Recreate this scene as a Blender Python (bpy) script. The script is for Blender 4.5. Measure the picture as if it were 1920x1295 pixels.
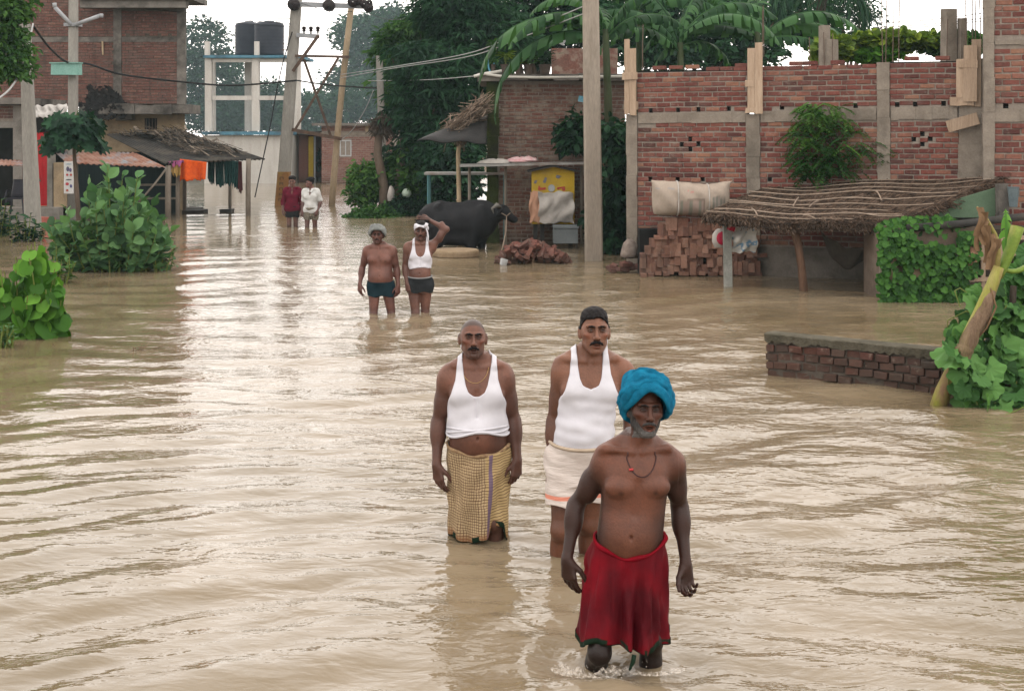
import bpy, math, random
import numpy as np
from mathutils import Matrix, Vector, Euler

for _o in list(bpy.data.objects):
    bpy.data.objects.remove(_o)
random.seed(7)
RNG = np.random.default_rng(11)
SC = bpy.context.scene
COL = SC.collection
R = math.radians

# ------------------------------------------------------------------ camera
FPX, HY, CAMH = 2667.0, 245.0, 2.45        # focal length in photo pixels, horizon row, eye height over the water
cam_d = bpy.data.cameras.new('camera')
cam = bpy.data.objects.new('camera', cam_d)
COL.objects.link(cam)
cam.location = (0, 0, CAMH)
cam.rotation_euler = (R(90), 0, 0)
cam_d.sensor_width = 36.0
cam_d.lens = 36.0 * FPX / 1920.0
cam_d.shift_y = -(647.5 - HY) / 1920.0
cam_d.clip_start = 0.1
cam_d.clip_end = 2000
SC.camera = cam

# ------------------------------------------------------------------ sky, sun, exposure
SUN_EL, SUN_AZ = R(72), R(120)             # overcast: broad soft sun, high, from behind the village's right
world = bpy.data.worlds.new('World')
SC.world = world
world.use_nodes = True
wn = world.node_tree
wn.nodes.clear()
w_out = wn.nodes.new('ShaderNodeOutputWorld')
w_bg = wn.nodes.new('ShaderNodeBackground')
w_sky = wn.nodes.new('ShaderNodeTexSky')
w_sky.sky_type = 'NISHITA'
w_sky.sun_disc = False
w_sky.sun_elevation = SUN_EL
w_sky.sun_rotation = SUN_AZ
w_sky.air_density = 1.0
w_sky.dust_density = 4.0
w_hsv = wn.nodes.new('ShaderNodeHueSaturation')
w_hsv.inputs['Saturation'].default_value = 0.25
w_tc = wn.nodes.new('ShaderNodeTexCoord')
w_no = wn.nodes.new('ShaderNodeTexNoise')
w_no.inputs['Scale'].default_value = 1.6
w_no.inputs['Detail'].default_value = 4
w_cr = wn.nodes.new('ShaderNodeMapRange')
w_cr.inputs['From Min'].default_value = 0.3
w_cr.inputs['From Max'].default_value = 0.7
w_cr.inputs['To Min'].default_value = 0.86
w_cr.inputs['To Max'].default_value = 1.1
w_mix = wn.nodes.new('ShaderNodeMixRGB')
w_mix.inputs['Fac'].default_value = 0.8
w_mix.inputs['Color2'].default_value = (25.5, 23.9, 22.7, 1)     # the closed cloud cover
w_mul = wn.nodes.new('ShaderNodeMixRGB')
w_mul.blend_type = 'MULTIPLY'
w_mul.inputs['Fac'].default_value = 1
wn.links.new(w_sky.outputs[0], w_hsv.inputs['Color'])
wn.links.new(w_hsv.outputs[0], w_mix.inputs['Color1'])
wn.links.new(w_tc.outputs['Generated'], w_no.inputs['Vector'])
wn.links.new(w_no.outputs['Fac'], w_cr.inputs['Value'])
wn.links.new(w_mix.outputs[0], w_mul.inputs['Color1'])
wn.links.new(w_cr.outputs[0], w_mul.inputs['Color2'])
wn.links.new(w_mul.outputs[0], w_bg.inputs['Color'])
w_bg.inputs['Strength'].default_value = 0.128
wn.links.new(w_bg.outputs[0], w_out.inputs[0])

sun_d = bpy.data.lights.new('sun', 'SUN')
sun_d.energy = 0.55
sun_d.angle = R(25)
sun_d.color = (1.0, 0.95, 0.88)
sun = bpy.data.objects.new('sun', sun_d)
COL.objects.link(sun)
# a sun at azimuth SUN_AZ (clockwise from +Y) and elevation SUN_EL shines along minus that direction
_sd = Vector((math.sin(SUN_AZ) * math.cos(SUN_EL), math.cos(SUN_AZ) * math.cos(SUN_EL), math.sin(SUN_EL)))
sun.rotation_euler = (-_sd).to_track_quat('-Z', 'Y').to_euler()
sun.location = (0, 0, 30)

SC.view_settings.view_transform = 'Standard'
SC.view_settings.look = 'None'
SC.view_settings.exposure = 0.0
SC.view_settings.gamma = 1.0
SC.view_settings.use_curve_mapping = False
SC.render.engine = 'CYCLES'
SC.cycles.max_bounces = 6
SC.cycles.diffuse_bounces = 3
SC.cycles.glossy_bounces = 3
SC.cycles.transmission_bounces = 4
SC.cycles.transparent_max_bounces = 6
SC.cycles.volume_bounces = 1
SC.cycles.use_denoising = True
HAZE = 0.00030
ALBEDO = 0.74                # tones below were judged under a dimmer sky


# ------------------------------------------------------------------ helpers: placement
def WY(y):
    """distance of the water line seen at photo row y"""
    return CAMH * FPX / (y - HY)


def P(x, y, Y):
    """world point at distance Y that the photo shows at pixel (x, y)"""
    return Vector(((x - 960.0) / FPX * Y, Y, CAMH - (y - HY) / FPX * Y))


def PX(x, Y):
    return (x - 960.0) / FPX * Y


def PZ(y, Y):
    return CAMH - (y - HY) / FPX * Y


# ------------------------------------------------------------------ helpers: objects
def thing(name, label, cat, loc=(0, 0, 0), group=None):
    o = bpy.data.objects.new(name, None)
    COL.objects.link(o)
    o.location = loc
    o.empty_display_size = 0.1
    o['label'] = label
    o['category'] = cat
    if group:
        o['group'] = group
    return o


def tag(o, label, cat, group=None):
    o['label'] = label
    o['category'] = cat
    if group:
        o['group'] = group
    return o


def link(name, me, parent=None, mat=None):
    o = bpy.data.objects.new(name, me)
    COL.objects.link(o)
    if mat is not None and len(me.materials) == 0:
        me.materials.append(mat)
    if parent is not None:
        attach(o, parent)
    return o


def attach(o, parent):
    """child keeps world coordinates; things are only moved, so the inverse is a translation"""
    o.parent = parent
    t = Vector((0, 0, 0))
    p = parent
    while p is not None:
        t += p.location
        p = p.parent
    if parent.parent is not None:            # a part that itself carries an inverse
        t = Vector(parent.location)
    o.matrix_parent_inverse = Matrix.Translation(-t)


def copy_tree(o, parent=None):
    c = o.copy()
    COL.objects.link(c)
    if parent is not None:
        inv = o.matrix_parent_inverse.copy()
        c.parent = parent
        c.matrix_parent_inverse = inv
    for ch in list(o.children):
        copy_tree(ch, c)
    return c


def mesh_from(name, V, faces, smooth=False, attrs=None, uv=None):
    """faces: list of int arrays (n,3) or (n,4); attrs: {name: per-vertex float array or (n,4) colour}"""
    me = bpy.data.meshes.new(name)
    V = np.asarray(V, dtype=np.float32)
    me.vertices.add(len(V))
    me.vertices.foreach_set('co', V.ravel())
    fs = [np.asarray(f, dtype=np.int32) for f in faces if len(f)]
    nl = sum(f.size for f in fs)
    npoly = sum(len(f) for f in fs)
    me.loops.add(nl)
    me.polygons.add(npoly)
    li = np.concatenate([f.ravel() for f in fs]) if fs else np.zeros(0, np.int32)
    tot = np.concatenate([np.full(len(f), f.shape[1], np.int32) for f in fs]) if fs else np.zeros(0, np.int32)
    st = np.concatenate([[0], np.cumsum(tot)[:-1]]).astype(np.int32) if len(tot) else tot
    me.loops.foreach_set('vertex_index', li)
    me.polygons.foreach_set('loop_start', st)
    me.polygons.foreach_set('use_smooth', np.full(npoly, smooth, dtype=bool))
    if attrs:
        for k, a in attrs.items():
            a = np.asarray(a, dtype=np.float32)
            if a.ndim == 1:
                at = me.attributes.new(k, 'FLOAT', 'POINT')
                at.data.foreach_set('value', a)
            else:
                at = me.attributes.new(k, 'FLOAT_COLOR', 'POINT')
                at.data.foreach_set('color', a.ravel())
    if uv is not None:
        ul = me.uv_layers.new(name='UVMap')
        ul.data.foreach_set('uv', np.asarray(uv, dtype=np.float32)[li].ravel())
    me.update(calc_edges=True)
    me.validate()
    return me


class MB:
    """collects shapes into one mesh"""

    def __init__(self):
        self.v, self.q, self.t, self.r, self.n = [], [], [], [], 0

    def add(self, V, quads=None, tris=None, rnd=0.0):
        V = np.asarray(V, dtype=np.float32).reshape(-1, 3)
        if quads is not None and len(quads):
            self.q.append(np.asarray(quads, dtype=np.int32) + self.n)
        if tris is not None and len(tris):
            self.t.append(np.asarray(tris, dtype=np.int32) + self.n)
        self.v.append(V)
        self.r.append(np.full(len(V), rnd, np.float32) if np.isscalar(rnd) else np.asarray(rnd, np.float32))
        self.n += len(V)
        return self

    BQ = np.array([[0, 2, 3, 1], [4, 5, 7, 6], [0, 1, 5, 4], [2, 6, 7, 3], [0, 4, 6, 2], [1, 3, 7, 5]])

    def box(self, c, s, rot=None, jit=0.0, rnd=0.0):
        V = np.array([[x, y, z] for z in (-.5, .5) for y in (-.5, .5) for x in (-.5, .5)]) * np.array(s)
        if jit:
            V = V + RNG.uniform(-jit, jit, V.shape)
        if rot is not None:
            M = np.array(Euler(rot).to_matrix())
            V = V @ M.T
        return self.add(V + np.array(c), quads=self.BQ, rnd=rnd)

    def span(self, a, b, rnd=0.0, jit=0.0):
        a, b = np.array(a, float), np.array(b, float)
        return self.box((a + b) / 2, np.abs(b - a), rnd=rnd, jit=jit)

    def beam(self, a, b, w, h, rnd=0.0, up=(0, 0, 1)):
        """box section w (sideways) by h (along up) from a to b"""
        a, b = Vector(a), Vector(b)
        d = (b - a).normalized()
        s = d.cross(Vector(up))
        if s.length < 1e-4:
            s = d.cross(Vector((0, 1, 0)))
        s.normalize()
        u = s.cross(d).normalized()
        V = []
        for p in (a, b):
            for i, j in ((-1, -1), (1, -1), (1, 1), (-1, 1)):
                V.append(p + s * (i * w / 2) + u * (j * h / 2))
        Q = [[0, 1, 2, 3], [7, 6, 5, 4], [0, 4, 5, 1], [1, 5, 6, 2], [2, 6, 7, 3], [3, 7, 4, 0]]
        return self.add(np.array(V), quads=Q, rnd=rnd)

    def tube(self, pts, rad, n=8, cap=True, rnd=0.0, flat=None):
        pts = np.asarray([tuple(p) for p in pts], float)
        m = len(pts)
        rad = np.full(m, rad, float) if np.isscalar(rad) else np.asarray(rad, float)
        T = np.gradient(pts, axis=0)
        T /= np.linalg.norm(T, axis=1, keepdims=True) + 1e-9
        ref = np.array([0, 0, 1.0]) if abs(T[0][2]) < 0.9 else np.array([1.0, 0, 0])
        A = np.zeros((m, 3))
        a = np.cross(T[0], ref)
        a /= np.linalg.norm(a)
        for i in range(m):
            a = a - T[i] * np.dot(a, T[i])
            a /= np.linalg.norm(a) + 1e-9
            A[i] = a
        B = np.cross(T, A)
        th = np.linspace(0, 2 * np.pi, n, endpoint=False)
        f = 1.0 if flat is None else flat
        V = pts[:, None] + rad[:, None, None] * (np.cos(th)[None, :, None] * A[:, None] + f * np.sin(th)[None, :, None] * B[:, None])
        V = V.reshape(-1, 3)
        i, j = np.meshgrid(np.arange(m - 1), np.arange(n), indexing='ij')
        k = (j + 1) % n
        Q = np.stack([i * n + j, i * n + k, (i + 1) * n + k, (i + 1) * n + j], -1).reshape(-1, 4)
        tr = []
        if cap:
            V = np.concatenate([V, pts[:1], pts[-1:]])
            c0, c1 = m * n, m * n + 1
            for j in range(n):
                tr.append([c0, (j + 1) % n, j])
                tr.append([c1, (m - 1) * n + j, (m - 1) * n + (j + 1) % n])
        return self.add(V, quads=Q, tris=tr, rnd=rnd)

    def grid(self, G, rnd=0.0, closed=False):
        """G: (m, n, 3) points"""
        G = np.asarray(G, float)
        m, n = G.shape[:2]
        nn = n if closed else n - 1
        i, j = np.meshgrid(np.arange(m - 1), np.arange(nn), indexing='ij')
        k = (j + 1) % n
        Q = np.stack([i * n + j, i * n + k, (i + 1) * n + k, (i + 1) * n + j], -1).reshape(-1, 4)
        return self.add(G.reshape(-1, 3), quads=Q, rnd=rnd)

    def lathe(self, c, prof, n=16, rnd=0.0):
        th = np.linspace(0, 2 * np.pi, n, endpoint=False)
        G = np.array([[(c[0] + r * math.cos(t), c[1] + r * math.sin(t), c[2] + z) for t in th] for r, z in prof])
        return self.grid(G, rnd=rnd, closed=True)

    def build(self, name, mat, parent=None, smooth=False):
        V = np.concatenate(self.v)
        fs = []
        if self.q:
            fs.append(np.concatenate(self.q))
        if self.t:
            fs.append(np.concatenate(self.t))
        me = mesh_from(name, V, fs, smooth, {'rnd': np.concatenate(self.r)})
        return link(name, me, parent, mat)


def solidify(o, t, off=0.0):
    m = o.modifiers.new('thickness', 'SOLIDIFY')
    m.thickness = t
    m.offset = off
    return o


# ------------------------------------------------------------------ helpers: materials
class NT:
    """tiny node-tree writer"""

    def __init__(self, name):
        self.m = bpy.data.materials.new(name)
        self.m.use_nodes = True
        self.t = self.m.node_tree
        self.t.nodes.clear()
        self.out = self.t.nodes.new('ShaderNodeOutputMaterial')
        self._co = None

    def n(self, typ, **kw):
        nd = self.t.nodes.new(typ)
        for k, v in kw.items():
            setattr(nd, k, v)
        return nd

    def l(self, a, b):
        self.t.links.new(a, b)

    def set(self, sock, v):
        if isinstance(v, bpy.types.NodeSocket):
            self.l(v, sock)
        else:
            if isinstance(v, (tuple, list)) and len(v) == 3 and sock.type == 'RGBA':
                v = (*v, 1)
            sock.default_value = v

    def co(self, kind='Object'):
        nd = self.n('ShaderNodeTexCoord')
        return nd.outputs[kind]

    def mapped(self, vec, scale=(1, 1, 1), rot=(0, 0, 0)):
        nd = self.n('ShaderNodeMapping')
        self.l(vec, nd.inputs['Vector'])
        nd.inputs['Scale'].default_value = scale
        nd.inputs['Rotation'].default_value = rot
        return nd.outputs[0]

    def noise(self, vec, scale=5, detail=4, rough=0.5, dist=0.0):
        nd = self.n('ShaderNodeTexNoise')
        self.l(vec, nd.inputs['Vector'])
        nd.inputs['Scale'].default_value = scale
        nd.inputs['Detail'].default_value = detail
        nd.inputs['Roughness'].default_value = rough
        nd.inputs['Distortion'].default_value = dist
        return nd.outputs['Fac']

    def attr(self, name, out='Fac'):
        nd = self.n('ShaderNodeAttribute')
        nd.attribute_name = name
        return nd.outputs[out]

    def objrnd(self):
        return self.n('ShaderNodeObjectInfo').outputs['Random']

    def math(self, op, a, b=0.0, c=None):
        nd = self.n('ShaderNodeMath', operation=op)
        self.set(nd.inputs[0], a)
        self.set(nd.inputs[1], b)
        if c is not None:
            self.set(nd.inputs[2], c)
        return nd.outputs[0]

    def ramp(self, fac, stops, interp='LINEAR'):
        nd = self.n('ShaderNodeValToRGB')
        cr = nd.color_ramp
        cr.interpolation = interp
        while len(cr.elements) < len(stops):
            cr.elements.new(0.5)
        for e, (p, c) in zip(cr.elements, stops):
            e.position = p
            e.color = (*c, 1) if len(c) == 3 else c
        self.l(fac, nd.inputs['Fac'])
        return nd.outputs['Color']

    def rng(self, v, a, b, c=0.0, d=1.0):
        nd = self.n('ShaderNodeMapRange')
        self.set(nd.inputs['Value'], v)
        for k, x in zip(('From Min', 'From Max', 'To Min', 'To Max'), (a, b, c, d)):
            nd.inputs[k].default_value = x
        return nd.outputs[0]

    def mix(self, f, a, b, mode='MIX'):
        nd = self.n('ShaderNodeMixRGB', blend_type=mode)
        self.set(nd.inputs['Fac'], f)
        self.set(nd.inputs['Color1'], a)
        self.set(nd.inputs['Color2'], b)
        return nd.outputs[0]

    def bump(self, h, strength=0.5, dist=0.01, nrm=None):
        nd = self.n('ShaderNodeBump')
        self.l(h, nd.inputs['Height'])
        nd.inputs['Strength'].default_value = strength
        nd.inputs['Distance'].default_value = dist
        if nrm is not None:
            self.l(nrm, nd.inputs['Normal'])
        return nd.outputs[0]

    def pbr(self, col, rough=0.7, normal=None, spec=0.4, metal=0.0, ior=None, **kw):
        nd = self.n('ShaderNodeBsdfPrincipled')
        self.set(nd.inputs['Base Color'], self.mix(1.0, col, (ALBEDO,) * 3, 'MULTIPLY'))
        self.set(nd.inputs['Roughness'], rough)
        nd.inputs['Specular IOR Level'].default_value = spec
        nd.inputs['Metallic'].default_value = metal
        if ior:
            nd.inputs['IOR'].default_value = ior
        if normal is not None:
            self.l(normal, nd.inputs['Normal'])
        for k, v in kw.items():
            self.set(nd.inputs[k], v)
        self.l(nd.outputs[0], self.out.inputs['Surface'])
        return self.m


def mat_noisy(name, c1, c2, scale=6, rough=0.75, bump=0.3, bdist=0.01, fine=40, c3=None, spec=0.08, stretch=(1, 1, 1), rnd=0.0, metal=0.0):
    """two-tone weathered surface with fine relief; rnd > 0 adds tone per piece"""
    t = NT(name)
    v = t.mapped(t.co(), stretch)
    a = t.noise(v, scale, 6, 0.6)
    f = t.noise(v, fine, 4, 0.6)
    col = t.ramp(a, [(0.32, c1), (0.68, c2)])
    if c3 is not None:
        big = t.noise(v, scale * 0.33, 5, 0.65)
        col = t.mix(t.rng(big, 0.5, 0.68), col, c3)
    col = t.mix(0.35, col, t.ramp(f, [(0.3, (0.55, 0.55, 0.55)), (0.7, (1.25, 1.25, 1.25))]), 'MULTIPLY')
    if rnd:
        r = t.math('FRACT', t.math('ADD', t.attr('rnd'), t.objrnd()))
        g = t.rng(r, 0, 1, 1 - rnd, 1 + rnd)
        cmb = t.n('ShaderNodeCombineColor')
        for i in range(3):
            t.l(g, cmb.inputs[i])
        col = t.mix(1.0, col, cmb.outputs[0], 'MULTIPLY')
    nb = t.bump(t.math('ADD', t.math('MULTIPLY', a, 0.6), f), bump, bdist)
    return t.pbr(col, rough, nb, spec, metal)


def sines(p, seed, n=6, f0=1.0, f1=4.0):
    """cheap smooth noise of a (..., 3) array in about [-1, 1]"""
    g = np.random.default_rng(seed)
    out = 0
    for i in range(n):
        d = g.normal(size=p.shape[-1])
        d *= g.uniform(f0, f1) / np.linalg.norm(d)
        out = out + np.sin(p @ d * 2 * np.pi + g.uniform(0, 6.28))
    return out / n * 1.6

# ================================================================== ground and flood water
SPOTS = [(c['pos'][0], c['pos'][1]) for c in ()]
WADERS = [(PX(1222, 6.5), 6.52, 1.0), (PX(1108, 6.6), 6.6, 1.3), (PX(897, 8.6), 8.6, .8), (PX(1050, 8.2), 8.2, .5), (PX(1103, 8.3), 8.3, .5),
          (PX(703, 19.2), 19.2, .6), (PX(736, 19.2), 19.2, .6), (PX(785, 19.2), 19.2, .6), (PX(548, 36.3), 36.3, .6), (PX(583, 36), 36, .6)]


def water_height(x, y):
    """wind ripple, current and the rings the waders push out"""
    g = np.random.default_rng(42)
    z = np.zeros_like(x)
    # slow bending of the wave fronts
    wx = .55 * np.sin(.45 * x + .31 * y + 1) + .35 * np.sin(.9 * y - .5 * x + 2)
    wy = .45 * np.sin(.5 * x - .22 * y) + .3 * np.sin(1.1 * x + .6 * y + 1)
    X, Y = x + wx, y + wy
    for i in range(26):
        lam = .26 * (1.95 / .26) ** (i / 25.0)
        a = g.normal(0, .48) + (math.pi / 2)
        k = 2 * np.pi / lam
        am = .0040 * (lam / .6) ** .8
        env = .55 + .45 * np.sin(g.uniform(.2, .5) * X + g.uniform(.1, .4) * Y + g.uniform(0, 6))
        fade = np.clip((lam * 55 - y) / (lam * 25), 0, 1)            # what the mesh can carry at that distance
        z += am * env * fade * np.sin(k * (np.cos(a) * X + np.sin(a) * Y) + g.uniform(0, 6.28))
    calm = .45 + .55 * np.clip((x + 6.5 - .04 * y) / 4 + .4 * np.sin(y * .3), 0, 1)      # sheltered by the left bank
    z *= calm
    for (px, py, s) in WADERS:
        r = np.hypot(x - px, (y - py))
        z += s * .010 * np.exp(-r / .70) * np.cos(2 * np.pi * r / (.30 + .05 * r)) * np.clip(r / .12, 0, 1)
        wake = np.exp(-((x - px) / (.16 + .22 * np.abs(y - py))) ** 2) * np.exp(-np.abs(y - py) / .9) * (y > py)
        z += s * .008 * wake * np.sin(14 * (y - py) + 5 * (x - px))
    # bow wave of the man in front
    r = np.hypot((x - PX(1165, 6.3)) / 1.6, y - 6.25)
    z += .016 * np.exp(-(r / .20) ** 2) * (.6 + .4 * np.sin(30 * x + 10 * y))
    return z


def make_water():
    ny, nx = 540, 470
    ys = 4.6 * (95.0 / 4.6) ** np.linspace(0, 1, ny)
    u = np.linspace(-1, 1, nx)
    Yg, Ug = np.meshgrid(ys, u, indexing='ij')
    Xg = Ug * (Yg * .40 + .6)
    Zg = water_height(Xg, Yg)
    V = np.stack([Xg, Yg, Zg], -1).reshape(-1, 3)
    i, j = np.meshgrid(np.arange(ny - 1), np.arange(nx - 1), indexing='ij')
    Q = np.stack([i * nx + j, i * nx + j + 1, (i + 1) * nx + j + 1, (i + 1) * nx + j], -1).reshape(-1, 4)
    # plain skirt beyond the detailed sheet, edge to edge with it
    V2, Q2 = [], []
    n0 = len(V)
    xl, xr = -130.0, 130.0
    base = n0
    left = [(xl, y, 0) for y in ys]
    right = [(xr, y, 0) for y in ys]
    V2 = left + right + [(xl, -20, 0), (xr, -20, 0), (xl, 345, 0), (xr, 345, 0)]
    V = np.concatenate([V, np.array(V2)])
    q = []
    for k in range(ny - 1):
        q.append([base + k, k * nx, (k + 1) * nx, base + k + 1])
        q.append([k * nx + nx - 1, base + ny + k, base + ny + k + 1, (k + 1) * nx + nx - 1])
    c = base + 2 * ny
    me = mesh_from('water', V, [Q, np.array(q)], True)
    # front and back aprons as n-gons
    import bmesh
    bm = bmesh.new()
    bm.from_mesh(me)
    bm.verts.ensure_lookup_table()
    vs = bm.verts
    f1 = bm.faces.new([vs[c], vs[c + 1], vs[base + ny]] + [vs[j] for j in range(nx - 1, -1, -1)] + [vs[base]])
    o_ = (ny - 1) * nx
    f2 = bm.faces.new([vs[base + ny - 1]] + [vs[o_ + j] for j in range(nx)] + [vs[base + 2 * ny - 1], vs[c + 3], vs[c + 2]])
    bm.normal_update()
    for f in bm.faces:
        if f.normal.z < 0:
            f.normal_flip()
        f.smooth = True
    bm.to_mesh(me)
    bm.free()
    t = NT('muddy_water')
    v = t.co()
    sp = t.n('ShaderNodeSeparateXYZ')
    t.l(v, sp.inputs[0])
    n1 = t.noise(t.mapped(v, (1, 1.7, 1), (0, 0, .12)), 2.2, 3, .5, .6)
    n2 = t.noise(t.mapped(v, (1, 2.0, 1), (0, 0, -.15)), 6.0, 3, .5, .4)
    n3 = t.noise(t.mapped(v, (1, 1.6, 1)), 17, 2, .5)
    gust = t.noise(v, .34, 3, .5)
    h = t.math('ADD', t.math('ADD', t.math('MULTIPLY', n1, 1.0), t.math('MULTIPLY', n2, .32)), t.math('MULTIPLY', n3, .07))
    calm = t.rng(t.math('ADD', sp.outputs['X'], t.math('MULTIPLY', sp.outputs['Y'], .12)), -3.2, .8, .22, 1.0)
    st = t.math('MULTIPLY', t.rng(gust, .35, .65, .55, 1.0), calm)
    b = t.n('ShaderNodeBump')
    t.l(h, b.inputs['Height'])
    t.l(st, b.inputs['Strength'])
    b.inputs['Distance'].default_value = .040
    mud = t.math('ADD', t.math('MULTIPLY', t.noise(t.mapped(v, (1, .5, 1)), .9, 5, .6), .45), t.math('MULTIPLY', t.noise(t.mapped(v, (1, .45, 1)), .22, 4, .55, .6), .55))
    col = t.ramp(mud, [(.36, (.138, .102, .054)), (.62, (.250, .196, .132))])
    m = t.pbr(col, .035, b.outputs[0], .5, ior=1.333)
    o = link('water', me, None, m)
    o['kind'] = 'structure'
    return o


make_water()
# the drowned ground: under the water in view, rising to banks behind the houses
ng = 90
gx = np.linspace(-130, 130, ng)
gy = np.linspace(-20, 345, ng)
GX, GY = np.meshgrid(gx, gy)
GZ = -.45 + .06 * np.sin(GX * .4) * np.sin(GY * .33)
GZ += 1.35 * np.clip((GY - 76) / 12, 0, 1)
GZ += 1.0 * np.clip((GX - (10.5 + .12 * GY)) / 4, 0, 1) * np.clip((GY - 6) / 20, 0, 1) + 1.2 * np.clip((-GX - (11 + .22 * GY)) / 4, 0, 1)
M_EARTH = mat_noisy('wet_earth', (.09, .065, .04), (.15, .11, .07), 2, .8, .5, .03)
mb = MB()
mb.grid(np.stack([GX, GY, GZ], -1))
o = mb.build('ground', M_EARTH, None, True)
o['kind'] = 'structure'

# ================================================================== buildings
def mat_brick(name, tones, dirt=(.16, .13, .11), dirt_amt=.45, plaster=None, tide_amt=.62):
    """fired brick: tone per brick, soot, lime bloom; plaster = colour of mortar smeared over the faces"""
    t = NT(name)
    r = t.math('FRACT', t.math('ADD', t.attr('rnd'), t.objrnd()))
    v = t.co('Generated')
    geo = t.n('ShaderNodeNewGeometry')
    wp = geo.outputs['Position']
    st = [(i / (len(tones) - 1), c) for i, c in enumerate(tones)]
    col = t.ramp(r, st)
    a = t.noise(wp, 2.2, 5, .65)
    b = t.noise(wp, 26, 4, .6)
    col = t.mix(t.rng(a, .47, .72, 0, dirt_amt), col, dirt)
    col = t.mix(.5, col, t.ramp(b, [(.3, (.6, .58, .56)), (.7, (1.3, 1.28, 1.25))]), 'MULTIPLY')
    if plaster:
        pl = t.noise(wp, 5.5, 5, .6)
        col = t.mix(t.rng(pl, .46, .60, 0, .85), col, plaster)
    else:
        pl = t.noise(wp, 14, 4, .6)
        col = t.mix(t.rng(pl, .58, .74, 0, .5), col, (.36, .31, .26))
    sp = t.n('ShaderNodeSeparateXYZ')
    t.l(wp, sp.inputs[0])
    tide = t.rng(t.math('ADD', sp.outputs['Z'], t.math('MULTIPLY', a, .5)), .30, .62, tide_amt, 0)   # damp left by the flood
    col = t.mix(tide, col, (.07, .052, .040))
    streak = t.noise(t.mapped(wp, (2.2, 2.2, .25)), 2.0, 4, .6)
    col = t.mix(t.rng(streak, .54, .72, 0, .55), col, (.055, .046, .040))
    return t.pbr(col, .88, t.bump(b, .6, .006), .05)


BR_RED = [(.085, .038, .034), (.165, .058, .049), (.205, .075, .060), (.135, .050, .043), (.24, .100, .076), (.29, .150, .100)]
M_BRICK = mat_brick('red_brick', BR_RED)
M_BRICK_FAR = mat_brick('weathered_brick', [(.13, .070, .060), (.18, .088, .072), (.15, .076, .064), (.21, .115, .09)], (.13, .11, .10), .6)
M_BRICK_PL = mat_brick('plaster_smeared_brick', [(.16, .08, .065), (.20, .10, .08), (.17, .085, .07)], (.12, .10, .085), .6, plaster=(.27, .215, .17))
M_BRICK_OLD = mat_brick('old_wet_brick', [(.05, .032, .027), (.105, .045, .037), (.07, .042, .034), (.135, .055, .042), (.085, .068, .055)], (.075, .068, .058), .8)
M_BRICK_NEW = mat_brick('loose_brick', [(.21, .108, .080), (.27, .145, .105), (.32, .185, .135), (.24, .120, .088), (.16, .085, .066)], (.20, .15, .12), .4, tide_amt=.3)
M_MORTAR = mat_noisy('mortar', (.22, .185, .155), (.30, .26, .22), 8, .95, .6, .01)
M_MORTAR_D = mat_noisy('dark_mortar', (.07, .06, .05), (.13, .11, .09), 8, .95, .6, .01)
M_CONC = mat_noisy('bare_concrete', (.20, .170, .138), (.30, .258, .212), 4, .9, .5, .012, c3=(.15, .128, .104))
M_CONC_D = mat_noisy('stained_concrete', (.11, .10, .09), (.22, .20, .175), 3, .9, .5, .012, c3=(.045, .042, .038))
M_CONC_POLE = mat_noisy('pole_concrete', (.28, .238, .192), (.36, .31, .255), 5, .85, .3, .006, stretch=(1, 1, .2))
M_POLE_GREY = mat_noisy('grey_pole_concrete', (.25, .238, .212), (.33, .315, .282), 5, .85, .3, .006, stretch=(1, 1, .2))
M_PLANK = mat_noisy('formwork_plank', (.34, .245, .17), (.46, .35, .255), 5, .85, .4, .006, stretch=(6, 6, .5), rnd=.15)
M_STEEL = mat_noisy('rusty_rebar', (.10, .075, .06), (.17, .12, .09), 12, .7, .3, .004)
M_WETPLAST = mat_noisy('wet_plinth_plaster', (.085, .075, .062), (.145, .128, .108), 4, .7, .5, .012, c3=(.20, .175, .15))
M_CREAMW = mat_noisy('cream_limewash', (.36, .27, .17), (.46, .36, .235), 3, .9, .3, .008, c3=(.22, .17, .115))
M_SOOT = mat_noisy('sooty_concrete', (.012, .012, .013), (.035, .034, .033), 4, .95, .4, .01)
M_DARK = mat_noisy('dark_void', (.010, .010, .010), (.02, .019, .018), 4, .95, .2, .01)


class Wall:
    def __init__(self, xa, Ya, xb, Yb):
        self.p0 = np.array((PX(xa, Ya), Ya))
        self.p1 = np.array((PX(xb, Yb), Yb))
        d = self.p1 - self.p0
        self.L = float(np.linalg.norm(d))
        self.d = d / self.L
        self.n = np.array((self.d[1], -self.d[0]))           # outward, towards the lane
        self.ang = math.atan2(self.d[1], self.d[0])

    def uz(self, px, py):
        k = (px - 960.0) / FPX
        # X = k*Y, point p0 + u d
        u = (k * self.p0[1] - self.p0[0]) / (self.d[0] - k * self.d[1])
        Y = self.p0[1] + u * self.d[1]
        return u, PZ(py, Y)

    def pt(self, u, z, out=0.0):
        q = self.p0 + self.d * u + self.n * out
        return np.array((q[0], q[1], z))

    def slab(self, mb, u0, u1, z0, z1, o0, o1, jit=0.0, rnd=0.0, z0b=None, z1b=None):
        """block in wall space; z0b/z1b: heights at the u1 end"""
        z0b = z0 if z0b is None else z0b
        z1b = z1 if z1b is None else z1b
        V = [self.pt(u, z, o) for (u, za, zb) in ((u0, z0, z1), (u1, z0b, z1b)) for z in (za, zb) for o in (o0, o1)]
        V = np.array(V)
        if jit:
            V = V + RNG.uniform(-jit, jit, V.shape)
        Q = [[0, 1, 3, 2], [4, 6, 7, 5], [0, 4, 5, 1], [2, 3, 7, 6], [0, 2, 6, 4], [1, 5, 7, 3]]
        mb.add(V, quads=Q, rnd=rnd)


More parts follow.
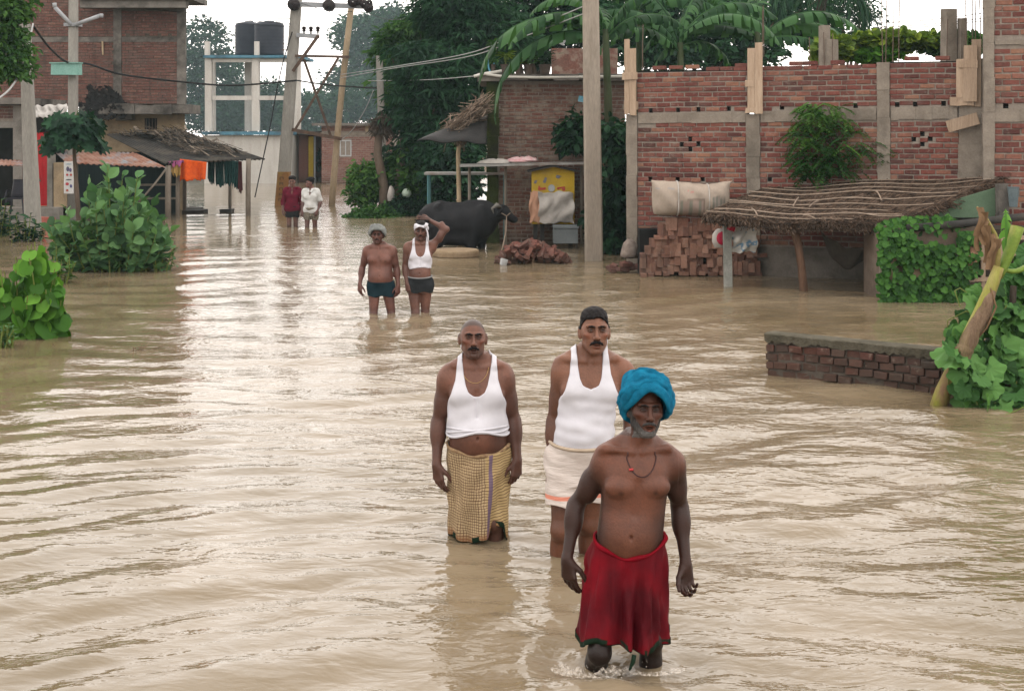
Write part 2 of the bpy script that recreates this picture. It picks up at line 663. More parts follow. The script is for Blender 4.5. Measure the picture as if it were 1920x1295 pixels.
def brick_mesh(L, W, Hh, ch=.006, jit=.003, rnd=0.0):
    """one brick with worn, chamfered edges: front ring plus body (20 faces)"""
    xs = [-L / 2, -L / 2 + ch, L / 2 - ch, L / 2]
    zs = [-Hh / 2, -Hh / 2 + ch, Hh / 2 - ch, Hh / 2]
    V, Q = [], []
    loop = [(0, 1), (0, 2), (1, 3), (2, 3), (3, 2), (3, 1), (2, 0), (1, 0)]
    for y, sh in ((W / 2, 0), (-W / 2 + ch, 0), (-W / 2, 1)):
        for (i, k) in loop:
            x, z = xs[i], zs[k]
            if sh:
                x, z = np.clip(x, xs[1], xs[2]), np.clip(z, zs[1], zs[2])
                # pull corners in
            V.append((x, y, z))
    V = np.array(V) + RNG.uniform(-jit, jit, (24, 3))
    for r in range(2):
        for j in range(8):
            k = (j + 1) % 8
            Q.append([r * 8 + j, r * 8 + k, (r + 1) * 8 + k, (r + 1) * 8 + j])
    T = []
    for j in range(1, 7):
        T.append([16, 16 + j, 16 + j + 1])
        T.append([0, j + 1, j])
    return V, np.array(Q), np.array(T)


_brick_variants = {}


def brick_variants(L, W, Hh, n=6):
    key = (round(L, 3), round(W, 3), round(Hh, 3))
    if key not in _brick_variants:
        _brick_variants[key] = [brick_mesh(L, W, Hh) for _ in range(n)]
    return _brick_variants[key]


_brick_data = {}


def brick_object(parent, mat, size, M, var=None):
    vs = brick_variants(*size)
    i = int(RNG.integers(len(vs))) if var is None else var
    key = (tuple(round(s, 3) for s in size), i, mat.name)
    if key not in _brick_data:
        V, Q, T = vs[i]
        me = mesh_from('brick', V, [Q, T], False, {'rnd': np.zeros(len(V))})
        me.materials.append(mat)
        _brick_data[key] = me
    o = bpy.data.objects.new('brick', _brick_data[key])
    COL.objects.link(o)
    o.parent = parent
    o.matrix_parent_inverse = Matrix.Translation(-Vector(parent.location))
    o.matrix_basis = M
    return o


def lay_bricks(parent, wall, panels, mat, size=(.226, .10, .066), pitch=(.245, .0865), holes=(), limit=300, out=.004, z_origin=0.0, rough=1.0, joined_mat=None, used=0):
    """panels: polygons given by (u0, u1, zlo(u), zhi(u)) with callables or numbers; returns number of single bricks"""
    spots = []
    for (u0, u1, zlo, zhi) in panels:
        fl = (lambda u, a=zlo: a(u)) if callable(zlo) else (lambda u, a=zlo: a)
        fh = (lambda u, a=zhi: a(u)) if callable(zhi) else (lambda u, a=zhi: a)
        zmin = min(fl(u0), fl(u1))
        zmax = max(fh(u0), fh(u1))
        k0, k1 = int(math.floor((zmin - z_origin) / pitch[1])), int(math.ceil((zmax - z_origin) / pitch[1]))
        for k in range(k0, k1 + 1):
            z = z_origin + (k + .5) * pitch[1] + RNG.normal(0, .003)
            off = (k % 2) * .5 * pitch[0] + RNG.uniform(-.03, .03)
            u = u0 - pitch[0] + (off % pitch[0])
            while u < u1:
                a, b = max(u, u0), min(u + size[0], u1)
                u += pitch[0] * RNG.uniform(.97, 1.03)
                if b - a < .05:
                    continue
                um = (a + b) / 2
                if z - size[2] * .4 < fl(um) or z + size[2] * .4 > fh(um):
                    continue
                cut = False
                for (hu, hz, hw, hh) in holes:
                    if abs(z - hz) < hh / 2 + .01 and a < hu + hw / 2 and b > hu - hw / 2:
                        # leave the part beside the hole
                        if hu - hw / 2 - a > .06:
                            spots.append((a, hu - hw / 2, z))
                        if b - hu - hw / 2 > .06:
                            spots.append((hu + hw / 2, b, z))
                        cut = True
                        break
                if not cut:
                    spots.append((a, b, z))
    order = RNG.permutation(len(spots))
    ys = np.array([wall.pt((spots[i][0] + spots[i][1]) / 2, 0)[1] for i in order])
    order = order[np.argsort(ys, kind='stable')]
    n_single = max(0, min(limit - used, len(spots)))
    joined = MB()
    for c, i in enumerate(order):
        a, b, z = spots[i]
        L = b - a
        yaw = wall.ang + RNG.normal(0, .012) * rough
        z = z + .006 * rough * math.sin((a + b) * .9 + z * 1.7) + RNG.normal(0, .0022)
        p = wall.pt((a + b) / 2, z, out - size[1] / 2 + RNG.uniform(-.008, .008) * rough)
        M = Matrix.Translation(Vector(p)) @ Euler((RNG.normal(0, .01) * rough, RNG.normal(0, .012) * rough, yaw)).to_matrix().to_4x4()
        full = L > size[0] * .9
        sz = size if full else (round(L / .04) * .04 if L > .08 else .08, size[1], size[2])
        if c < n_single:
            if full:
                M = M @ Matrix.Diagonal((L / size[0], 1, 1, 1))
            brick_object(parent, mat, sz, M)
        else:
            vs = brick_variants(*sz)
            V, Q, T = vs[int(RNG.integers(len(vs)))]
            W_ = np.array(M)
            joined.add(V @ W_[:3, :3].T + W_[:3, 3], quads=Q, tris=T, rnd=float(RNG.random()))
    if joined.n:
        o = joined.build('brickwork', joined_mat or mat, parent)
        o['kind'] = 'stuff'
    return n_single


# ------------------------------------------------------------------ unfinished brick building on the right
WA = Wall(1175, 25.0, 1842, 22.7)
ra = thing('brick_building', 'unfinished roofless red brick building with formwork boards behind the thatched shed', 'building', tuple(WA.pt(WA.L / 2, 0)))


def wz(px, py):
    return WA.uz(px, py)


def zline(pa, pb):
    (ua, za), (ub, zb) = wz(*pa), wz(*pb)
    return lambda u: za + (zb - za) * (u - ua) / (ub - ua)


c1a, c1b = wz(1175, 300)[0], wz(1195, 300)[0]
c2a, c2b = wz(1400, 300)[0], wz(1425, 300)[0]
c3a, c3b = wz(1645, 300)[0], wz(1669, 300)[0]
c4a, c4b = wz(1797, 300)[0], wz(1850, 300)[0]
bm_hi, bm_lo = zline((1195, 214), (1842, 199)), zline((1195, 232), (1842, 222))
tops = [zline((1195, 131), (1400, 125)), zline((1430, 123), (1645, 118)), zline((1668, 113), (1800, 111))]
pl_hi = zline((1420, 463), (1842, 470))
holes = []
for px in (1220, 1271, 1309, 1366, 1466, 1517, 1604, 1682, 1716, 1769):
    u = wz(px, 207)[0]
    holes.append((u, bm_hi(u) + .055, .075, .08))
for px in (1219, 1270, 1317, 1443, 1508):
    u, z = wz(px, 336)
    holes.append((u, z, .085, .08))
for cx_, cy_ in ((1294, 270), (1729, 260)):
    for dx, dy in ((0, -9), (-16, 1), (15, 0), (0, 10)):
        u, z = wz(cx_ + dx, cy_ + dy)
        holes.append((u, z, .075, .08))
mb = MB()
core_top = [tops[0], tops[1], tops[2]]
for (a, b, tp) in ((c1b, c2a, tops[0]), (c2b, c3a, tops[1]), (c3b, c4a, tops[2])):
    WA.slab(mb, a, b, -.5, tp(a) - .03, -.23, -.045, z1b=tp(b) - .03)
mb.build('wall_core', M_DARK, ra)
mb = MB()
# mortar bed: horizontal strips so that the vent holes stay open
for (a, b, tp) in ((c1b, c2a, tops[0]), (c2b, c3a, tops[1]), (c3b, c4a, tops[2])):
    hs_ = [h for h in holes if a < h[0] < b]
    cuts = sorted(set([-.5] + [round(h[1] - h[3] / 2, 3) for h in hs_] + [round(h[1] + h[3] / 2, 3) for h in hs_] + [min(tp(a), tp(b)) - .05]))
    for z0, z1 in zip(cuts[:-1], cuts[1:]):
        if z1 - z0 < .004:
            continue
        row = sorted(h[0] for h in hs_ if h[1] - h[3] / 2 < (z0 + z1) / 2 < h[1] + h[3] / 2)
        ed = [a] + [x for h in row for x in (h - .0375, h + .0375)] + [b]
        for k in range(0, len(ed), 2):
            WA.slab(mb, ed[k], ed[k + 1], z0, z1, -.043, -.010)
mb.build('mortar', M_MORTAR, ra)
panels = [(c1b, c2a, bm_hi, tops[0]), (c2b, c3a, bm_hi, tops[1]), (c3b, c4a, bm_hi, tops[2]),
          (c1b, c2a, -.1, bm_lo), (c2b, c3a, pl_hi, bm_lo), (c3b, c4a, pl_hi, bm_lo)]
lay_bricks(ra, WA, panels, M_BRICK, holes=holes)
# loose top course
for px in list(range(1235, 1400, 31)) + list(range(1440, 1640, 26)) + list(range(1680, 1790, 29)):
    if RNG.random() < .5:
        u = wz(px, 120)[0]
        tp = tops[0] if px < 1410 else (tops[1] if px < 1660 else tops[2])
        M = Matrix.Translation(Vector(WA.pt(u, tp(u) + .022, -.05))) @ Euler((0, 0, WA.ang + RNG.normal(0, .1))).to_matrix().to_4x4()
        brick_object(ra, M_BRICK, (.226, .10, .066), M)
for a, b, z0, z1, o in ((c1a, c1b, -.5, wz(1185, 214)[1], .03), (c2a, c2b, -.5, wz(1412, 214)[1], .025), (c3a, c3b, -.5, wz(1656, 117)[1], .025), (c4a, c4b, -.5, wz(1820, 110)[1], .035)):
    mb = MB()
    n = 9
    for k in range(n):
        za, zb = z0 + (z1 - z0) * k / n, z0 + (z1 - z0) * (k + 1) / n
        WA.slab(mb, a + RNG.uniform(-.012, .012), b + RNG.uniform(-.012, .012), za, zb - .002, -.22, o + RNG.uniform(-.008, .004))
    mb.build('column', M_CONC, ra)
mb = MB()
for (a, b) in ((c1b + .015, c2a - .015), (c2b + .015, c3a - .015), (c3b + .015, c4a - .015)):
    n = 8
    for k in range(n):
        ua, ub = a + (b - a) * k / n, a + (b - a) * (k + 1) / n
        j = RNG.uniform(-.012, .006)
        WA.slab(mb, ua, ub - .001, bm_lo(ua) + j, bm_hi(ua), -.2, .018 + RNG.uniform(-.004, .004), z0b=bm_lo(ub) + j, z1b=bm_hi(ub))
mb.build('beam', M_CONC, ra)
mb = MB()
WA.slab(mb, c2b - .6, c4a - .02, -.5, pl_hi(c2b), -.2, .05, z1b=pl_hi(c4a))
WA.slab(mb, c1b + .02, c2b - .62, -.5, .18, -.2, .03)
mb.build('plinth', M_WETPLAST, ra)
# formwork boards round the unfinished columns
BOARDS = [(1173, 1183, 75, 214), (1184, 1196, 92, 216), (1171, 1199, 137, 150), (1172, 1199, 190, 206),
          (1404, 1418, 92, 208), (1419, 1432, 81, 213), (1404, 1428, 104, 116), (1400, 1424, 152, 163), (1401, 1426, 202, 212), (1410, 1421, 94, 150),
          (1794, 1815, 112, 198), (1808, 1833, 86, 190), (1822, 1840, 74, 200), (1782, 1828, 183, 198), (1800, 1834, 113, 128), (1800, 1818, 127, 144)]
for k, (xa, xb, ya, yb) in enumerate(BOARDS):
    mb = MB()
    ua, z1 = wz(xa, ya)
    ub, z0 = wz(xb, yb)
    o = .045 + .03 * (k % 3)
    WA.slab(mb, ua, ub, z0, z1, o, o + .026, jit=.010, rnd=float(RNG.random()))
    mb.build('plank', M_PLANK, ra)
mb = MB()
a, b = WA.pt(*wz(1778, 238), .16), WA.pt(*wz(1836, 222), .16)
mb.beam(a, b, .03, .19, up=(0, 0, 1))
mb.build('plank', M_PLANK, ra)
for px, y0, y1 in ((1203, 130, 45), (1427, 85, 20), (1430, 85, 10), (1654, 118, -20), (1659, 118, -40), (1672, 115, -10), (1684, 112, -20), (1810, 80, -20), (1823, 75, -40), (1828, 75, -40), (1838, 75, -10), (1516, 120, 70), (1545, 118, 60), (1560, 118, 62), (1774, 110, 35)):
    u, z0 = wz(px, y0)
    z1 = wz(px, y1)[1]
    mb = MB()
    p, q = WA.pt(u, z0 - .2, -.08), WA.pt(u + RNG.uniform(-.03, .03), z1, -.08)
    mb.tube([p, (p + q) / 2 + RNG.uniform(-.01, .01, 3), q], .008, 6)
    mb.build('rebar', M_STEEL, ra)
# side wall going back from the left column, floor slab behind the parapet
mb = MB()
a = WA.pt(c1a, 0, -.23)
mb.beam((a[0] + .13, a[1], 1.0), (a[0] + .95, a[1] + 6.0, 1.0), .22, 3.4)
mb.build('side_wall', M_MORTAR, ra)
for px, y0, y1, w in ((1513, 100, 65, .16), (1524, 118, 92, .22), (1760, 112, 32, .20), (1787, 112, 50, .13)):
    u, z0 = wz(px, y0)
    z1 = wz(px, y1)[1]
    mb2 = MB()
    p = WA.pt(u, (z0 + z1) / 2, -1.6)
    mb2.box(p, (w, w, (z1 - z0) + .5), (0, 0, .2), jit=.012)
    mb2.build('post', M_CONC, ra)
mb = MB()
WA.slab(mb, .1, WA.L, wz(1500, 128)[1] - .25, wz(1500, 128)[1] - .12, -7.5, -.24)
mb.build('roof_slab', M_CONC_D, ra)

# ------------------------------------------------------------------ nearer brick building at the right edge
WB = Wall(1844, 22.2, 2150, 21.6)
rb = thing('brick_building', 'tall red brick building cut off by the right edge of the photo', 'building', tuple(WB.pt(1, 0)))
vb = lambda px, py: WB.uz(px, py)
b0a, b0b = vb(1844, 200)[0], vb(1864, 200)[0]
zt = 4.9
zb1 = (vb(1880, 228)[1], vb(1880, 204)[1])
zb2 = (vb(1880, 85)[1], vb(1880, 76)[1])
mb = MB()
WB.slab(mb, b0b, WB.L, -.5, zt, -.23, -.045)
mb.build('wall_core', M_DARK, rb)
hb = [(vb(1886, 198)[0], zb1[1] + .045, .08, .08)]
mb = MB()
WB.slab(mb, b0b, WB.L, -.5, zb1[1] + .003, -.043, -.010)
WB.slab(mb, b0b, hb[0][0] - .04, zb1[1] + .003, zb1[1] + .09, -.043, -.010)
WB.slab(mb, hb[0][0] + .04, WB.L, zb1[1] + .003, zb1[1] + .09, -.043, -.010)
WB.slab(mb, b0b, WB.L, zb1[1] + .09, zt, -.043, -.010)
mb.build('mortar', M_MORTAR, rb)
lay_bricks(rb, WB, [(b0b, WB.L, .0, zb1[0]), (b0b, WB.L, zb1[1], zb2[0]), (b0b, WB.L, zb2[1], zt)], M_BRICK, size=(.245, .11, .074), pitch=(.266, .0955), holes=hb)
for z0, z1, nm in ((zb1[0], zb1[1], 'beam'), (zb2[0], zb2[1], 'beam')):
    mb = MB()
    n = 6
    for k in range(n):
        u0, u1 = b0b + .012 + (WB.L - b0b) * k / n, b0b + .010 + (WB.L - b0b) * (k + 1) / n
        WB.slab(mb, u0, u1, z0 + RNG.uniform(-.01, .01), z1, -.2, .02 + RNG.uniform(-.006, .004))
    mb.build(nm, M_CONC, rb)
mb = MB()
for k in range(10):
    za, zb = -.5 + 5.4 * k / 10, -.5 + 5.4 * (k + 1) / 10
    WB.slab(mb, b0a + RNG.uniform(-.012, .012), b0b + RNG.uniform(0, .014), za, zb - .002, -.26, .035 + RNG.uniform(-.008, .004))
mb.build('column', M_CONC, rb)
mb = MB()
p = WB.pt(b0a + .1, 0, -.27)
mb.beam((p[0] + .06, p[1], 2.2), (p[0] + 1.0, p[1] + 3.0, 2.2), .2, 5.4)
mb.build('side_wall', M_CONC, rb)

# ------------------------------------------------------------------ tall brick building on the left
WL = Wall(-90, 44.0, 347, 44.0)
rl = thing('brick_building', 'old two-storey brick building with a sooty ledge and overhanging slab on the left', 'building', tuple(WL.pt(3, 0)))
vl = lambda px, py: WL.uz(px, py)
l0, l1 = vl(-90, 100)[0], vl(347, 100)[0]
zfl = vl(200, 196)[1]
ztp = vl(200, -60)[1]
mb = MB()
A_ = [WL.pt(u, z, o) for z in (zfl, ztp) for u, o in ((l0, -.012), (l1, -.012), (l1 - 1.05, -4.0), (l0, -4.0))]
mb.add(np.array(A_), quads=[[0, 1, 5, 4], [1, 2, 6, 5], [2, 3, 7, 6], [3, 0, 4, 7], [4, 5, 6, 7], [3, 2, 1, 0]])
mb.build('wall_core', M_MORTAR_D, rl)
ca, cb = vl(213, 100)[0], vl(228, 100)[0]
da, db = vl(332, 100)[0], vl(347, 100)[0]
zb_lo, zb_hi = vl(100, 79)[1], vl(100, 70)[1]
hl = [(vl(px, 70)[0], zb_hi + .06, .12, .1) for px in (240, 277, 299, 318)]
win = (vl(186, 85)[0], vl(210, 85)[0], vl(186, 113)[1], vl(186, 79)[1])
pan = [(l0, ca, zfl, zb_lo), (cb, da, zfl, zb_lo), (l0, ca, zb_hi, ztp), (cb, da, zb_hi, vl(100, 18)[1])]
lay_bricks(rl, WL, pan, M_BRICK_FAR, size=(.232, .10, .070), pitch=(.250, .0865), holes=hl, rough=1.4)
mb = MB()
WL.slab(mb, ca, cb, zfl, ztp, -.2, .03)
mb.build('column', M_CONC_D, rl)
mb = MB()
WL.slab(mb, da, db, zfl, ztp, -.2, .032)
mb.build('column', M_CONC_D, rl)
for (a, b) in ((l0, ca - .005), (cb + .005, da - .005)):
    mb = MB()
    WL.slab(mb, a, b, zb_lo, zb_hi, -.2, .022)
    mb.build('beam', M_CONC_D, rl)
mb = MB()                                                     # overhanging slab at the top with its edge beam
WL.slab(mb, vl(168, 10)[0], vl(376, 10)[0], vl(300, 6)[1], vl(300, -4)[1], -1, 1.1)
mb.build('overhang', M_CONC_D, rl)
mb = MB()
WL.slab(mb, vl(168, 10)[0], vl(362, 10)[0], vl(300, 20)[1], vl(300, 6.4)[1], .6, 1.0)
mb.build('overhang_beam', M_CONC_D, rl)
lay_bricks(rl, WL, [(vl(255, 10)[0], vl(372, 10)[0], vl(300, -4)[1], vl(300, -40)[1])], M_BRICK_FAR, out=1.08, limit=0)
mb = MB()                                                     # sooty balcony ledge
for k in range(6):
    xa, xb = 165 + k * 34, 165 + (k + 1) * 34
    WL.slab(mb, vl(xa, 200)[0], vl(xb, 200)[0] - .004, vl(xa, 212 + RNG.uniform(-2, 3))[1], vl(xa, 197 + RNG.uniform(-2, 2))[1], -.5, .9 + RNG.uniform(-.04, .03), jit=.01)
mb.build('ledge', M_CONC_D, rl)
mb = MB()
mb.box(WL.pt(vl(240, 200)[0], vl(240, 218)[1], .3), (.5, .4, .25), jit=.03)
mb.build('bracket', M_CONC_D, rl)
mb = MB()
A_ = [WL.pt(u, z, o) for z in (-.5, zfl - .26) for u, o in ((l0, -.1), (l1 - .03, -.1), (l1 - 1.0, -3.5), (l0, -3.5))]
mb.add(np.array(A_), quads=[[0, 1, 5, 4], [1, 2, 6, 5], [2, 3, 7, 6], [3, 0, 4, 7], [4, 5, 6, 7], [3, 2, 1, 0]])
mb.build('ground_floor_wall', M_CREAMW, rl)
mb = MB()
a, b = vl(270, 222), vl(293, 243)
WL.slab(mb, a[0], b[0], b[1], a[1], -.095, -.085)
o = mb.build('window', M_DARK, rl)
mb = MB()
for k in range(4):
    u = a[0] + (b[0] - a[0]) * (k + .5) / 4
    WL.slab(mb, u - .012, u + .012, b[1], a[1], -.083, -.065)
mb.build('window_bar', M_STEEL, rl)
mb = MB()                                                     # blackened dead creeper hanging on the ledge corner
for k in range(900):
    px = np.clip(RNG.normal(203, 20), 168, 246)
    py = np.clip(RNG.normal(195, 13), 164, 222)
    if (px - 203) / 42 > (py - 160) / 40:
        continue
    c = WL.pt(vl(px, 100)[0], vl(200, py)[1], RNG.uniform(.03, .25) if py < 196 else RNG.uniform(.8, .95))
    a_, r = RNG.uniform(0, 6.28), RNG.uniform(.05, .14)
    d1 = np.array((math.cos(a_), -.3, math.sin(a_))) * r
    d2 = np.array((-math.sin(a_), RNG.uniform(-.5, .5), math.cos(a_))) * r * .5
    mb.add([c - d1, c + d2, c + d1, c - d2], quads=[[0, 1, 2, 3]])
o = mb.build('dead_creeper', M_SOOT, rl)
o['kind'] = 'stuff'
mb = MB()
mb.tube([WL.pt(vl(193, 85)[0], vl(193, 78)[1], .05), WL.pt(vl(194, 85)[0], vl(194, 103)[1], .06)], .03, 6)
mb.build('drain_pipe', M_CREAMW, rl)

# ------------------------------------------------------------------ shop at the left edge
WS = Wall(-60, 38.5, 118, 38.5)
rs = thing('shop_building', 'low concrete and brick shop with a red metal door at the left edge', 'building', tuple(WS.pt(2, 0)))
vs_ = lambda px, py: WS.uz(px, py)
M_REDDOOR = mat_noisy('red_door_paint', (.40, .020, .028), (.47, .03, .035), 3, .5, .15, .004)
M_GREYPL = mat_noisy('grey_plaster', (.20, .185, .165), (.29, .27, .24), 3, .9, .4, .01, c3=(.13, .12, .105))
mb = MB()
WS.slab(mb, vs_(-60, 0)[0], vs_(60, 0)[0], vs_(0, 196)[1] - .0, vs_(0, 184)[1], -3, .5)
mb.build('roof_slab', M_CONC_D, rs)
mb = MB()
WS.slab(mb, vs_(-60, 0)[0], vs_(26, 0)[0], vs_(0, 228)[1], vs_(0, 197)[1], -.2, -.015)
mb.build('wall_core', M_MORTAR, rs)
lay_bricks(rs, WS, [(vs_(-60, 0)[0], vs_(26, 0)[0], vs_(0, 227)[1], vs_(0, 198)[1])], M_BRICK_FAR)
mb = MB()
WS.slab(mb, vs_(-60, 0)[0], vs_(42, 0)[0], vs_(0, 240)[1], vs_(0, 228)[1] - .003, -.2, .04)
mb.build('beam', M_GREYPL, rs)
for a, b in ((25, 42), (89, 99), (101, 119)):
    mb = MB()
    WS.slab(mb, vs_(a, 0)[0], vs_(b, 0)[0], -.5, vs_(0, 197 if a < 40 else (290 if a < 100 else 305))[1], -.25, .03)
    mb.build('column', M_GREYPL if a < 100 else M_CREAMW, rs)
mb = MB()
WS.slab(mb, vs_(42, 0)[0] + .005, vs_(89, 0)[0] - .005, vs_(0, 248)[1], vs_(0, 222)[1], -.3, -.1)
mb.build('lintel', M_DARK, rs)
dr = MB()
WS.slab(dr, vs_(43, 0)[0], vs_(88, 0)[0], vs_(0, 386)[1], vs_(0, 249)[1], -.06, -.02)
for k in range(1, 5):
    u = vs_(43 + 45 * k / 5, 0)[0]
    WS.slab(dr, u - .012, u + .012, vs_(0, 384)[1], vs_(0, 251)[1], -.02, -.005)
dro = dr.build('door', M_REDDOOR, rs)
mb = MB()
mb.tube([WS.pt(*vs_(69, 328), .0), WS.pt(*vs_(73, 334), .05), WS.pt(*vs_(76, 340), .0)], .02, 6)
mb.build('handle', M_STEEL, dro)
mb = MB()
WS.slab(mb, vs_(-60, 0)[0], vs_(119, 0)[0], -.5, vs_(0, 388)[1], -.3, .5)
WS.slab(mb, vs_(-60, 0)[0], vs_(119, 0)[0], -.5, vs_(0, 412)[1], .502, 1.0)
mb.build('plinth', M_GREYPL, rs)
mb = MB()
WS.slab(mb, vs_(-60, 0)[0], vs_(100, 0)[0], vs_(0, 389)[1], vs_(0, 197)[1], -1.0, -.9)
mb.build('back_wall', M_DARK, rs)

# ------------------------------------------------------------------ plastered brick house in the middle
WM = Wall(914, 31.2, 1172, 31.2)
rm = thing('brick_house', 'flat-roofed brick house smeared with plaster behind the yellow kiosk', 'house', tuple(WM.pt(1.5, 0)))
vm = lambda px, py: WM.uz(px, py)
m0, m1 = vm(914, 0)[0], vm(1172, 0)[0]
mtop = vm(0, 152)[1]
mb = MB()
WM.slab(mb, m0, m1, -.5, mtop, -3.5, -.012)
mb.build('wall_core', M_MORTAR, rm)
lay_bricks(rm, WM, [(vm(936, 0)[0], m1, -.1, mtop - .02)], M_BRICK_PL, rough=1.2)
M_MOSS = mat_noisy('mossy_plaster', (.035, .048, .016), (.075, .095, .028), 4, .95, .7, .02, c3=(.03, .028, .022))
mb = MB()
n = 10
for k in range(n):
    za, zb = -.5 + (mtop + .5) * k / n, -.5 + (mtop + .5) * (k + 1) / n
    WM.slab(mb, m0 - RNG.uniform(0, .03), vm(934, 0)[0] + RNG.uniform(-.02, .03), za, zb - .002, -.3, .05 + RNG.uniform(-.01, .01))
mb.build('corner_column', M_MOSS, rm)
mb = MB()
for k in range(6):
    xa, xb = 896 + k * 47, 896 + (k + 1) * 47
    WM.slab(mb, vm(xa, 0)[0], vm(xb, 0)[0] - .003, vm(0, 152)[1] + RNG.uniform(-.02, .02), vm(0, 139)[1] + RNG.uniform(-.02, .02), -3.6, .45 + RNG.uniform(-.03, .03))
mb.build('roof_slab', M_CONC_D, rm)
mb = MB()
WM.slab(mb, vm(1040, 0)[0], m1, vm(0, 138)[1], vm(0, 80)[1], -2.6, -2.2)
mb.build('roof_room', M_BRICK_PL, rm)
mb = MB()
mb.tube([WM.pt(*vm(890, 145), .5), WM.pt(*vm(905, 141), .46), WM.pt(*vm(945, 134), .40), WM.pt(*vm(975, 134), .4)], .032, 8)
mb.tube([WM.pt(*vm(912, 141), .48), WM.pt(*vm(950, 146), .46), WM.pt(*vm(1010, 147), .46), WM.pt(*vm(1172, 145), .46)], .030, 8)
M_PVC = mat_noisy('white_pvc', (.55, .53, .47), (.66, .64, .58), 3, .5, .1, .003)
mb.build('drain_pipe', M_PVC, rm)
mb = MB()
M_BLUEPIPE = mat_noisy('blue_hose', (.10, .30, .42), (.14, .36, .48), 3, .5, .1, .003)
mb.tube([WM.pt(*vm(922, 143), .4), WM.pt(*vm(917, 130), .4), WM.pt(*vm(915, 112), .4)], .02, 6)
mb.tube([WM.pt(*vm(922, 143), .4), WM.pt(*vm(925, 130), .4), WM.pt(*vm(927, 120), .4)], .02, 6)
mb.build('hose', M_BLUEPIPE, rm)

# ------------------------------------------------------------------ far brick house beyond the water
WF = Wall(603, 66, 735, 66)
rf = thing('brick_house', 'far pinkish brick house with a shuttered window behind the leaning pole', 'house', tuple(WF.pt(1, 0)))
vf = lambda px, py: WF.uz(px, py)
f0, f1 = vf(603, 0)[0], vf(735, 0)[0]
mb = MB()
WF.slab(mb, f0, f1, -.4, vf(0, 236)[1], -5, -.012)
mb.build('wall_core', M_MORTAR, rf)
wa, wb = vf(639, 265), vf(657, 291)
zs_ = vf(0, 262)[1]
hf = [((wa[0] + wb[0]) / 2, zz_, wb[0] - wa[0] + .1, .09) for zz_ in np.arange(wb[1] - .02, wa[1] + .06, .08)]
M_BRICK_PINK = mat_brick('pinkish_far_brick', [(.22, .11, .095), (.26, .135, .112), (.20, .095, .08), (.29, .16, .13)], (.2, .15, .13), .4)
lay_bricks(rf, WF, [(f0, f1, -.3, vf(0, 254)[1]), (f0, f1, vf(0, 248)[1], vf(0, 236)[1])], M_BRICK_PINK, holes=hf, limit=0)
mb = MB()
WF.slab(mb, f0 - .05, f1, vf(0, 254)[1] + .01, vf(0, 248)[1] - .01, -.1, .03)
mb.build('beam', M_CONC, rf)
mb = MB()
WF.slab(mb, f0 - .4, f1 + .4, vf(0, 236)[1], vf(0, 231)[1], -5.2, .4)
mb.build('roof_slab', M_CONC_D, rf)
M_SHUT = mat_noisy('grey_green_shutter', (.10, .13, .13), (.15, .18, .175), 4, .7, .2, .005)
M_FRAME = mat_noisy('pale_frame', (.40, .42, .42), (.5, .5, .5), 4, .7, .2, .004)
mb = MB()
WF.slab(mb, wa[0], wb[0], wb[1], wa[1], -.06, -.02)
wo = mb.build('window', M_SHUT, rf)
mb = MB()
for (a, b, c, d) in ((wa[0] - .05, wa[0], wb[1] - .05, wa[1] + .05), (wb[0], wb[0] + .05, wb[1] - .05, wa[1] + .05), (wa[0], wb[0], wa[1], wa[1] + .05), (wa[0], wb[0], wb[1] - .05, wb[1]), ((wa[0] + wb[0]) / 2 - .02, (wa[0] + wb[0]) / 2 + .02, wb[1], wa[1])):
    WF.slab(mb, a, b, c, d, -.018, .02)
mb.build('window_frame', M_FRAME, wo)
mb = MB()
WF.slab(mb, vf(685, 0)[0], vf(691, 0)[0], vf(0, 248)[1], vf(0, 236.5)[1], -.1, .035)
mb.build('column', M_CREAMW, rf)

# small shed with a yellow post between the far house and the tower
WG = Wall(520, 68, 606, 68)
rg = thing('shed', 'small far shed with a yellow post under a dark roof', 'shed', tuple(WG.pt(1, 0)))
vg = lambda px, py: WG.uz(px, py)
mb = MB()
WG.slab(mb, vg(516, 0)[0], vg(604, 0)[0], vg(0, 252)[1], vg(0, 246)[1], -3, .6)
mb.build('roof', M_CONC_D, rg)
mb = MB()
WG.slab(mb, vg(560, 0)[0], vg(577, 0)[0], -.3, vg(0, 253)[1], -2, 0)
WG.slab(mb, vg(530, 0)[0], vg(604, 0)[0], -.3, vg(0, 253)[1], -2.6, -2.3)
mb.build('wall', M_BRICK_PINK, rg)
M_YEL = mat_noisy('yellow_paint', (.52, .36, .035), (.62, .45, .06), 3, .6, .2, .004)
mb = MB()
WG.slab(mb, vg(579, 0)[0], vg(588, 0)[0], -.3, vg(0, 256)[1], -.05, .12)
mb.build('post', M_YEL, rg)
mb = MB()
WG.slab(mb, vg(589, 0)[0], vg(592, 0)[0], -.3, vg(0, 256)[1], -.05, .1)
mb.build('post', M_FRAME, rg)

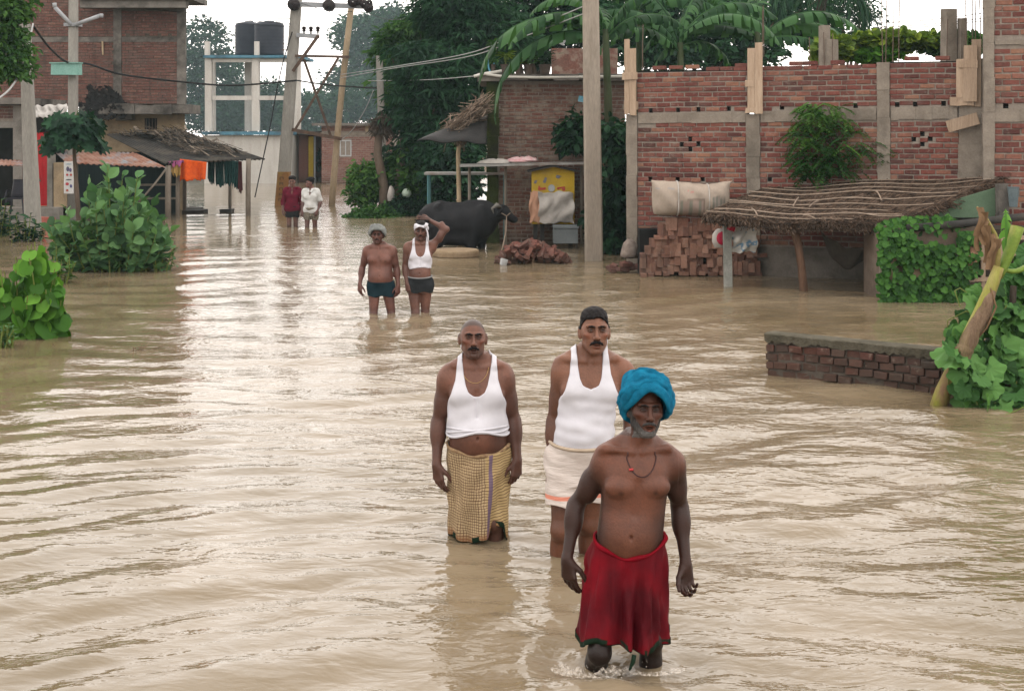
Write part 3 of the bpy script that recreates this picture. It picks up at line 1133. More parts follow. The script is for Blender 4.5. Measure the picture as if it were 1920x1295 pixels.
# ------------------------------------------------------------------ water tower
M_LIME = mat_noisy('dirty_limewash', (.46, .44, .40), (.58, .56, .52), 2, .9, .3, .01, c3=(.33, .30, .27), stretch=(1.5, 1.5, .3))
M_TRIM = mat_noisy('faded_blue_trim', (.06, .17, .24), (.12, .25, .32), 3, .8, .3, .01, c3=(.05, .06, .07))
YT = 66.0
rt = thing('water_tower', 'pale concrete water tower frame carrying two dark tanks', 'water tower', (PX(460, YT), YT, 0))
mb = MB()
mb.span((PX(383, YT), YT, -.5), (PX(545, YT), YT + 4.2, PZ(254, YT)))
mb.build('base_house', M_LIME, rt)
mb = MB()
mb.span((PX(380, YT), YT - .25, PZ(253, YT)), (PX(548, YT), YT + 4.4, PZ(247, YT)))
mb.build('base_roof', M_TRIM, rt)
for px, dy in ((391.5, 0), (480, 0), (557, 0), (391.5 + 6, 3.2), (466, 3.2), (548, 3.2)):
    mb = MB()
    Y_ = YT + .2 + dy
    mb.box((PX(px, Y_), Y_, (PZ(246, Y_) + PZ(109, Y_)) / 2), (.32, .32, PZ(109, Y_) - PZ(246, Y_)), jit=.01)
    mb.build('column', M_LIME, rt)
for dy in (0, 3.2):
    Y_ = YT + .2 + dy
    for a, b in ((399, 473), (487, 550)):
        for ya_, yb_ in ((188, 180), (117, 110.5)):
            mb = MB()
            mb.span((PX(a, Y_), Y_ - .13, PZ(ya_, Y_)), (PX(b, Y_), Y_ + .13, PZ(yb_, Y_)))
            mb.build('beam', M_LIME, rt)
mb = MB()
mb.span((PX(382, YT), YT - .15, PZ(109, YT)), (PX(566, YT), YT + 4.0, PZ(104, YT)))
mb.build('tank_deck', M_TRIM, rt)
for px in (388, 481):
    mb = MB()
    mb.box((PX(px, YT), YT + .1, (PZ(104, YT) + PZ(78, YT)) / 2), (.22, .22, PZ(78, YT) - PZ(104, YT)))
    mb.build('stub_column', M_LIME, rt)
M_TANK = mat_noisy('black_tank_plastic', (.030, .034, .045), (.045, .050, .062), 2, .5, .15, .004)
tk = None
for px, Y_, w, tp in ((505, YT + 1.0, 55, 41), (467, YT + 2.6, 52, 42)):
    r = w / 2 / FPX * Y_
    h = PZ(tp, Y_) - PZ(104, Y_)
    t_k = thing('water_tank', 'right, nearer black water tank on the tower deck' if px == 505 else 'left black water tank, half hidden behind the other on the tower deck', 'tank', (PX(px, Y_), Y_, PZ(104, Y_)), 'black tanks on the water tower')
    mb = MB()
    prof = [(0, .0), (r * .97, .0)]
    nr_ = 9
    for k in range(nr_):
        z0 = h * .92 * k / nr_
        prof += [(r, z0 + .02), (r, z0 + h * .92 / nr_ - .05), (r * .988, z0 + h * .92 / nr_ - .02)]
    prof += [(r * .96, h * .92), (r * .8, h * .97), (r * .3, h), (0, h)]
    mb.lathe((PX(px, Y_), Y_, PZ(104, Y_) + .01), prof, 28)
    mb.build('tank_body', M_TANK, t_k, True)
    mb = MB()
    mb.lathe((PX(px, Y_), Y_, PZ(104, Y_) + h), [(r * .32, -.03), (r * .32, .04), (0, .05)], 16)
    mb.build('lid', M_TANK, t_k)

# far boundary wall along the flooded field
YW = 69.5
bw = thing('boundary_wall', 'long low grey boundary wall along the far edge of the flood', 'wall', (PX(480, YW), YW, 0))
for k in range(9):
    mb = MB()
    xa, xb = 300 + k * 42, 300 + (k + 1) * 42
    mb.span((PX(xa, YW) + .02, YW, -.4), (PX(xb, YW) - .02, YW + .2, PZ(333, YW) + RNG.uniform(-.04, .03)))
    mb.build('wall_section', M_GREYPL, bw)

# ------------------------------------------------------------------ low brick wall in the water, right
WW = Wall(1436, WY(705), 1800, WY(742))
rw = thing('low_brick_wall', 'low old brick wall with a cement coping standing out of the water', 'wall', tuple(WW.pt(1, 0)))
vw = lambda px, py: WW.uz(px, py)
w0, w1 = vw(1437, 650)[0], vw(1900, 650)[0]
tl = lambda u: vw(1437, 624)[1] - .012 * u
mb = MB()
WW.slab(mb, w0 + .03, w1, -.5, tl(w0) - .08, -.20, -.018, z1b=tl(w1) - .08)
mb.build('wall_core', M_MORTAR_D, rw)
lay_bricks(rw, WW, [(w0, w1, -.17, lambda u: tl(u) - .055)], M_BRICK_OLD, size=(.132, .10, .068), pitch=(.147, .084), rough=4.2, out=.010, z_origin=-.02)
# header ends on the short face
for k in range(5):
    z = .03 + k * .086
    if z < tl(w0) - .06:
        M = Matrix.Translation(Vector(WW.pt(w0 + .045 + RNG.uniform(-.01, .01), z, -.145))) @ Euler((0, 0, WW.ang + math.pi / 2 + RNG.normal(0, .04))).to_matrix().to_4x4()
        brick_object(rw, M_BRICK_OLD, (.215, .10, .072), M)
M_COPING = mat_noisy('weathered_coping', (.070, .064, .045), (.125, .112, .084), 5, .9, .8, .02, c3=(.045, .046, .030))
mb = MB()
G = []
nn = 60
for k in range(nn):
    u = w0 - .015 + (w1 - w0 + .015) * k / (nn - 1)
    e = .012 * math.sin(u * 9) + RNG.uniform(-.008, .008)
    zt_ = tl(u)
    G.append([WW.pt(u, zt_ - .085 + RNG.uniform(-.02, .02), .016 + RNG.uniform(-.004, .006)), WW.pt(u, zt_ - .01 + e * .3, .022 + e * .4), WW.pt(u, zt_ + e * .4, .005), WW.pt(u, zt_ + e * .3, -.10), WW.pt(u, zt_ - .005, -.21), WW.pt(u, zt_ - .09, -.22)])
mb.grid(np.array(G))
mb.add(np.array(G[0]), quads=[[0, 1, 2, 3], [0, 3, 4, 5]])
mb.build('coping', M_COPING, rw)

# ================================================================== plants
def mat_leaf(name, c1, c2, rough=.58, trans=.25, tip=None):
    """leaf tissue: tone per leaf, some light passing through"""
    t = NT(name)
    r = t.math('FRACT', t.math('ADD', t.attr('rnd'), t.objrnd()))
    st = [(0.0, tuple(x * .45 for x in c1)), (.35, tuple(x * .85 for x in c1)), (.85, c2)]
    if tip:
        st.append((.985, c2))
        st.append((1.0, tip))
    col = t.ramp(r, st)
    geo = t.n('ShaderNodeNewGeometry')
    n = t.noise(geo.outputs['Position'], 5, 3, .6)
    col = t.mix(.35, col, t.ramp(n, [(.3, (.7, .7, .7)), (.7, (1.25, 1.25, 1.2))]), 'MULTIPLY')
    col = t.mix(1.0, col, (ALBEDO,) * 3, 'MULTIPLY')
    p = t.n('ShaderNodeBsdfPrincipled')
    t.l(col, p.inputs['Base Color'])
    p.inputs['Roughness'].default_value = rough
    p.inputs['Specular IOR Level'].default_value = .09
    tr = t.n('ShaderNodeBsdfTranslucent')
    t.l(t.mix(1.0, col, (1.15, 1.3, .6), 'MULTIPLY'), tr.inputs['Color'])
    mx = t.n('ShaderNodeMixShader')
    mx.inputs[0].default_value = trans
    t.l(p.outputs[0], mx.inputs[1])
    t.l(tr.outputs[0], mx.inputs[2])
    t.l(mx.outputs[0], t.out.inputs['Surface'])
    return t.m


M_BARK = mat_noisy('bark', (.10, .075, .055), (.17, .13, .10), 7, .95, .8, .02, stretch=(1, 1, .25))
M_BARK_D = mat_noisy('dark_bark', (.05, .04, .032), (.09, .07, .055), 7, .95, .8, .02, stretch=(1, 1, .25))
M_LF_DARK = mat_leaf('dark_green_leaf', (.011, .042, .022), (.026, .078, .036))
M_LF_MID = mat_leaf('mid_green_leaf', (.036, .105, .026), (.080, .175, .038))
M_LF_BRIGHT = mat_leaf('bright_green_leaf', (.060, .18, .020), (.12, .28, .035))
M_LF_FAR = mat_leaf('far_tree_leaf', (.014, .050, .028), (.034, .085, .045))
M_LF_CALO = mat_leaf('grey_green_leaf', (.068, .165, .062), (.130, .255, .100), .55)
M_LF_YEL = mat_leaf('yellow_green_leaf', (.10, .17, .020), (.20, .27, .035))
M_LF_BANANA = mat_leaf('banana_leaf', (.030, .090, .034), (.060, .145, .050), .42, .3)
M_BSTEM = mat_noisy('dark_banana_stem', (.028, .042, .020), (.06, .075, .035), 5, .6, .3, .006, c3=(.05, .035, .022), stretch=(1, 1, .3))
M_LF_VINE = mat_leaf('creeper_leaf', (.034, .112, .020), (.072, .190, .034), .5)
M_LF_GOURD = mat_leaf('gourd_leaf', (.058, .160, .042), (.115, .255, .068), .5)
M_DRY = mat_noisy('dry_leaf', (.14, .085, .045), (.24, .15, .085), 9, .9, .6, .01, stretch=(1, 1, .3))
M_STEM = mat_noisy('green_stem', (.10, .14, .03), (.17, .20, .05), 8, .6, .3, .005)
M_TWIG = mat_noisy('brown_twig', (.12, .085, .055), (.20, .15, .10), 12, .9, .5, .006)


def leaf_flat(outline, fold=.12, curl=.15, nseg=5):
    """leaf along +y (length 1), blade in x, up +z; outline(t) = half width; 2 x nseg quads"""
    V, Q = [], []
    for i in range(nseg + 1):
        t = i / nseg
        w = outline(t)
        z = -curl * t * t
        V += [(-w, t, z + fold * w), (0, t, z), (w, t, z + fold * w)]
    for i in range(nseg):
        a = i * 3
        Q += [[a, a + 1, a + 4, a + 3], [a + 1, a + 2, a + 5, a + 4]]
    return np.array(V, float), np.array(Q)


L_OVAL = leaf_flat(lambda t: .30 * math.sin(math.pi * min(1, t * .96 + .03)) ** .8, .5, .25, 3)
L_SMALL = (np.array([(0, 0, 0), (-.22, .5, .05), (0, 1, -.12), (.22, .5, .05)]), np.array([[0, 1, 2, 3]]))
L_BLADE = (np.array([(0, 0, 0), (-.16, .42, .06), (0, 1, -.22), (.16, .42, .06)]), np.array([[0, 1, 2, 3]]))
L_BROAD = (np.array([(0, 0, 0), (-.30, .48, .08), (0, 1, -.16), (.30, .48, .08)]), np.array([[0, 1, 2, 3]]))
L_OBOV = leaf_flat(lambda t: .36 * math.sin(math.pi * min(1, t ** 1.25 * .97 + .02)) ** .75 if t > 0 else .03, .35, .22, 5)
L_LANCE = leaf_flat(lambda t: .15 * math.sin(math.pi * min(1, t * .97 + .02)) ** .8, .4, .35, 3)


def leaf_radial(lobes, depth, notch=.55, n=22, cup=.12, pts=.0):
    """roundish leaf with its stalk at the origin, apex +y; star-shaped outline"""
    V = [(0, .30, -.03)]
    for i in range(n):
        a = -math.pi / 2 + 2 * math.pi * (i + .5) / n
        r = .5 * (1 + depth * math.cos(lobes * (a - math.pi / 2)))
        da = abs(((a + math.pi / 2 + math.pi) % (2 * math.pi)) - math.pi)
        r *= 1 - notch * math.exp(-(da / .34) ** 2)
        ap = abs(((a - math.pi / 2 + math.pi) % (2 * math.pi)) - math.pi)
        r *= 1 + pts * math.exp(-(ap / .3) ** 2)
        x, y = r * math.cos(a), .42 + r * math.sin(a)
        V.append((x, y, cup * (x * x + (y - .3) ** 2) * 1.6 - .25 * max(0, y - .4) ** 2 - .05 * math.cos(lobes * 2 * a)))
    T = [[0, 1 + i, 1 + (i + 1) % n] for i in range(n)]
    return np.array(V, float), np.array(T)


L_HEART = leaf_radial(1, .04, .62, 18, .1, .22)
L_GOURD = leaf_radial(5, .13, .6, 30, .18)
L_IVY = leaf_radial(3, .07, .45, 10, .15, .25)


def frames(d, up, roll=None):
    """rotation matrices with y = d, z near up"""
    d = d / (np.linalg.norm(d, axis=1, keepdims=True) + 1e-9)
    x = np.cross(d, up)
    x /= np.linalg.norm(x, axis=1, keepdims=True) + 1e-9
    z = np.cross(x, d)
    if roll is not None:
        c, s = np.cos(roll)[:, None], np.sin(roll)[:, None]
        x, z = x * c + z * s, z * c - x * s
    return np.stack([x, d, z], -1)                      # columns


def scatter(leaf, pos, d, up, size, roll=None, rnd=None, squash=None):
    lv, lf = leaf
    M = frames(d, up, roll)
    n, k = len(pos), len(lv)
    s = np.broadcast_to(np.asarray(size, float), (n,))
    lv2 = np.broadcast_to(lv[None], (n, k, 3))
    V = np.einsum('nij,nkj->nki', M, lv2) * s[:, None, None] + pos[:, None]
    F = (lf[None] + (np.arange(n) * k)[:, None, None]).reshape(-1, lf.shape[1])
    r = RNG.random(n) if rnd is None else rnd
    return V.reshape(-1, 3), F, np.repeat(r, k)


def foliage(name, mat, leaf, pos, d, up, size, parent, roll=None, rnd=None, stuff=False):
    V, F, r = scatter(leaf, pos, d, up, size, roll, rnd)
    me = mesh_from(name, V, [F], False, {'rnd': r})
    o = link(name, me, parent, mat)
    if stuff:
        o['kind'] = 'stuff'
    return o


_leaf_me = {}


def leaf_objects(parent, mat, leaf, key, pos, d, up, size, roll=None, name='leaf', variants=3):
    """every leaf an object of its own, sharing a few meshes"""
    if (key, mat.name) not in _leaf_me:
        ms = []
        for v in range(variants):
            lv = leaf[0].copy()
            lv[:, 2] += .05 * np.sin(lv[:, 0] * (5 + v) + v) + .04 * np.sin(lv[:, 1] * (6 + 2 * v) + 2 * v)
            lv[:, 0] *= RNG.uniform(.88, 1.1)
            me = mesh_from(name, lv, [leaf[1]], True, {'rnd': np.zeros(len(lv))})
            me.materials.append(mat)
            ms.append(me)
        _leaf_me[(key, mat.name)] = ms
    ms = _leaf_me[(key, mat.name)]
    M = frames(d, up, roll)
    s = np.broadcast_to(np.asarray(size, float), (len(pos),))
    inv = Matrix.Translation(-Vector(parent.location))
    for i in range(len(pos)):
        o = bpy.data.objects.new(name, ms[i % len(ms)])
        COL.objects.link(o)
        o.parent = parent
        o.matrix_parent_inverse = inv
        m = np.eye(4)
        m[:3, :3] = M[i] * s[i]
        m[:3, 3] = pos[i]
        o.matrix_basis = Matrix(m.tolist())


def rand_dir(n, g=None):
    g = g or RNG
    v = g.normal(size=(n, 3))
    return v / np.linalg.norm(v, axis=1, keepdims=True)


def crown_points(blobs, n_clump, per, clump_r, flat=.6, droop=.3, hollow=.55):
    """leaf positions: clumps spread through a union of ellipsoids, leaves shelled round each clump"""
    wts = np.array([b[3] * b[4] * b[5] for b in blobs]) ** .75
    pick = RNG.choice(len(blobs), n_clump, p=wts / wts.sum())
    B = np.array([b[:6] for b in blobs])[pick]
    dr = rand_dir(n_clump)
    rr = (hollow + (1 - hollow) * RNG.random(n_clump)) ** .8
    C = B[:, :3] + dr * B[:, 3:6] * rr[:, None]
    cr = clump_r * RNG.uniform(.6, 1.35, n_clump)
    cc = np.repeat(C, per, 0)
    crr = np.repeat(cr, per)
    ld = rand_dir(len(cc))
    ld[:, 2] = np.abs(ld[:, 2]) * .8 + ld[:, 2] * .2
    pos = cc + ld * crr[:, None] * np.array((1, 1, flat)) * (RNG.random(len(cc)) ** .4)[:, None]
    d = ld * .8 + rand_dir(len(cc)) * .5 + np.array((0, 0, -droop))
    ton = np.repeat(RNG.random(n_clump), per) * .6 + RNG.random(len(cc)) * .4
    return pos, d, ton, C


def limbs(mb, base, top, r0, ends, bend=.15, n=7):
    """trunk from base to top, limbs from the trunk to the given ends"""
    base, top = np.array(base, float), np.array(top, float)
    L = np.linalg.norm(top - base)
    t = np.linspace(0, 1, n)
    wob = np.cumsum(RNG.normal(0, bend * L * .06, (n, 3)), 0) * np.array((1, 1, 0))
    wob -= wob[:1]
    pts = base + (top - base) * t[:, None] + wob
    mb.tube(pts, r0 * (1 - .55 * t) * (1 + .25 * np.exp(-t * 12)), 9)
    for e in ends:
        e = np.array(e, float)
        k = RNG.uniform(.45, 1.0)
        s = pts[int(k * (n - 1))]
        m = (s + e) / 2 + np.array((0, 0, .12 * np.linalg.norm(e - s))) * RNG.uniform(-.2, 1) + RNG.normal(0, .06 * np.linalg.norm(e - s), 3)
        q = np.linspace(0, 1, 6)[:, None]
        c = (1 - q) ** 2 * s + 2 * q * (1 - q) * m + q * q * e
        mb.tube(c, np.linspace(r0 * .38, r0 * .07, 6), 6)


def tree(name, label, base, top, r0, blobs, mat, leaf=L_OVAL, size=.22, n_clump=300, per=22, clump_r=.5, bark=None, group=None, cat='tree', flat=.6, droop=.3, hollow=.55, bark_ends=12):
    root = thing(name, label, cat, tuple(base), group)
    pos, d, ton, C = crown_points(blobs, n_clump, per, clump_r, flat, droop, hollow)
    foliage('crown', mat, leaf, pos, d, np.tile((0, 0, 1.), (len(pos), 1)) + rand_dir(len(pos)) * .3, size * RNG.uniform(.65, 1.3, len(pos)), root, RNG.normal(0, .6, len(pos)), ton)
    mb = MB()
    limbs(mb, base, top, r0, C[RNG.choice(len(C), min(bark_ends, len(C)), replace=False)])
    mb.build('trunk', bark or M_BARK, root, True)
    return root


def pb(x, y, Y, rx, ry, depth=None):
    """crown ellipsoid seen at pixel (x, y), rx, ry pixels wide/high, at distance Y"""
    p = P(x, y, Y)
    s = Y / FPX
    return (p[0], p[1], p[2], rx * s, (depth or rx * s), ry * s)


# ------------------------------------------------------------------ far trees fading in the haze
FT = 'hazy trees beyond the flooded field'
tree('tree', 'hazy tree showing between the old brick building and the water tower', (PX(385, 246), 246, .6), (PX(388, 246), 246, 5), .3,
     [pb(380, 85, 246, 44, 46), pb(362, 150, 246, 40, 60), pb(410, 150, 246, 45, 55), pb(395, 215, 246, 60, 40), pb(440, 200, 253, 40, 50)], M_LF_FAR, L_BROAD, size=0.81, n_clump=714, per=16, clump_r=1.78, group=FT)
tree('tree', 'hazy tree behind the legs of the water tower', (PX(470, 262), 262, .6), (PX(470, 262), 262, 4), .3,
     [pb(450, 215, 262, 60, 45), pb(500, 200, 262, 50, 50), pb(540, 240, 262, 40, 40), pb(425, 130, 262, 26, 26)], M_LF_FAR, L_BROAD, size=0.88, n_clump=561, per=16, clump_r=1.78, group=FT)
tree('tree', 'tall hazy tree crown behind the leaning pole', (PX(690, 280), 280, .8), (PX(690, 280), 280, 7), .4,
     [pb(690, 70, 280, 62, 42), pb(735, 60, 280, 45, 50), pb(645, 280, 280, 38, 30), pb(700, 130, 280, 60, 40), pb(640, 160, 280, 30, 28), pb(745, 130, 280, 40, 50)], M_LF_FAR, L_BROAD, size=0.98, n_clump=884, per=16, clump_r=2.05, group=FT)
tree('tree', 'low hazy tree mass behind the far pinkish house', (PX(600, 253), 253, .6), (PX(600, 253), 253, 3), .3,
     [pb(580, 215, 253, 45, 40), pb(640, 205, 253, 50, 35), pb(690, 190, 253, 40, 45), pb(550, 245, 253, 30, 30), pb(735, 200, 253, 40, 50)], M_LF_FAR, L_BROAD, size=0.81, n_clump=714, per=16, clump_r=1.78, group=FT)
tree('tree', 'thin tree showing pale sky through its leaves behind the palm', (PX(1590, 60), 60, .6), (PX(1590, 60), 60, 5), .25,
     [pb(1590, 20, 60, 55, 30), pb(1625, 60, 60, 30, 35), pb(1545, 40, 60, 40, 40), pb(1560, 85, 60, 50, 20)], M_LF_FAR, L_BROAD, size=.2, n_clump=210, per=14, clump_r=.5, group=None)
# shrubs on the far bank
FS = 'shrubs along the far boundary wall'
for px, py, Y, rx, ry, lb in ((430, 305, 71.5, 30, 20, 'pale shrub behind the far wall beside the clothes line'), (500, 308, 71.2, 38, 18, 'grassy shrub behind the far wall under the water tower'), (560, 312, 71.0, 30, 20, 'dull green shrub behind the far wall beside the concrete pole'), (610, 310, 70.8, 26, 22, 'dark shrub behind the far wall under the yellow post')):
    b = pb(px, py, Y, rx, ry)
    r = thing('shrub', lb, 'shrub', (b[0], Y, .2), FS)
    pos, d, ton, C = crown_points([b], 110, 12, .32)
    d = d * .5 + np.array((0, 0, .8))
    foliage('foliage', M_LF_MID if px < 540 else M_LF_FAR, L_LANCE, pos, d, rand_dir(len(pos)), .42 * RNG.uniform(.6, 1.2, len(pos)), r, None, ton)

# ------------------------------------------------------------------ big feathery tree in the middle
tree('tree', 'large dark feathery tree between the lane and the plastered house', (PX(800, 43), 43, -.3), (PX(835, 43), 43, 4.2), .34,
     [pb(850, 150, 42, 95, 70), pb(790, 210, 42, 65, 60), pb(900, 70, 43, 90, 60), pb(780, 120, 42, 50, 40), pb(830, 270, 41.5, 70, 45), pb(900, 215, 42, 55, 45), pb(860, 20, 43, 80, 50)],
     M_LF_DARK, L_BLADE, size=.29, n_clump=1050, per=22, clump_r=.42, flat=.4, droop=.55, hollow=.5)
tree('tree', 'tree with lighter sprays leaning over the lane behind the broken trunk', (PX(760, 47), 47, -.3), (PX(765, 47), 47, 4.0), .2,
     [pb(755, 75, 47, 40, 35), pb(735, 105, 47, 30, 25), pb(790, 60, 47, 45, 30), pb(750, 170, 46, 36, 40)], M_LF_MID, L_BLADE, size=.27, n_clump=220, per=20, clump_r=.4, flat=.4, droop=.5)
tree('tree', 'dark tree crown cut off by the top of the photo above the roof plants', (PX(1010, 46), 46, -.3), (PX(1010, 46), 46, 4.5), .3,
     [pb(970, 20, 46, 70, 60), pb(1050, 20, 46, 70, 55), pb(1010, 90, 46, 80, 40), pb(1110, 40, 46, 60, 50), pb(950, 100, 46, 40, 40)], M_LF_DARK, L_BROAD, size=.24, n_clump=520, per=18, clump_r=.5)
tree('tree', 'broad dark tree mass behind the banana plants and the brick wall', (PX(1280, 44), 44, -.3), (PX(1280, 44), 44, 4.5), .3,
     [pb(1200, 60, 44, 80, 60), pb(1300, 50, 44, 90, 55), pb(1400, 40, 44, 90, 50), pb(1500, 40, 45, 60, 50), pb(1250, 110, 43, 90, 30), pb(1390, 100, 43, 80, 30)], M_LF_DARK, L_BROAD, size=.26, n_clump=620, per=16, clump_r=.5)
# foliage overhanging at the top left
tree('tree', 'tree overhanging from the left edge of the photo above the shop', (PX(-130, 30), 30, 0), (PX(-90, 30), 30, 3.6), .2,
     [pb(-10, 40, 30, 62, 46), pb(10, 105, 30, 46, 40), pb(-40, 130, 30, 50, 40), pb(35, 135, 30, 22, 18), pb(20, 10, 30, 40, 30)], M_LF_MID, L_OVAL, size=.13, n_clump=330, per=24, clump_r=.24, droop=.5)
# dark drooping big-leaf tree by the pole
r = thing('papaya_tree', 'small dark papaya tree with drooping lobed leaves in front of the shop', 'tree', (PX(140, 36), 36, -.3))
mb = MB()
mb.tube([P(150, 440, 36), P(144, 360, 36), P(140, 300, 36), P(137, 232, 36)], [.07, .06, .05, .035], 8)
mb.build('trunk', M_BARK, r, True)
pos, dd = [], []
for k in range(150):
    a = RNG.uniform(0, 6.28)
    e = RNG.uniform(-.5, .9)
    rr = .74 * RNG.random() ** .5
    c = np.array(P(136, 240, 36))
    pos.append(c + np.array((rr * math.cos(a) * .88, rr * math.sin(a) * .7, .55 * e - .45 * rr * rr)))
    dd.append((math.cos(a), math.sin(a), -.9 - rr * .4))
leaf_objects(r, M_LF_DARK, leaf_radial(7, .30, .5, 28, .15), 'papaya', np.array(pos), np.array(dd), np.tile((0, 0, 1.), (150, 1)) + rand_dir(150) * .5, RNG.uniform(.24, .42, 150))
mb = MB()
for k in range(0, 150, 4):
    mb.tube([np.array(P(138, 240, 36)), np.array(P(138, 232, 36)) * .4 + pos[k] * .6 + np.array((0, 0, .1)), pos[k]], [.012, .009, .006], 4, False)
o = mb.build('leaf_stalks', M_STEM, r)
o['kind'] = 'stuff'


# ------------------------------------------------------------------ bushes standing in the flood
def bush(name, label, base, leaf, key, mat, n, stems, size, spread, height, cat='bush', stemmat=None, whorl=True, group=None, up=.75, limit=300, xoff=None, hang=0.0, face=0.0):
    """stems rising from one root, leaves set along them"""
    r = thing(name, label, cat, tuple(base), group)
    base = np.array(base, float)
    mb = MB()
    pos, dd = [], []
    per = max(2, n // stems)
    for s in range(stems):
        a = 2 * math.pi * (s + RNG.random()) / stems
        rad = spread * RNG.random() ** .5
        hh = height * RNG.uniform(.45, 1.0) * (1 - .42 * (rad / spread) ** 2)
        if xoff:
            hh *= xoff(rad * math.cos(a) / spread)
        top = base + np.array((rad * math.cos(a), rad * math.sin(a) * .8, hh))
        b0 = base + np.array((rad * math.cos(a) * .45, rad * math.sin(a) * .35, -.25))
        m = (b0 + top) / 2 + np.array((RNG.normal(0, .06), RNG.normal(0, .06), -.03))
        q = np.linspace(0, 1, 7)[:, None]
        c = (1 - q) ** 2 * b0 + 2 * q * (1 - q) * m + q * q * top
        mb.tube(c, np.linspace(.018, .007, 7), 5, False)
        for k in range(per):
            t = .22 + .78 * (k + .5) / per
            p = (1 - t) ** 2 * b0 + 2 * t * (1 - t) * m + t * t * top
            if p[2] < .02:
                p[2] = RNG.uniform(.03, .25)
            b = k * 1.57 + (k // 2) * .8 + s
            e = up if t > .85 else RNG.uniform(-.15, up)
            dd.append((math.cos(b) * (1 - .5 * hang), math.sin(b) * (1 - .5 * hang) - .2 * hang, e - 1.1 * hang))
            pos.append(p)
    st_ = mb.build('stems', stemmat or M_STEM, r, True)
    st_['kind'] = 'stuff'
    pos, dd = np.array(pos), np.array(dd)
    order = np.argsort(pos[:, 1] - .3 * dd[:, 1])
    pos, dd = pos[order], dd[order]
    nn = len(pos)
    sz = size * RNG.uniform(.65, 1.2, nn)
    upv = np.tile((0, -face, 1. - .55 * face), (nn, 1)) + rand_dir(nn) * (.35 + .55 * face)
    k = min(limit, nn)
    leaf_objects(r, mat, leaf, key, pos[:k], dd[:k], upv[:k], sz[:k], RNG.normal(0, .35, k))
    if nn > k:
        foliage('leaf_mass', mat, leaf, pos[k:], dd[k:], upv[k:], sz[k:], r, RNG.normal(0, .35, nn - k), stuff=True)
    return r


YC = WY(508)
bush('milkweed_bush', 'tall grey-green milkweed bush with broad upright leaves in the flood', (PX(205, YC), YC + .2, 0), L_OBOV, 'obov', M_LF_CALO, 1500, 80, .225, 1.16, 1.72, up=1.2, face=.55, xoff=lambda x: 1.08 if abs(x) < .5 else .72)
bush('small_bush', 'low leafy bush at the right foot of the milkweed', (PX(288, YC), YC + .1, 0), L_OBOV, 'obov', M_LF_CALO, 120, 16, .17, .42, .62)
bush('small_bush', 'low yellowish bush between the milkweed and the heart-leaved bush', (PX(95, YC - 2), YC - 2.0, 0), L_OVAL, 'oval', M_LF_MID, 190, 24, .13, .42, .62)
YH = WY(632)
bush('heart_leaved_bush', 'bright green bush with big heart-shaped leaves at the left edge', (PX(52, YH), YH + .1, 0), L_HEART, 'heart', M_LF_BRIGHT, 290, 36, .225, .43, 1.25, up=.1, hang=.75, face=.75)
bush('weed', 'wispy pale weed beside the heart-leaved bush', (PX(6, YH - .7), YH - .7, 0), L_LANCE, 'lance', M_LF_CALO, 150, 26, .09, .16, .28)
bush('weed', 'leafy weed on the bank under the shop', (PX(20, 34), 33.0, .0), L_OVAL, 'oval', M_LF_DARK, 170, 22, .20, .5, 1.05)
bush('weed', 'spiky weed at the foot of the near left pole', (PX(52, 31.5), 31.5, 0), L_LANCE, 'lance', M_LF_DARK, 160, 20, .25, .42, .75)

# hedge of creepers and shrubs round the broken trunks
HB = 'green shrubs crowding the broken trunks'
for i, (px, py, Y, rx, ry, m, sz, lb) in enumerate((
        (690, 345, 42, 34, 40, M_LF_MID, .15, 'light green shrub hanging over the water left of the broken trunk'),
        (735, 330, 43, 40, 60, M_LF_DARK, .17, 'dark shrub between the two broken trunks'),
        (785, 320, 42, 50, 55, M_LF_MID, .20, 'leafy creeper mass right of the broken trunks'),
        (700, 412, 40.5, 44, 24, M_LF_MID, .12, 'low bright bush at the water line behind the grey turban'),
        (765, 400, 41.5, 50, 30, M_LF_DARK, .14, 'low dark bush behind the buffalo'),
        (850, 330, 40, 50, 60, M_LF_DARK, .18, 'dark leafy bush under the black awning'))):
    b = pb(px, py, Y, rx, ry)
    r = thing('shrub', lb, 'shrub', (b[0], Y, -.2), HB)
    pos, d, ton, C = crown_points([b, pb(px + RNG.uniform(-15, 15), py + 20, Y, rx * .8, ry * .7)], int(150 * rx / 40), 15, .26, .7, .4)
    pos[:, 2] = np.maximum(pos[:, 2], .03)
    foliage('foliage', m, L_OVAL, pos, d, np.tile((0, 0, 1.), (len(pos), 1)) + rand_dir(len(pos)) * .4, sz * RNG.uniform(.6, 1.3, len(pos)), r, RNG.normal(0, .5, len(pos)), ton)
    mb = MB()
    limbs(mb, (b[0], Y, -.4), (b[0] + .1, Y, b[2]), .035, C[:8])
    mb.build('stems', M_BARK_D, r)['kind'] = 'stuff'
# dark leaves between the big pole and the brick wall
b1, b2, b3 = pb(1154, 320, 28.4, 32, 110, .5), pb(1150, 420, 28.6, 34, 60, .5), pb(1080, 255, 30.4, 34, 34, .4)
r = thing('shrub', 'tall dark shrub squeezed between the big pole and the brick wall', 'shrub', (b1[0], 29, -.2))
pos, d, ton, C = crown_points([b1, b2, b3], 220, 14, .22, .8, .6)
foliage('foliage', M_LF_DARK, L_OVAL, pos, d, np.tile((0, 0, 1.), (len(pos), 1)) + rand_dir(len(pos)) * .4, .20 * RNG.uniform(.6, 1.3, len(pos)), r, RNG.normal(0, .5, len(pos)), ton)
mb = MB()
limbs(mb, (b1[0], 29, -.4), (b1[0], 29, 1.8), .04, C[:10])
mb.build('stems', M_BARK_D, r)['kind'] = 'stuff'
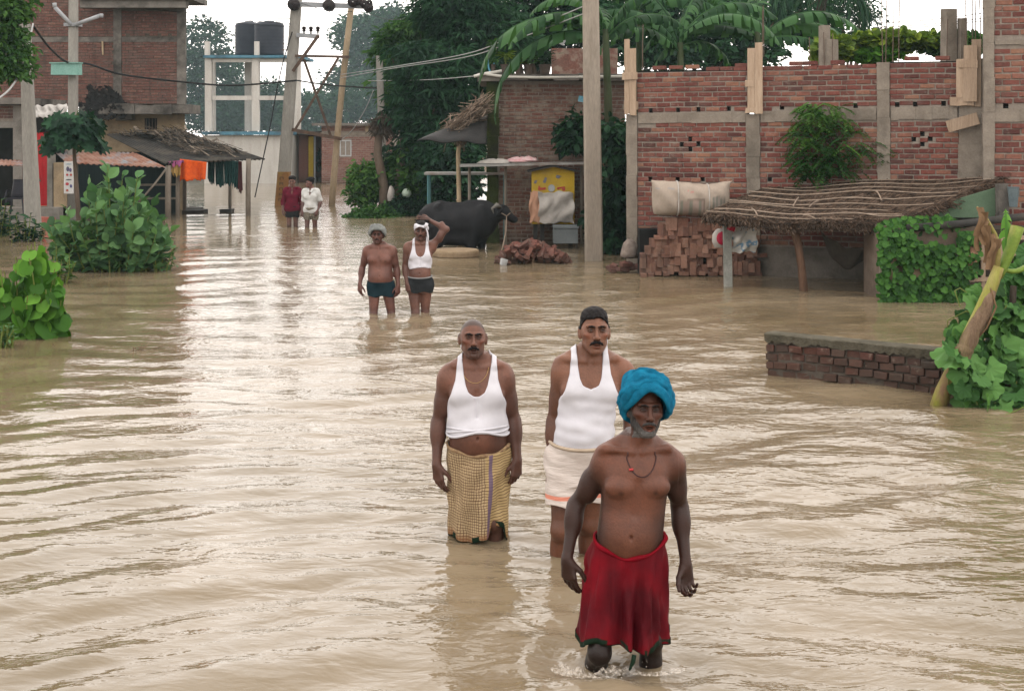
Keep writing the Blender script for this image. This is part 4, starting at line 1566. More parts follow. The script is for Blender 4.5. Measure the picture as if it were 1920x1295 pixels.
# neem sapling growing out of the brick wall
r = thing('wall_sapling', 'feathery green sapling growing out of the red brick wall', 'tree', tuple(WA.pt(wz(1560, 330)[0], wz(1560, 330)[1], .05)))
Ys = 23.6
blobs = [pb(1570, 270, Ys, 62, 60, .4), pb(1515, 215, Ys, 36, 26, .3), pb(1550, 205, Ys, 30, 20, .3), pb(1632, 275, Ys, 34, 36, .3), pb(1530, 300, Ys, 44, 34, .35), pb(1500, 250, Ys, 22, 20, .25)]
pos, d, ton, C = crown_points(blobs, 420, 1, .05)
PV, PF, PR, nn_ = [], [], [], 0
tw = MB()
for i in range(len(C)):
    a = RNG.uniform(0, 6.28)
    dv = np.array((math.cos(a), math.sin(a) * .6 - .3, -.25 + RNG.normal(0, .25)))
    dv /= np.linalg.norm(dv)
    L = RNG.uniform(.18, .30)
    sd = np.cross(dv, (0, 0, 1))
    sd /= np.linalg.norm(sd)
    ps, ds = [], []
    for k in range(7):
        t = (k + .6) / 7
        p = C[i] + dv * L * t + np.array((0, 0, -.10 * t * t))
        for sgn in (-1, 1):
            ps.append(p)
            ds.append(sd * sgn + dv * .55 + np.array((0, 0, -.25)))
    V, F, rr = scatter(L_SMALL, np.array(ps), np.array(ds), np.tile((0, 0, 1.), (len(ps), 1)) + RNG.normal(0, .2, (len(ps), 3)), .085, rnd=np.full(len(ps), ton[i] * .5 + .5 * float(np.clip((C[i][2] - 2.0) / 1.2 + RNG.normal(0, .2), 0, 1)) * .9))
    PV.append(V)
    PF.append(F + nn_)
    PR.append(rr)
    nn_ += len(V)
me = mesh_from('crown', np.concatenate(PV), [np.concatenate(PF)], False, {'rnd': np.concatenate(PR)})
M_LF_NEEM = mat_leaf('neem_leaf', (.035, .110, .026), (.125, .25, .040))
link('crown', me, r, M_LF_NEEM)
mb = MB()
limbs(mb, WA.pt(wz(1575, 335)[0], wz(1575, 335)[1], .02), P(1570, 270, Ys), .03, C[::30])
mb.build('trunk', M_BARK_D, r)
# yellow-green creeper on the roof terrace behind the parapet
YR = 29.0
for px, py, rx, ry, m, lb in ((1560, 95, 28, 22, M_LF_YEL, 'yellow-green plant behind the parapet under the palm'), (1680, 82, 90, 12, M_LF_YEL, 'bright creeper spread over a trellis on the roof terrace'), (1790, 88, 60, 14, M_LF_MID, 'dark creeper beside the concrete posts on the roof terrace'), (1640, 105, 40, 12, M_LF_BRIGHT, 'low green plant in front of the roof trellis')):
    b = pb(px, py, YR, rx, ry, .5)
    r = thing('roof_creeper', lb, 'creeper', (b[0], YR, b[2] - .3), 'creepers on the roof terrace')
    pos, d, ton, C = crown_points([b], int(50 + rx * 2), 12, .14, .8, .3)
    foliage('foliage', m, L_IVY, pos, d, np.tile((0, -.5, 1.), (len(pos), 1)) + rand_dir(len(pos)) * .4, .15 * RNG.uniform(.6, 1.2, len(pos)), r, RNG.normal(0, .5, len(pos)), ton)


# ------------------------------------------------------------------ banana plants
def banana_leaf(base, az, L, w, e0=1.15, droop=1.9, torn=.65, nseg=40, mat=None, parent=None, name='leaf'):
    """arching midrib with a blade torn into strips on both sides"""
    t = np.linspace(0, 1, nseg + 1)
    el = e0 - droop * t ** 1.15
    step = L / nseg
    hz = np.array((math.cos(az), math.sin(az), 0))
    pts = [np.array(base, float)]
    for k in range(nseg):
        pts.append(pts[-1] + step * (hz * math.cos(el[k]) + np.array((0, 0, math.sin(el[k])))))
    pts = np.array(pts)
    T = np.gradient(pts, axis=0)
    T /= np.linalg.norm(T, axis=1, keepdims=True)
    side = np.cross(T, (0, 0, 1))
    side /= np.linalg.norm(side, axis=1, keepdims=True) + 1e-9
    side = np.where(np.abs(side).sum(1, keepdims=True) < .1, np.array((-hz[1], hz[0], 0)), side)
    nrm = np.cross(side, T)
    mb = MB()
    for s in (-1, 1):
        sag = RNG.uniform(.55, 1.0)
        k = 2
        while k < nseg:
            n = int(RNG.integers(1, 4)) if RNG.random() < torn else int(RNG.integers(2, 4))
            e = min(nseg, k + n)
            dr = sag + RNG.uniform(-.25, .45)
            fwd = RNG.uniform(.05, .45)
            cut = RNG.uniform(.8, 1.08)
            rows = []
            for q in range(k, e + 1):
                hw = w * cut * math.sin(math.pi * min(1, (t[q] * .94 + .05))) ** .55
                g = .015 if q in (k, e) else 0
                row = []
                for c in (0, .35, .7, 1.0):
                    v = pts[q] + side[q] * s * hw * c * math.cos(dr * c) - nrm[q] * 0 + np.array((0, 0, -1)) * hw * c * math.sin(dr * c) + T[q] * fwd * hw * c
                    if q == k:
                        v = v + T[q] * g * c
                    if q == e:
                        v = v - T[q] * g * c * 1.5
                    row.append(v)
                rows.append(row)
            mb.grid(np.array(rows), rnd=float(RNG.random() * .5))
            k = e
    mb.tube(pts, np.linspace(.028, .005, len(pts)), 6, False, rnd=.95)
    return mb.build(name, mat or M_LF_BANANA, parent, True)


def banana_plant(label, base, top, r0, leaves, mat=None, group='banana plants behind the brick walls'):
    r = thing('banana_plant', label, 'banana plant', tuple(base), group)
    base, top = np.array(base, float), np.array(top, float)
    mb = MB()
    q = np.linspace(0, 1, 6)[:, None]
    mb.tube(base + (top - base) * q, np.linspace(r0, r0 * .5, 6), 10)
    mb.build('stem', M_BSTEM, r, True)
    for (az, L, w, e0, dr) in leaves:
        banana_leaf(top + np.array((0, 0, RNG.uniform(-.25, .1))), R(az), L, w, e0, dr, parent=r, mat=mat)
    return r


banana_plant('banana plant drooping torn leaves across the plastered house', (PX(1152, 28.5), 28.5, -.3), P(1135, 55, 28.5), .13,
             [(181, 3.6, .40, .60, 2.35), (188, 3.4, .40, .25, 2.05), (170, 2.0, .28, 1.25, 2.3), (205, 2.5, .30, .55, 1.7), (20, 2.0, .30, .9, 1.6), (-10, 1.8, .30, 1.2, 1.2), (95, 1.9, .3, 1.0, 1.4), (215, 1.7, .28, 1.3, 1.0)])
banana_plant('banana plant rising behind the left end of the red brick wall', (PX(1285, 29.5), 29.5, -.3), P(1275, 80, 29.5), .13,
             [(175, 2.4, .34, 1.1, 1.8), (200, 2.3, .34, .9, 2.1), (5, 2.5, .34, 1.1, 1.9), (-20, 2.5, .34, .8, 2.0), (60, 2.0, .3, 1.2, 1.2), (130, 1.9, .3, 1.3, 1.0), (35, 1.6, .28, .5, 1.6)])
banana_plant('banana plant arching over the middle of the red brick wall', (PX(1425, 30), 30, -.3), P(1420, 60, 30), .13,
             [(178, 2.9, .34, .8, 2.0), (190, 2.6, .34, .45, 1.6), (0, 2.7, .34, .9, 1.9), (15, 2.8, .34, .6, 1.7), (-15, 2.0, .3, .3, 1.2), (80, 1.9, .3, 1.3, 1.1), (140, 1.8, .3, 1.1, 1.2)])
banana_plant('banana plant leaning out beside the big concrete pole', (PX(1190, 30.5), 30.5, -.3), P(1200, 20, 30.5), .12,
             [(180, 2.6, .36, 1.3, 1.6), (160, 2.3, .34, 1.0, 1.4), (10, 2.6, .36, 1.0, 2.0), (-5, 2.6, .34, .6, 2.1), (210, 2.0, .3, 1.2, 2.0), (185, 2.3, .3, .3, 1.3)])
# palm behind the parapet
r = thing('palm_tree', 'palm with a dark trunk and hanging fronds behind the brick parapet', 'palm', (PX(1535, 33), 33, -.3))
tp = np.array(P(1545, -25, 33))
mb = MB()
mb.tube([P(1528, 300, 33), P(1530, 120, 33), P(1537, 40, 33), tp], [.14, .12, .11, .10], 10)
mb.build('trunk', M_BARK_D, r, True)
for az, L, e0, dr in ((180, 2.0, .5, 2.3), (160, 1.8, .9, 2.6), (200, 1.9, .3, 2.0), (0, 1.7, .5, 2.6), (20, 1.9, .7, 2.4), (-15, 1.6, .3, 2.4), (230, 1.8, .7, 2.8), (265, 1.5, .4, 2.2), (100, 1.7, .8, 2.0), (-60, 1.6, .5, 2.5)):
    n = 22
    t = np.linspace(0, 1, n)
    el = e0 - dr * t
    hz = np.array((math.cos(R(az)), math.sin(R(az)), 0))
    pts = np.cumsum(np.concatenate([[tp], (hz[None] * np.cos(el[:-1, None]) + np.stack([0 * el[:-1], 0 * el[:-1], np.sin(el[:-1])], -1)) * L / n]), 0)
    sd = np.array((-hz[1], hz[0], 0))
    ps = np.repeat(pts[2:], 2, 0)
    ds = np.stack([sd * s + np.array((0, 0, -1.1)) + hz * .3 for _ in range(n - 2) for s in (-1, 1)])
    V, F, rr = scatter(leaf_flat(lambda q: .05 * math.sin(math.pi * min(1, q * .97 + .02)), .2, .3, 2), ps, ds, np.tile((0, 0, 1.), (len(ps), 1)) + RNG.normal(0, .2, (len(ps), 3)), .55 * RNG.uniform(.7, 1.1, len(ps)))
    mb = MB()
    mb.add(V, quads=F, rnd=rr)
    mb.tube(pts, np.linspace(.02, .004, n), 5, False)
    mb.build('frond', M_LF_FAR, r)

# ------------------------------------------------------------------ broken banana stem and gourd vine at the right edge
YB = WY(753)
r = thing('broken_banana_stem', 'leaning broken banana stem with one dead brown leaf in front of the gourd vine', 'banana plant', (PX(1762, YB), YB, 0))
mb = MB()
sp_ = [P(1755, 775, YB), P(1768, 735, YB), P(1790, 690, YB - .02), P(1815, 640, YB - .05), P(1838, 590, YB - .05), P(1862, 530, YB - .05), P(1873, 500, YB - .05)]
mb.tube(sp_, np.array([.085, .080, .078, .085, .075, .060, .052]) * .92, 12)
mb.build('stem', mat_noisy('banana_stem_skin', (.26, .27, .045), (.33, .30, .10), 6, .55, .4, .008, c3=(.24, .15, .085), stretch=(2, 2, .6)), r, True)
mb = MB()
for k, (a, b, w) in enumerate((((1786, 700), (1838, 585), .080), ((1812, 650), (1862, 545), .070), ((1795, 668), (1815, 640), .082))):
    pa, pb_ = np.array(P(*a, YB - .06)), np.array(P(*b, YB - .08))
    q = np.linspace(0, 1, 8)[:, None]
    mb.tube(pa + (pb_ - pa) * q + np.array((0, -.03, 0)) * np.sin(q * 3.1) + RNG.normal(0, .004, (8, 3)), w * np.array([.5, .85, 1, .95, 1, .8, .7, .4]), 9)
mb.build('dead_sheath', mat_noisy('dead_sheath_fibre', (.13, .085, .055), (.28, .195, .13), 5, .9, .9, .015, c3=(.20, .17, .07), stretch=(3, 3, .5)), r, True)
mb = MB()
mb.tube([P(1778, 738, YB - .09), P(1793, 712, YB - .12), P(1800, 672, YB - .1)], [.02, .028, .015], 6, flat=.4)
mb.tube([P(1857, 540, YB - .1), P(1868, 575, YB - .16), P(1850, 615, YB - .16), P(1828, 640, YB - .12)], [.012, .016, .015, .01], 6, flat=.5)
mb.build('loose_strip', M_DRY, r, True)
mb = MB()
mb.tube([P(1866, 520, YB), P(1872, 470, YB), P(1866, 440, YB), P(1850, 410, YB), P(1832, 388, YB)], [.040, .026, .020, .014, .008], 8)
mb.build('leaf_stalk', mat_noisy('stalk_skin', (.24, .22, .06), (.30, .24, .09), 6, .6, .3, .005), r, True)
mb = MB()                                                      # the dead leaf hanging folded from its stalk
for k in range(9):
    t0 = k / 9
    top = np.array(P(1834 + 36 * t0, 388 + 75 * t0, YB - .01))
    L = (.30 + .10 * math.sin(k * 1.7)) * (1 - .35 * abs(t0 - .4))
    rows = []
    for q in np.linspace(0, 1, 7):
        c = top + np.array((-.02 * q + .02 * math.sin(q * 5 + k), -.05 - .04 * math.sin(k * 2 + q * 3), -L * q))
        wv = .034 * (1 - .35 * q)
        rows.append([c + np.array((-wv, .012, 0)), c + np.array((0, -.012 + .01 * math.sin(q * 9), 0)), c + np.array((wv, .012, 0))])
    mb.grid(np.array(rows))
mb.build('dead_leaf', M_DRY, r, True)
mb = MB()                                                      # rolled green leaves cut off at the top
for (a, b, w0, w1) in (((1872, 520), (1908, 425), .05, .085), ((1880, 505), (1925, 500), .035, .04)):
    pa, pb_ = np.array(P(*a, YB)), np.array(P(*b, YB + .05))
    q = np.linspace(0, 1, 6)[:, None]
    mb.tube(pa + (pb_ - pa) * q + np.array((0, 0, -.03)) * np.sin(q * 3.1), np.linspace(w0, w1, 6), 9, flat=.6)
mb.build('rolled_leaf', mat_noisy('young_banana_leaf', (.12, .20, .035), (.20, .28, .05), 6, .5, .3, .006, c3=(.26, .22, .06)), r, True)
banana_leaf(P(1890, 490, YB), R(75), .55, .10, 1.25, .6, mat=M_LF_BRIGHT, parent=r, nseg=12)

r = thing('gourd_vine', 'broad-leaved gourd vine heaped over the water at the right edge', 'vine', (PX(1880, 12.6), 12.6, 0))
pos, dd, cand = [], [], 0
for k in range(430):
    px = RNG.uniform(1785, 2060)
    lo_ = np.interp(px, [1785, 1830, 1880, 1960], [655, 765, 782, 790])
    hi_ = np.interp(px, [1785, 1820, 1860, 1920, 2060], [640, 560, 520, 470, 440])
    py = RNG.uniform(hi_, lo_)
    dep = 12.55 + .9 * (lo_ - py) / 260 + RNG.uniform(-.16, .3) + .4 * max(0, (1830 - px) / 60)
    p = np.array(P(px, py, dep))
    p[2] = max(p[2], .05)
    pos.append(p)
    a = RNG.uniform(0, 6.28)
    dd.append((.7 * math.cos(a), -.55 + .3 * math.sin(a), -.75 + RNG.normal(0, .35)))
pos, dd = np.array(pos), np.array(dd)
o_ = np.argsort(pos[:, 1])
pos, dd = pos[o_], dd[o_]
upv = np.tile((0, -.8, .9), (len(pos), 1)) + rand_dir(len(pos)) * .55
sz = RNG.uniform(.15, .29, len(pos))
leaf_objects(r, M_LF_GOURD, L_GOURD, 'gourd', pos[:300], dd[:300], upv[:300], sz[:300], RNG.normal(0, .5, 300))
foliage('leaf_mass', M_LF_GOURD, L_GOURD, pos[300:], dd[300:], upv[300:], sz[300:], r, stuff=True)
mb = MB()
for k in range(46):
    i = int(RNG.integers(len(pos)))
    a = pos[i]
    b = a + np.array((RNG.uniform(-.25, .25), RNG.uniform(-.1, .2), -RNG.uniform(.1, .5)))
    b[2] = max(b[2], .0)
    mb.tube([a, (a + b) / 2 + RNG.normal(0, .05, 3), b], [.006, .006, .004], 5, False)
mb.tube([P(1800, 575, 12.5), P(1790, 545, 12.5), P(1800, 540, 12.5), P(1812, 548, 12.5)], .005, 5, False)
mb.tube([P(1838, 775, 12.3), P(1870, 783, 12.2), P(1905, 770, 12.3), P(1925, 760, 12.3)], .006, 5, False)
mb.build('tendrils', M_STEM, r)['kind'] = 'stuff'
mb = MB()
mb.tube([(PX(1900, 13.2), 13.2, -.3), (PX(1895, 13.3), 13.3, .5), (PX(1900, 13.3), 13.3, 1.0)], [.05, .04, .03], 7)
mb.build('main_stem', M_BARK_D, r)

# ================================================================== people (signed-distance bodies, one continuous surface each)
def axis(lo, hi, coarse, fine, ranges):
    out, x = [lo], lo
    while x < hi:
        st = coarse
        for a, b in ranges:
            if a - coarse * .5 <= x <= b:
                st = fine
        x += st
        out.append(x)
    return np.array(out, np.float32)


class Vol:
    def __init__(self, xs, ys, zs):
        self.ax = (xs, ys, zs)
        self.d = np.full((len(xs), len(ys), len(zs)), 1.0, np.float32)

    def sub(self, lo, hi):
        sl = []
        for a, l, h in zip(self.ax, lo, hi):
            i0 = max(0, int(np.searchsorted(a, l)) - 1)
            i1 = min(len(a), int(np.searchsorted(a, h)) + 1)
            if i1 <= i0:
                return None
            sl.append(slice(i0, i1))
        X = self.ax[0][sl[0]][:, None, None]
        Y = self.ax[1][sl[1]][None, :, None]
        Z = self.ax[2][sl[2]][None, None, :]
        return tuple(sl), X, Y, Z

    def op(self, lo, hi, f, k, mode='u'):
        m = k + 0.035
        s = self.sub([a - m for a in lo], [a + m for a in hi])
        if s is None:
            return
        sl, X, Y, Z = s
        v = f(X, Y, Z)
        d = self.d[sl]
        if mode == 'u':
            if k > 0:
                h = np.maximum(k - np.abs(d - v), 0) / k
                self.d[sl] = np.minimum(d, v) - h * h * k * .25
            else:
                self.d[sl] = np.minimum(d, v)
        else:
            v = -v
            if k > 0:
                h = np.maximum(k - np.abs(d - v), 0) / k
                self.d[sl] = np.maximum(d, v) + h * h * k * .25
            else:
                self.d[sl] = np.maximum(d, v)

    def cap(self, a, b, ra, rb, k=.02, mode='u', flat=None):
        a, b = np.array(a, float), np.array(b, float)
        r = max(ra, rb)
        ab = b - a
        L2 = float(ab @ ab) + 1e-12
        if flat is not None:
            nrm, fl = np.array(flat[0], float), flat[1]

        def f(X, Y, Z):
            px, py, pz = X - a[0], Y - a[1], Z - a[2]
            t = np.clip((px * ab[0] + py * ab[1] + pz * ab[2]) / L2, 0, 1)
            qx, qy, qz = px - t * ab[0], py - t * ab[1], pz - t * ab[2]
            q2 = qx * qx + qy * qy + qz * qz
            if flat is not None:
                w = qx * nrm[0] + qy * nrm[1] + qz * nrm[2]
                q2 = q2 + w * w * (1 / fl ** 2 - 1)
            return np.sqrt(q2) - (ra + (rb - ra) * t)
        self.op(np.minimum(a, b) - r, np.maximum(a, b) + r, f, k, mode)

    def ell(self, c, r, k=.02, mode='u', M=None):
        c, r = np.array(c, float), np.array(r, float)
        rm = r.max() if M is not None else None
        mn = r.min()

        def f(X, Y, Z):
            x, y, z = X - c[0], Y - c[1], Z - c[2]
            if M is not None:
                x, y, z = (x * M[0, 0] + y * M[1, 0] + z * M[2, 0], x * M[0, 1] + y * M[1, 1] + z * M[2, 1], x * M[0, 2] + y * M[1, 2] + z * M[2, 2])
            q = np.sqrt((x / r[0]) ** 2 + (y / r[1]) ** 2 + (z / r[2]) ** 2)
            g = np.sqrt((x / r[0] ** 2) ** 2 + (y / r[1] ** 2) ** 2 + (z / r[2] ** 2) ** 2)
            return q * (q - 1) / (g + 1e-6)
        e = np.array([rm] * 3) if M is not None else r
        self.op(c - e, c + e, f, k, mode)

    def sample(self, Q):
        Q = np.asarray(Q, np.float32)
        idx, fr = [], []
        for a, q in zip(self.ax, Q.reshape(-1, 3).T):
            i = np.clip(np.searchsorted(a, q) - 1, 0, len(a) - 2)
            idx.append(i)
            fr.append(np.clip((q - a[i]) / (a[i + 1] - a[i]), 0, 1))
        i, j, k = idx
        u, v, w = fr
        d = self.d
        c = 0
        for di in (0, 1):
            for dj in (0, 1):
                for dk in (0, 1):
                    wt = (u if di else 1 - u) * (v if dj else 1 - v) * (w if dk else 1 - w)
                    c = c + wt * d[i + di, j + dj, k + dk]
        return c.reshape(Q.shape[:-1])


def surface_nets(vol, d=None):
    d = vol.d if d is None else d
    xs, ys, zs = vol.ax
    ins = d < 0
    c = ins[:-1, :-1, :-1].astype(np.int8)
    cnt = np.zeros_like(c)
    for i in (0, 1):
        for j in (0, 1):
            for k in (0, 1):
                cnt += ins[i:i + c.shape[0], j:j + c.shape[1], k:k + c.shape[2]]
    act = (cnt > 0) & (cnt < 8)
    I, J, K = np.nonzero(act)
    idm = np.full(c.shape, -1, np.int32)
    idm[I, J, K] = np.arange(len(I), dtype=np.int32)
    acc = np.zeros((len(I), 3), np.float64)
    num = np.zeros(len(I))
    corner = [(i, j, k) for i in (0, 1) for j in (0, 1) for k in (0, 1)]
    for a in corner:
        for ax in range(3):
            if a[ax]:
                continue
            b = list(a)
            b[ax] = 1
            da = d[I + a[0], J + a[1], K + a[2]]
            db = d[I + b[0], J + b[1], K + b[2]]
            m = (da < 0) != (db < 0)
            t = np.where(m, da / np.where(m, da - db, 1), 0)
            pa = np.stack([xs[I + a[0]], ys[J + a[1]], zs[K + a[2]]], -1)
            pb = np.stack([xs[I + b[0]], ys[J + b[1]], zs[K + b[2]]], -1)
            acc += (pa + (pb - pa) * t[:, None]) * m[:, None]
            num += m
    V = acc / num[:, None]
    quads = []
    for ax in range(3):
        o1, o2 = [(1, 2), (2, 0), (0, 1)][ax]
        sl0 = [slice(None)] * 3
        sl1 = [slice(None)] * 3
        sl0[ax] = slice(0, -1)
        sl1[ax] = slice(1, None)
        ch = ins[tuple(sl0)] != ins[tuple(sl1)]
        for o in (o1, o2):
            e = [slice(None)] * 3
            e[o] = slice(1, -1)
            full = ch
        E = np.array(np.nonzero(ch)).T
        n = np.array(c.shape)
        ok = (E[:, o1] > 0) & (E[:, o2] > 0) & (E[:, o1] < n[o1]) & (E[:, o2] < n[o2])
        E = E[ok]
        u = np.zeros(3, int)
        w = np.zeros(3, int)
        u[o1] = 1
        w[o2] = 1
        g = lambda e: idm[e[:, 0], e[:, 1], e[:, 2]]
        q = np.stack([g(E - u - w), g(E - w), g(E), g(E - u)], -1)
        flip = ~ins[E[:, 0], E[:, 1], E[:, 2]]
        q[flip] = q[flip][:, ::-1]
        quads.append(q)
    return V, np.concatenate(quads)


def rotm(yaw=0, pitch=0, roll=0):
    """yaw > 0 turns the face towards picture right, pitch > 0 lifts the chin, roll tilts towards picture right"""
    return np.array((Matrix.Rotation(R(yaw), 3, 'Z') @ Matrix.Rotation(R(-pitch), 3, 'X') @ Matrix.Rotation(R(roll), 3, 'Y')))


def mat_skin(name, rough=0.42):
    t = NT(name)
    col = t.attr('col', 'Color')
    v = t.co()
    n1 = t.noise(v, 11, 5, 0.65)
    n2 = t.noise(v, 95, 3, 0.6)
    n3 = t.noise(t.mapped(v, (1, 1, .35)), 330, 2, 0.6)
    col = t.mix(0.7, col, t.ramp(n1, [(0.28, (0.60, 0.56, 0.54)), (0.5, (1, 1, 1)), (0.72, (1.30, 1.22, 1.16))]), 'MULTIPLY')
    col = t.mix(0.5, col, t.ramp(n2, [(0.3, (0.72, 0.70, 0.70)), (0.7, (1.16, 1.14, 1.12))]), 'MULTIPLY')
    col = t.mix(t.rng(n3, .60, .72, 0, .45), col, (.012, .009, .008))                    # body hair and pores
    h = t.math('ADD', t.math('MULTIPLY', n1, 1.6), t.math('ADD', n2, t.math('MULTIPLY', n3, .25)))
    return t.pbr(col, t.rng(n1, 0.3, 0.7, rough - .08, rough + .12), t.bump(h, 0.5, 0.0035), 0.24)


def mat_cloth(name, c, c2=None, rough=0.85, scale=14, bump=0.4):
    t = NT(name)
    v = t.co()
    n = t.noise(v, scale, 5, 0.6)
    w = t.noise(v, 260, 2, 0.5)
    c2 = c2 or tuple(x * .8 for x in c)
    col = t.ramp(n, [(0.3, c2), (0.7, c)])
    return t.pbr(col, rough, t.bump(t.math('ADD', n, t.math('MULTIPLY', w, .15)), bump, 0.012), 0.05)


M_SKIN = mat_skin('skin')
M_EYE = None
t_ = NT('eye')
M_EYE = t_.pbr(t_.attr('col', 'Color'), 0.3, None, 0.35)
t_ = NT('hair')
M_HAIR = t_.pbr(t_.attr('col', 'Color'), 0.6, t_.bump(t_.noise(t_.mapped(t_.co(), (1, 1, .35)), 260, 3, .6), .8, .004), 0.08)
M_VEST = mat_cloth('white_cotton', (0.66, 0.65, 0.69), (0.58, 0.57, 0.61), scale=10, bump=.25)


def head_ops(B, hc, HM, hs, c):
    """face and skull primitives in head space: origin mid-head, -y face, z up"""
    def T(p):
        return hc + HM @ (np.array(p, float) * hs)
    E = lambda p, r, k=.015, mode='u', M=None: B.ell(T(p), np.array(r) * hs, k, mode, HM if M is None else HM @ M)
    Cc = lambda a, b, ra, rb, k=.012, mode='u': B.cap(T(a), T(b), ra * hs, rb * hs, k, mode)
    fw = c.get('face_w', 1.0)
    E((0, .016, .032), (.073 * fw, .094, .083), .01)
    E((0, -.034, -.034), (.057 * fw, .058, .080), .028)
    for s in (-1, 1):
        Cc((s * .052 * fw, -.004, -.058), (s * .017, -.068, -.102), .015, .015, .022)
        E((s * .045 * fw, -.064, -.016), (.019, .017, .013), .020)
        E((s * .060 * fw, -.02, .002), (.013, .035, .03), .03)
    E((0, -.076, -.101), (.019, .017, .016), .016)
    # brow ridge, nose, muzzle
    Cc((-.046, -.076, .029), (-.008, -.088, .028), .010, .0095, .012)
    Cc((.046, -.076, .029), (.008, -.088, .028), .010, .0095, .012)
    for s in (-1, 1):
        E((s * .0315, -.101, .010), (.0180, .022, .0120), .010, 's')
    Cc((0, -.086, .020), (0, -.107, -.026), .0068, .0100, .014)
    E((0, -.1085, -.033), (.0125, .0115, .0100), .008)
    for s in (-1, 1):
        E((s * .0140, -.097, -.036), (.0092, .011, .0085), .006)
        E((s * .0065, -.104, -.044), (.0036, .006, .0032), .002, 's')
        Cc((s * .020, -.090, -.040), (s * .034, -.080, -.066), .004, .003, .010, 's')       # fold from nose to mouth
    E((0, -.074, -.068), (.029, .021, .026), .018)
    op = c.get('mouth', .003)
    Cc((-.021, -.088, -.0665), (0, -.0955, -.0640), .0045, .0064, .005)
    Cc((.021, -.088, -.0665), (0, -.0955, -.0640), .0045, .0064, .005)
    Cc((-.019, -.087, -.0725 - op), (.0, -.0945, -.0765 - op), .0045, .0075, .005)
    Cc((.019, -.087, -.0725 - op), (.0, -.0945, -.0765 - op), .0045, .0075, .005)
    if op > .002:
        E((0, -.096, -.0695 - op * .5), (.0185, .020, op * .5 + .0026), .003, 's')
    E((0, -.100, -.0905), (.020, .012, .0055), .008, 's')
    # eyelids round the eyeball
    for s in (-1, 1):
        e = np.array((s * .0315, -.0765, .009))
        ang = np.linspace(-1.15, 1.15, 7)
        up = [e + np.array((.0155 * math.sin(a), -.0138 * math.cos(a) * .92 - .001, .0050 * math.cos(a) * c.get('lid', 1) + .001)) for a in ang]
        lo = [e + np.array((.0150 * math.sin(a), -.0132 * math.cos(a) * .92, -.0055 * math.cos(a) - .0005)) for a in ang]
        for q in (up, lo):
            for i in range(6):
                Cc(q[i], q[i + 1], .0032, .0032, .003)
        E(e + np.array((0, .004, 0)), (.0135, .0105, .0125), .004)
        # ears
        yr = np.array(Matrix.Rotation(R(-24 * s), 3, 'Z'))
        E((s * .081 * fw, .004, -.004), (.0085, .021, .035), .005, 'u', yr)
        E((s * .091 * fw, -.004, .004), (.006, .009, .017), .004, 's', yr)
    return T


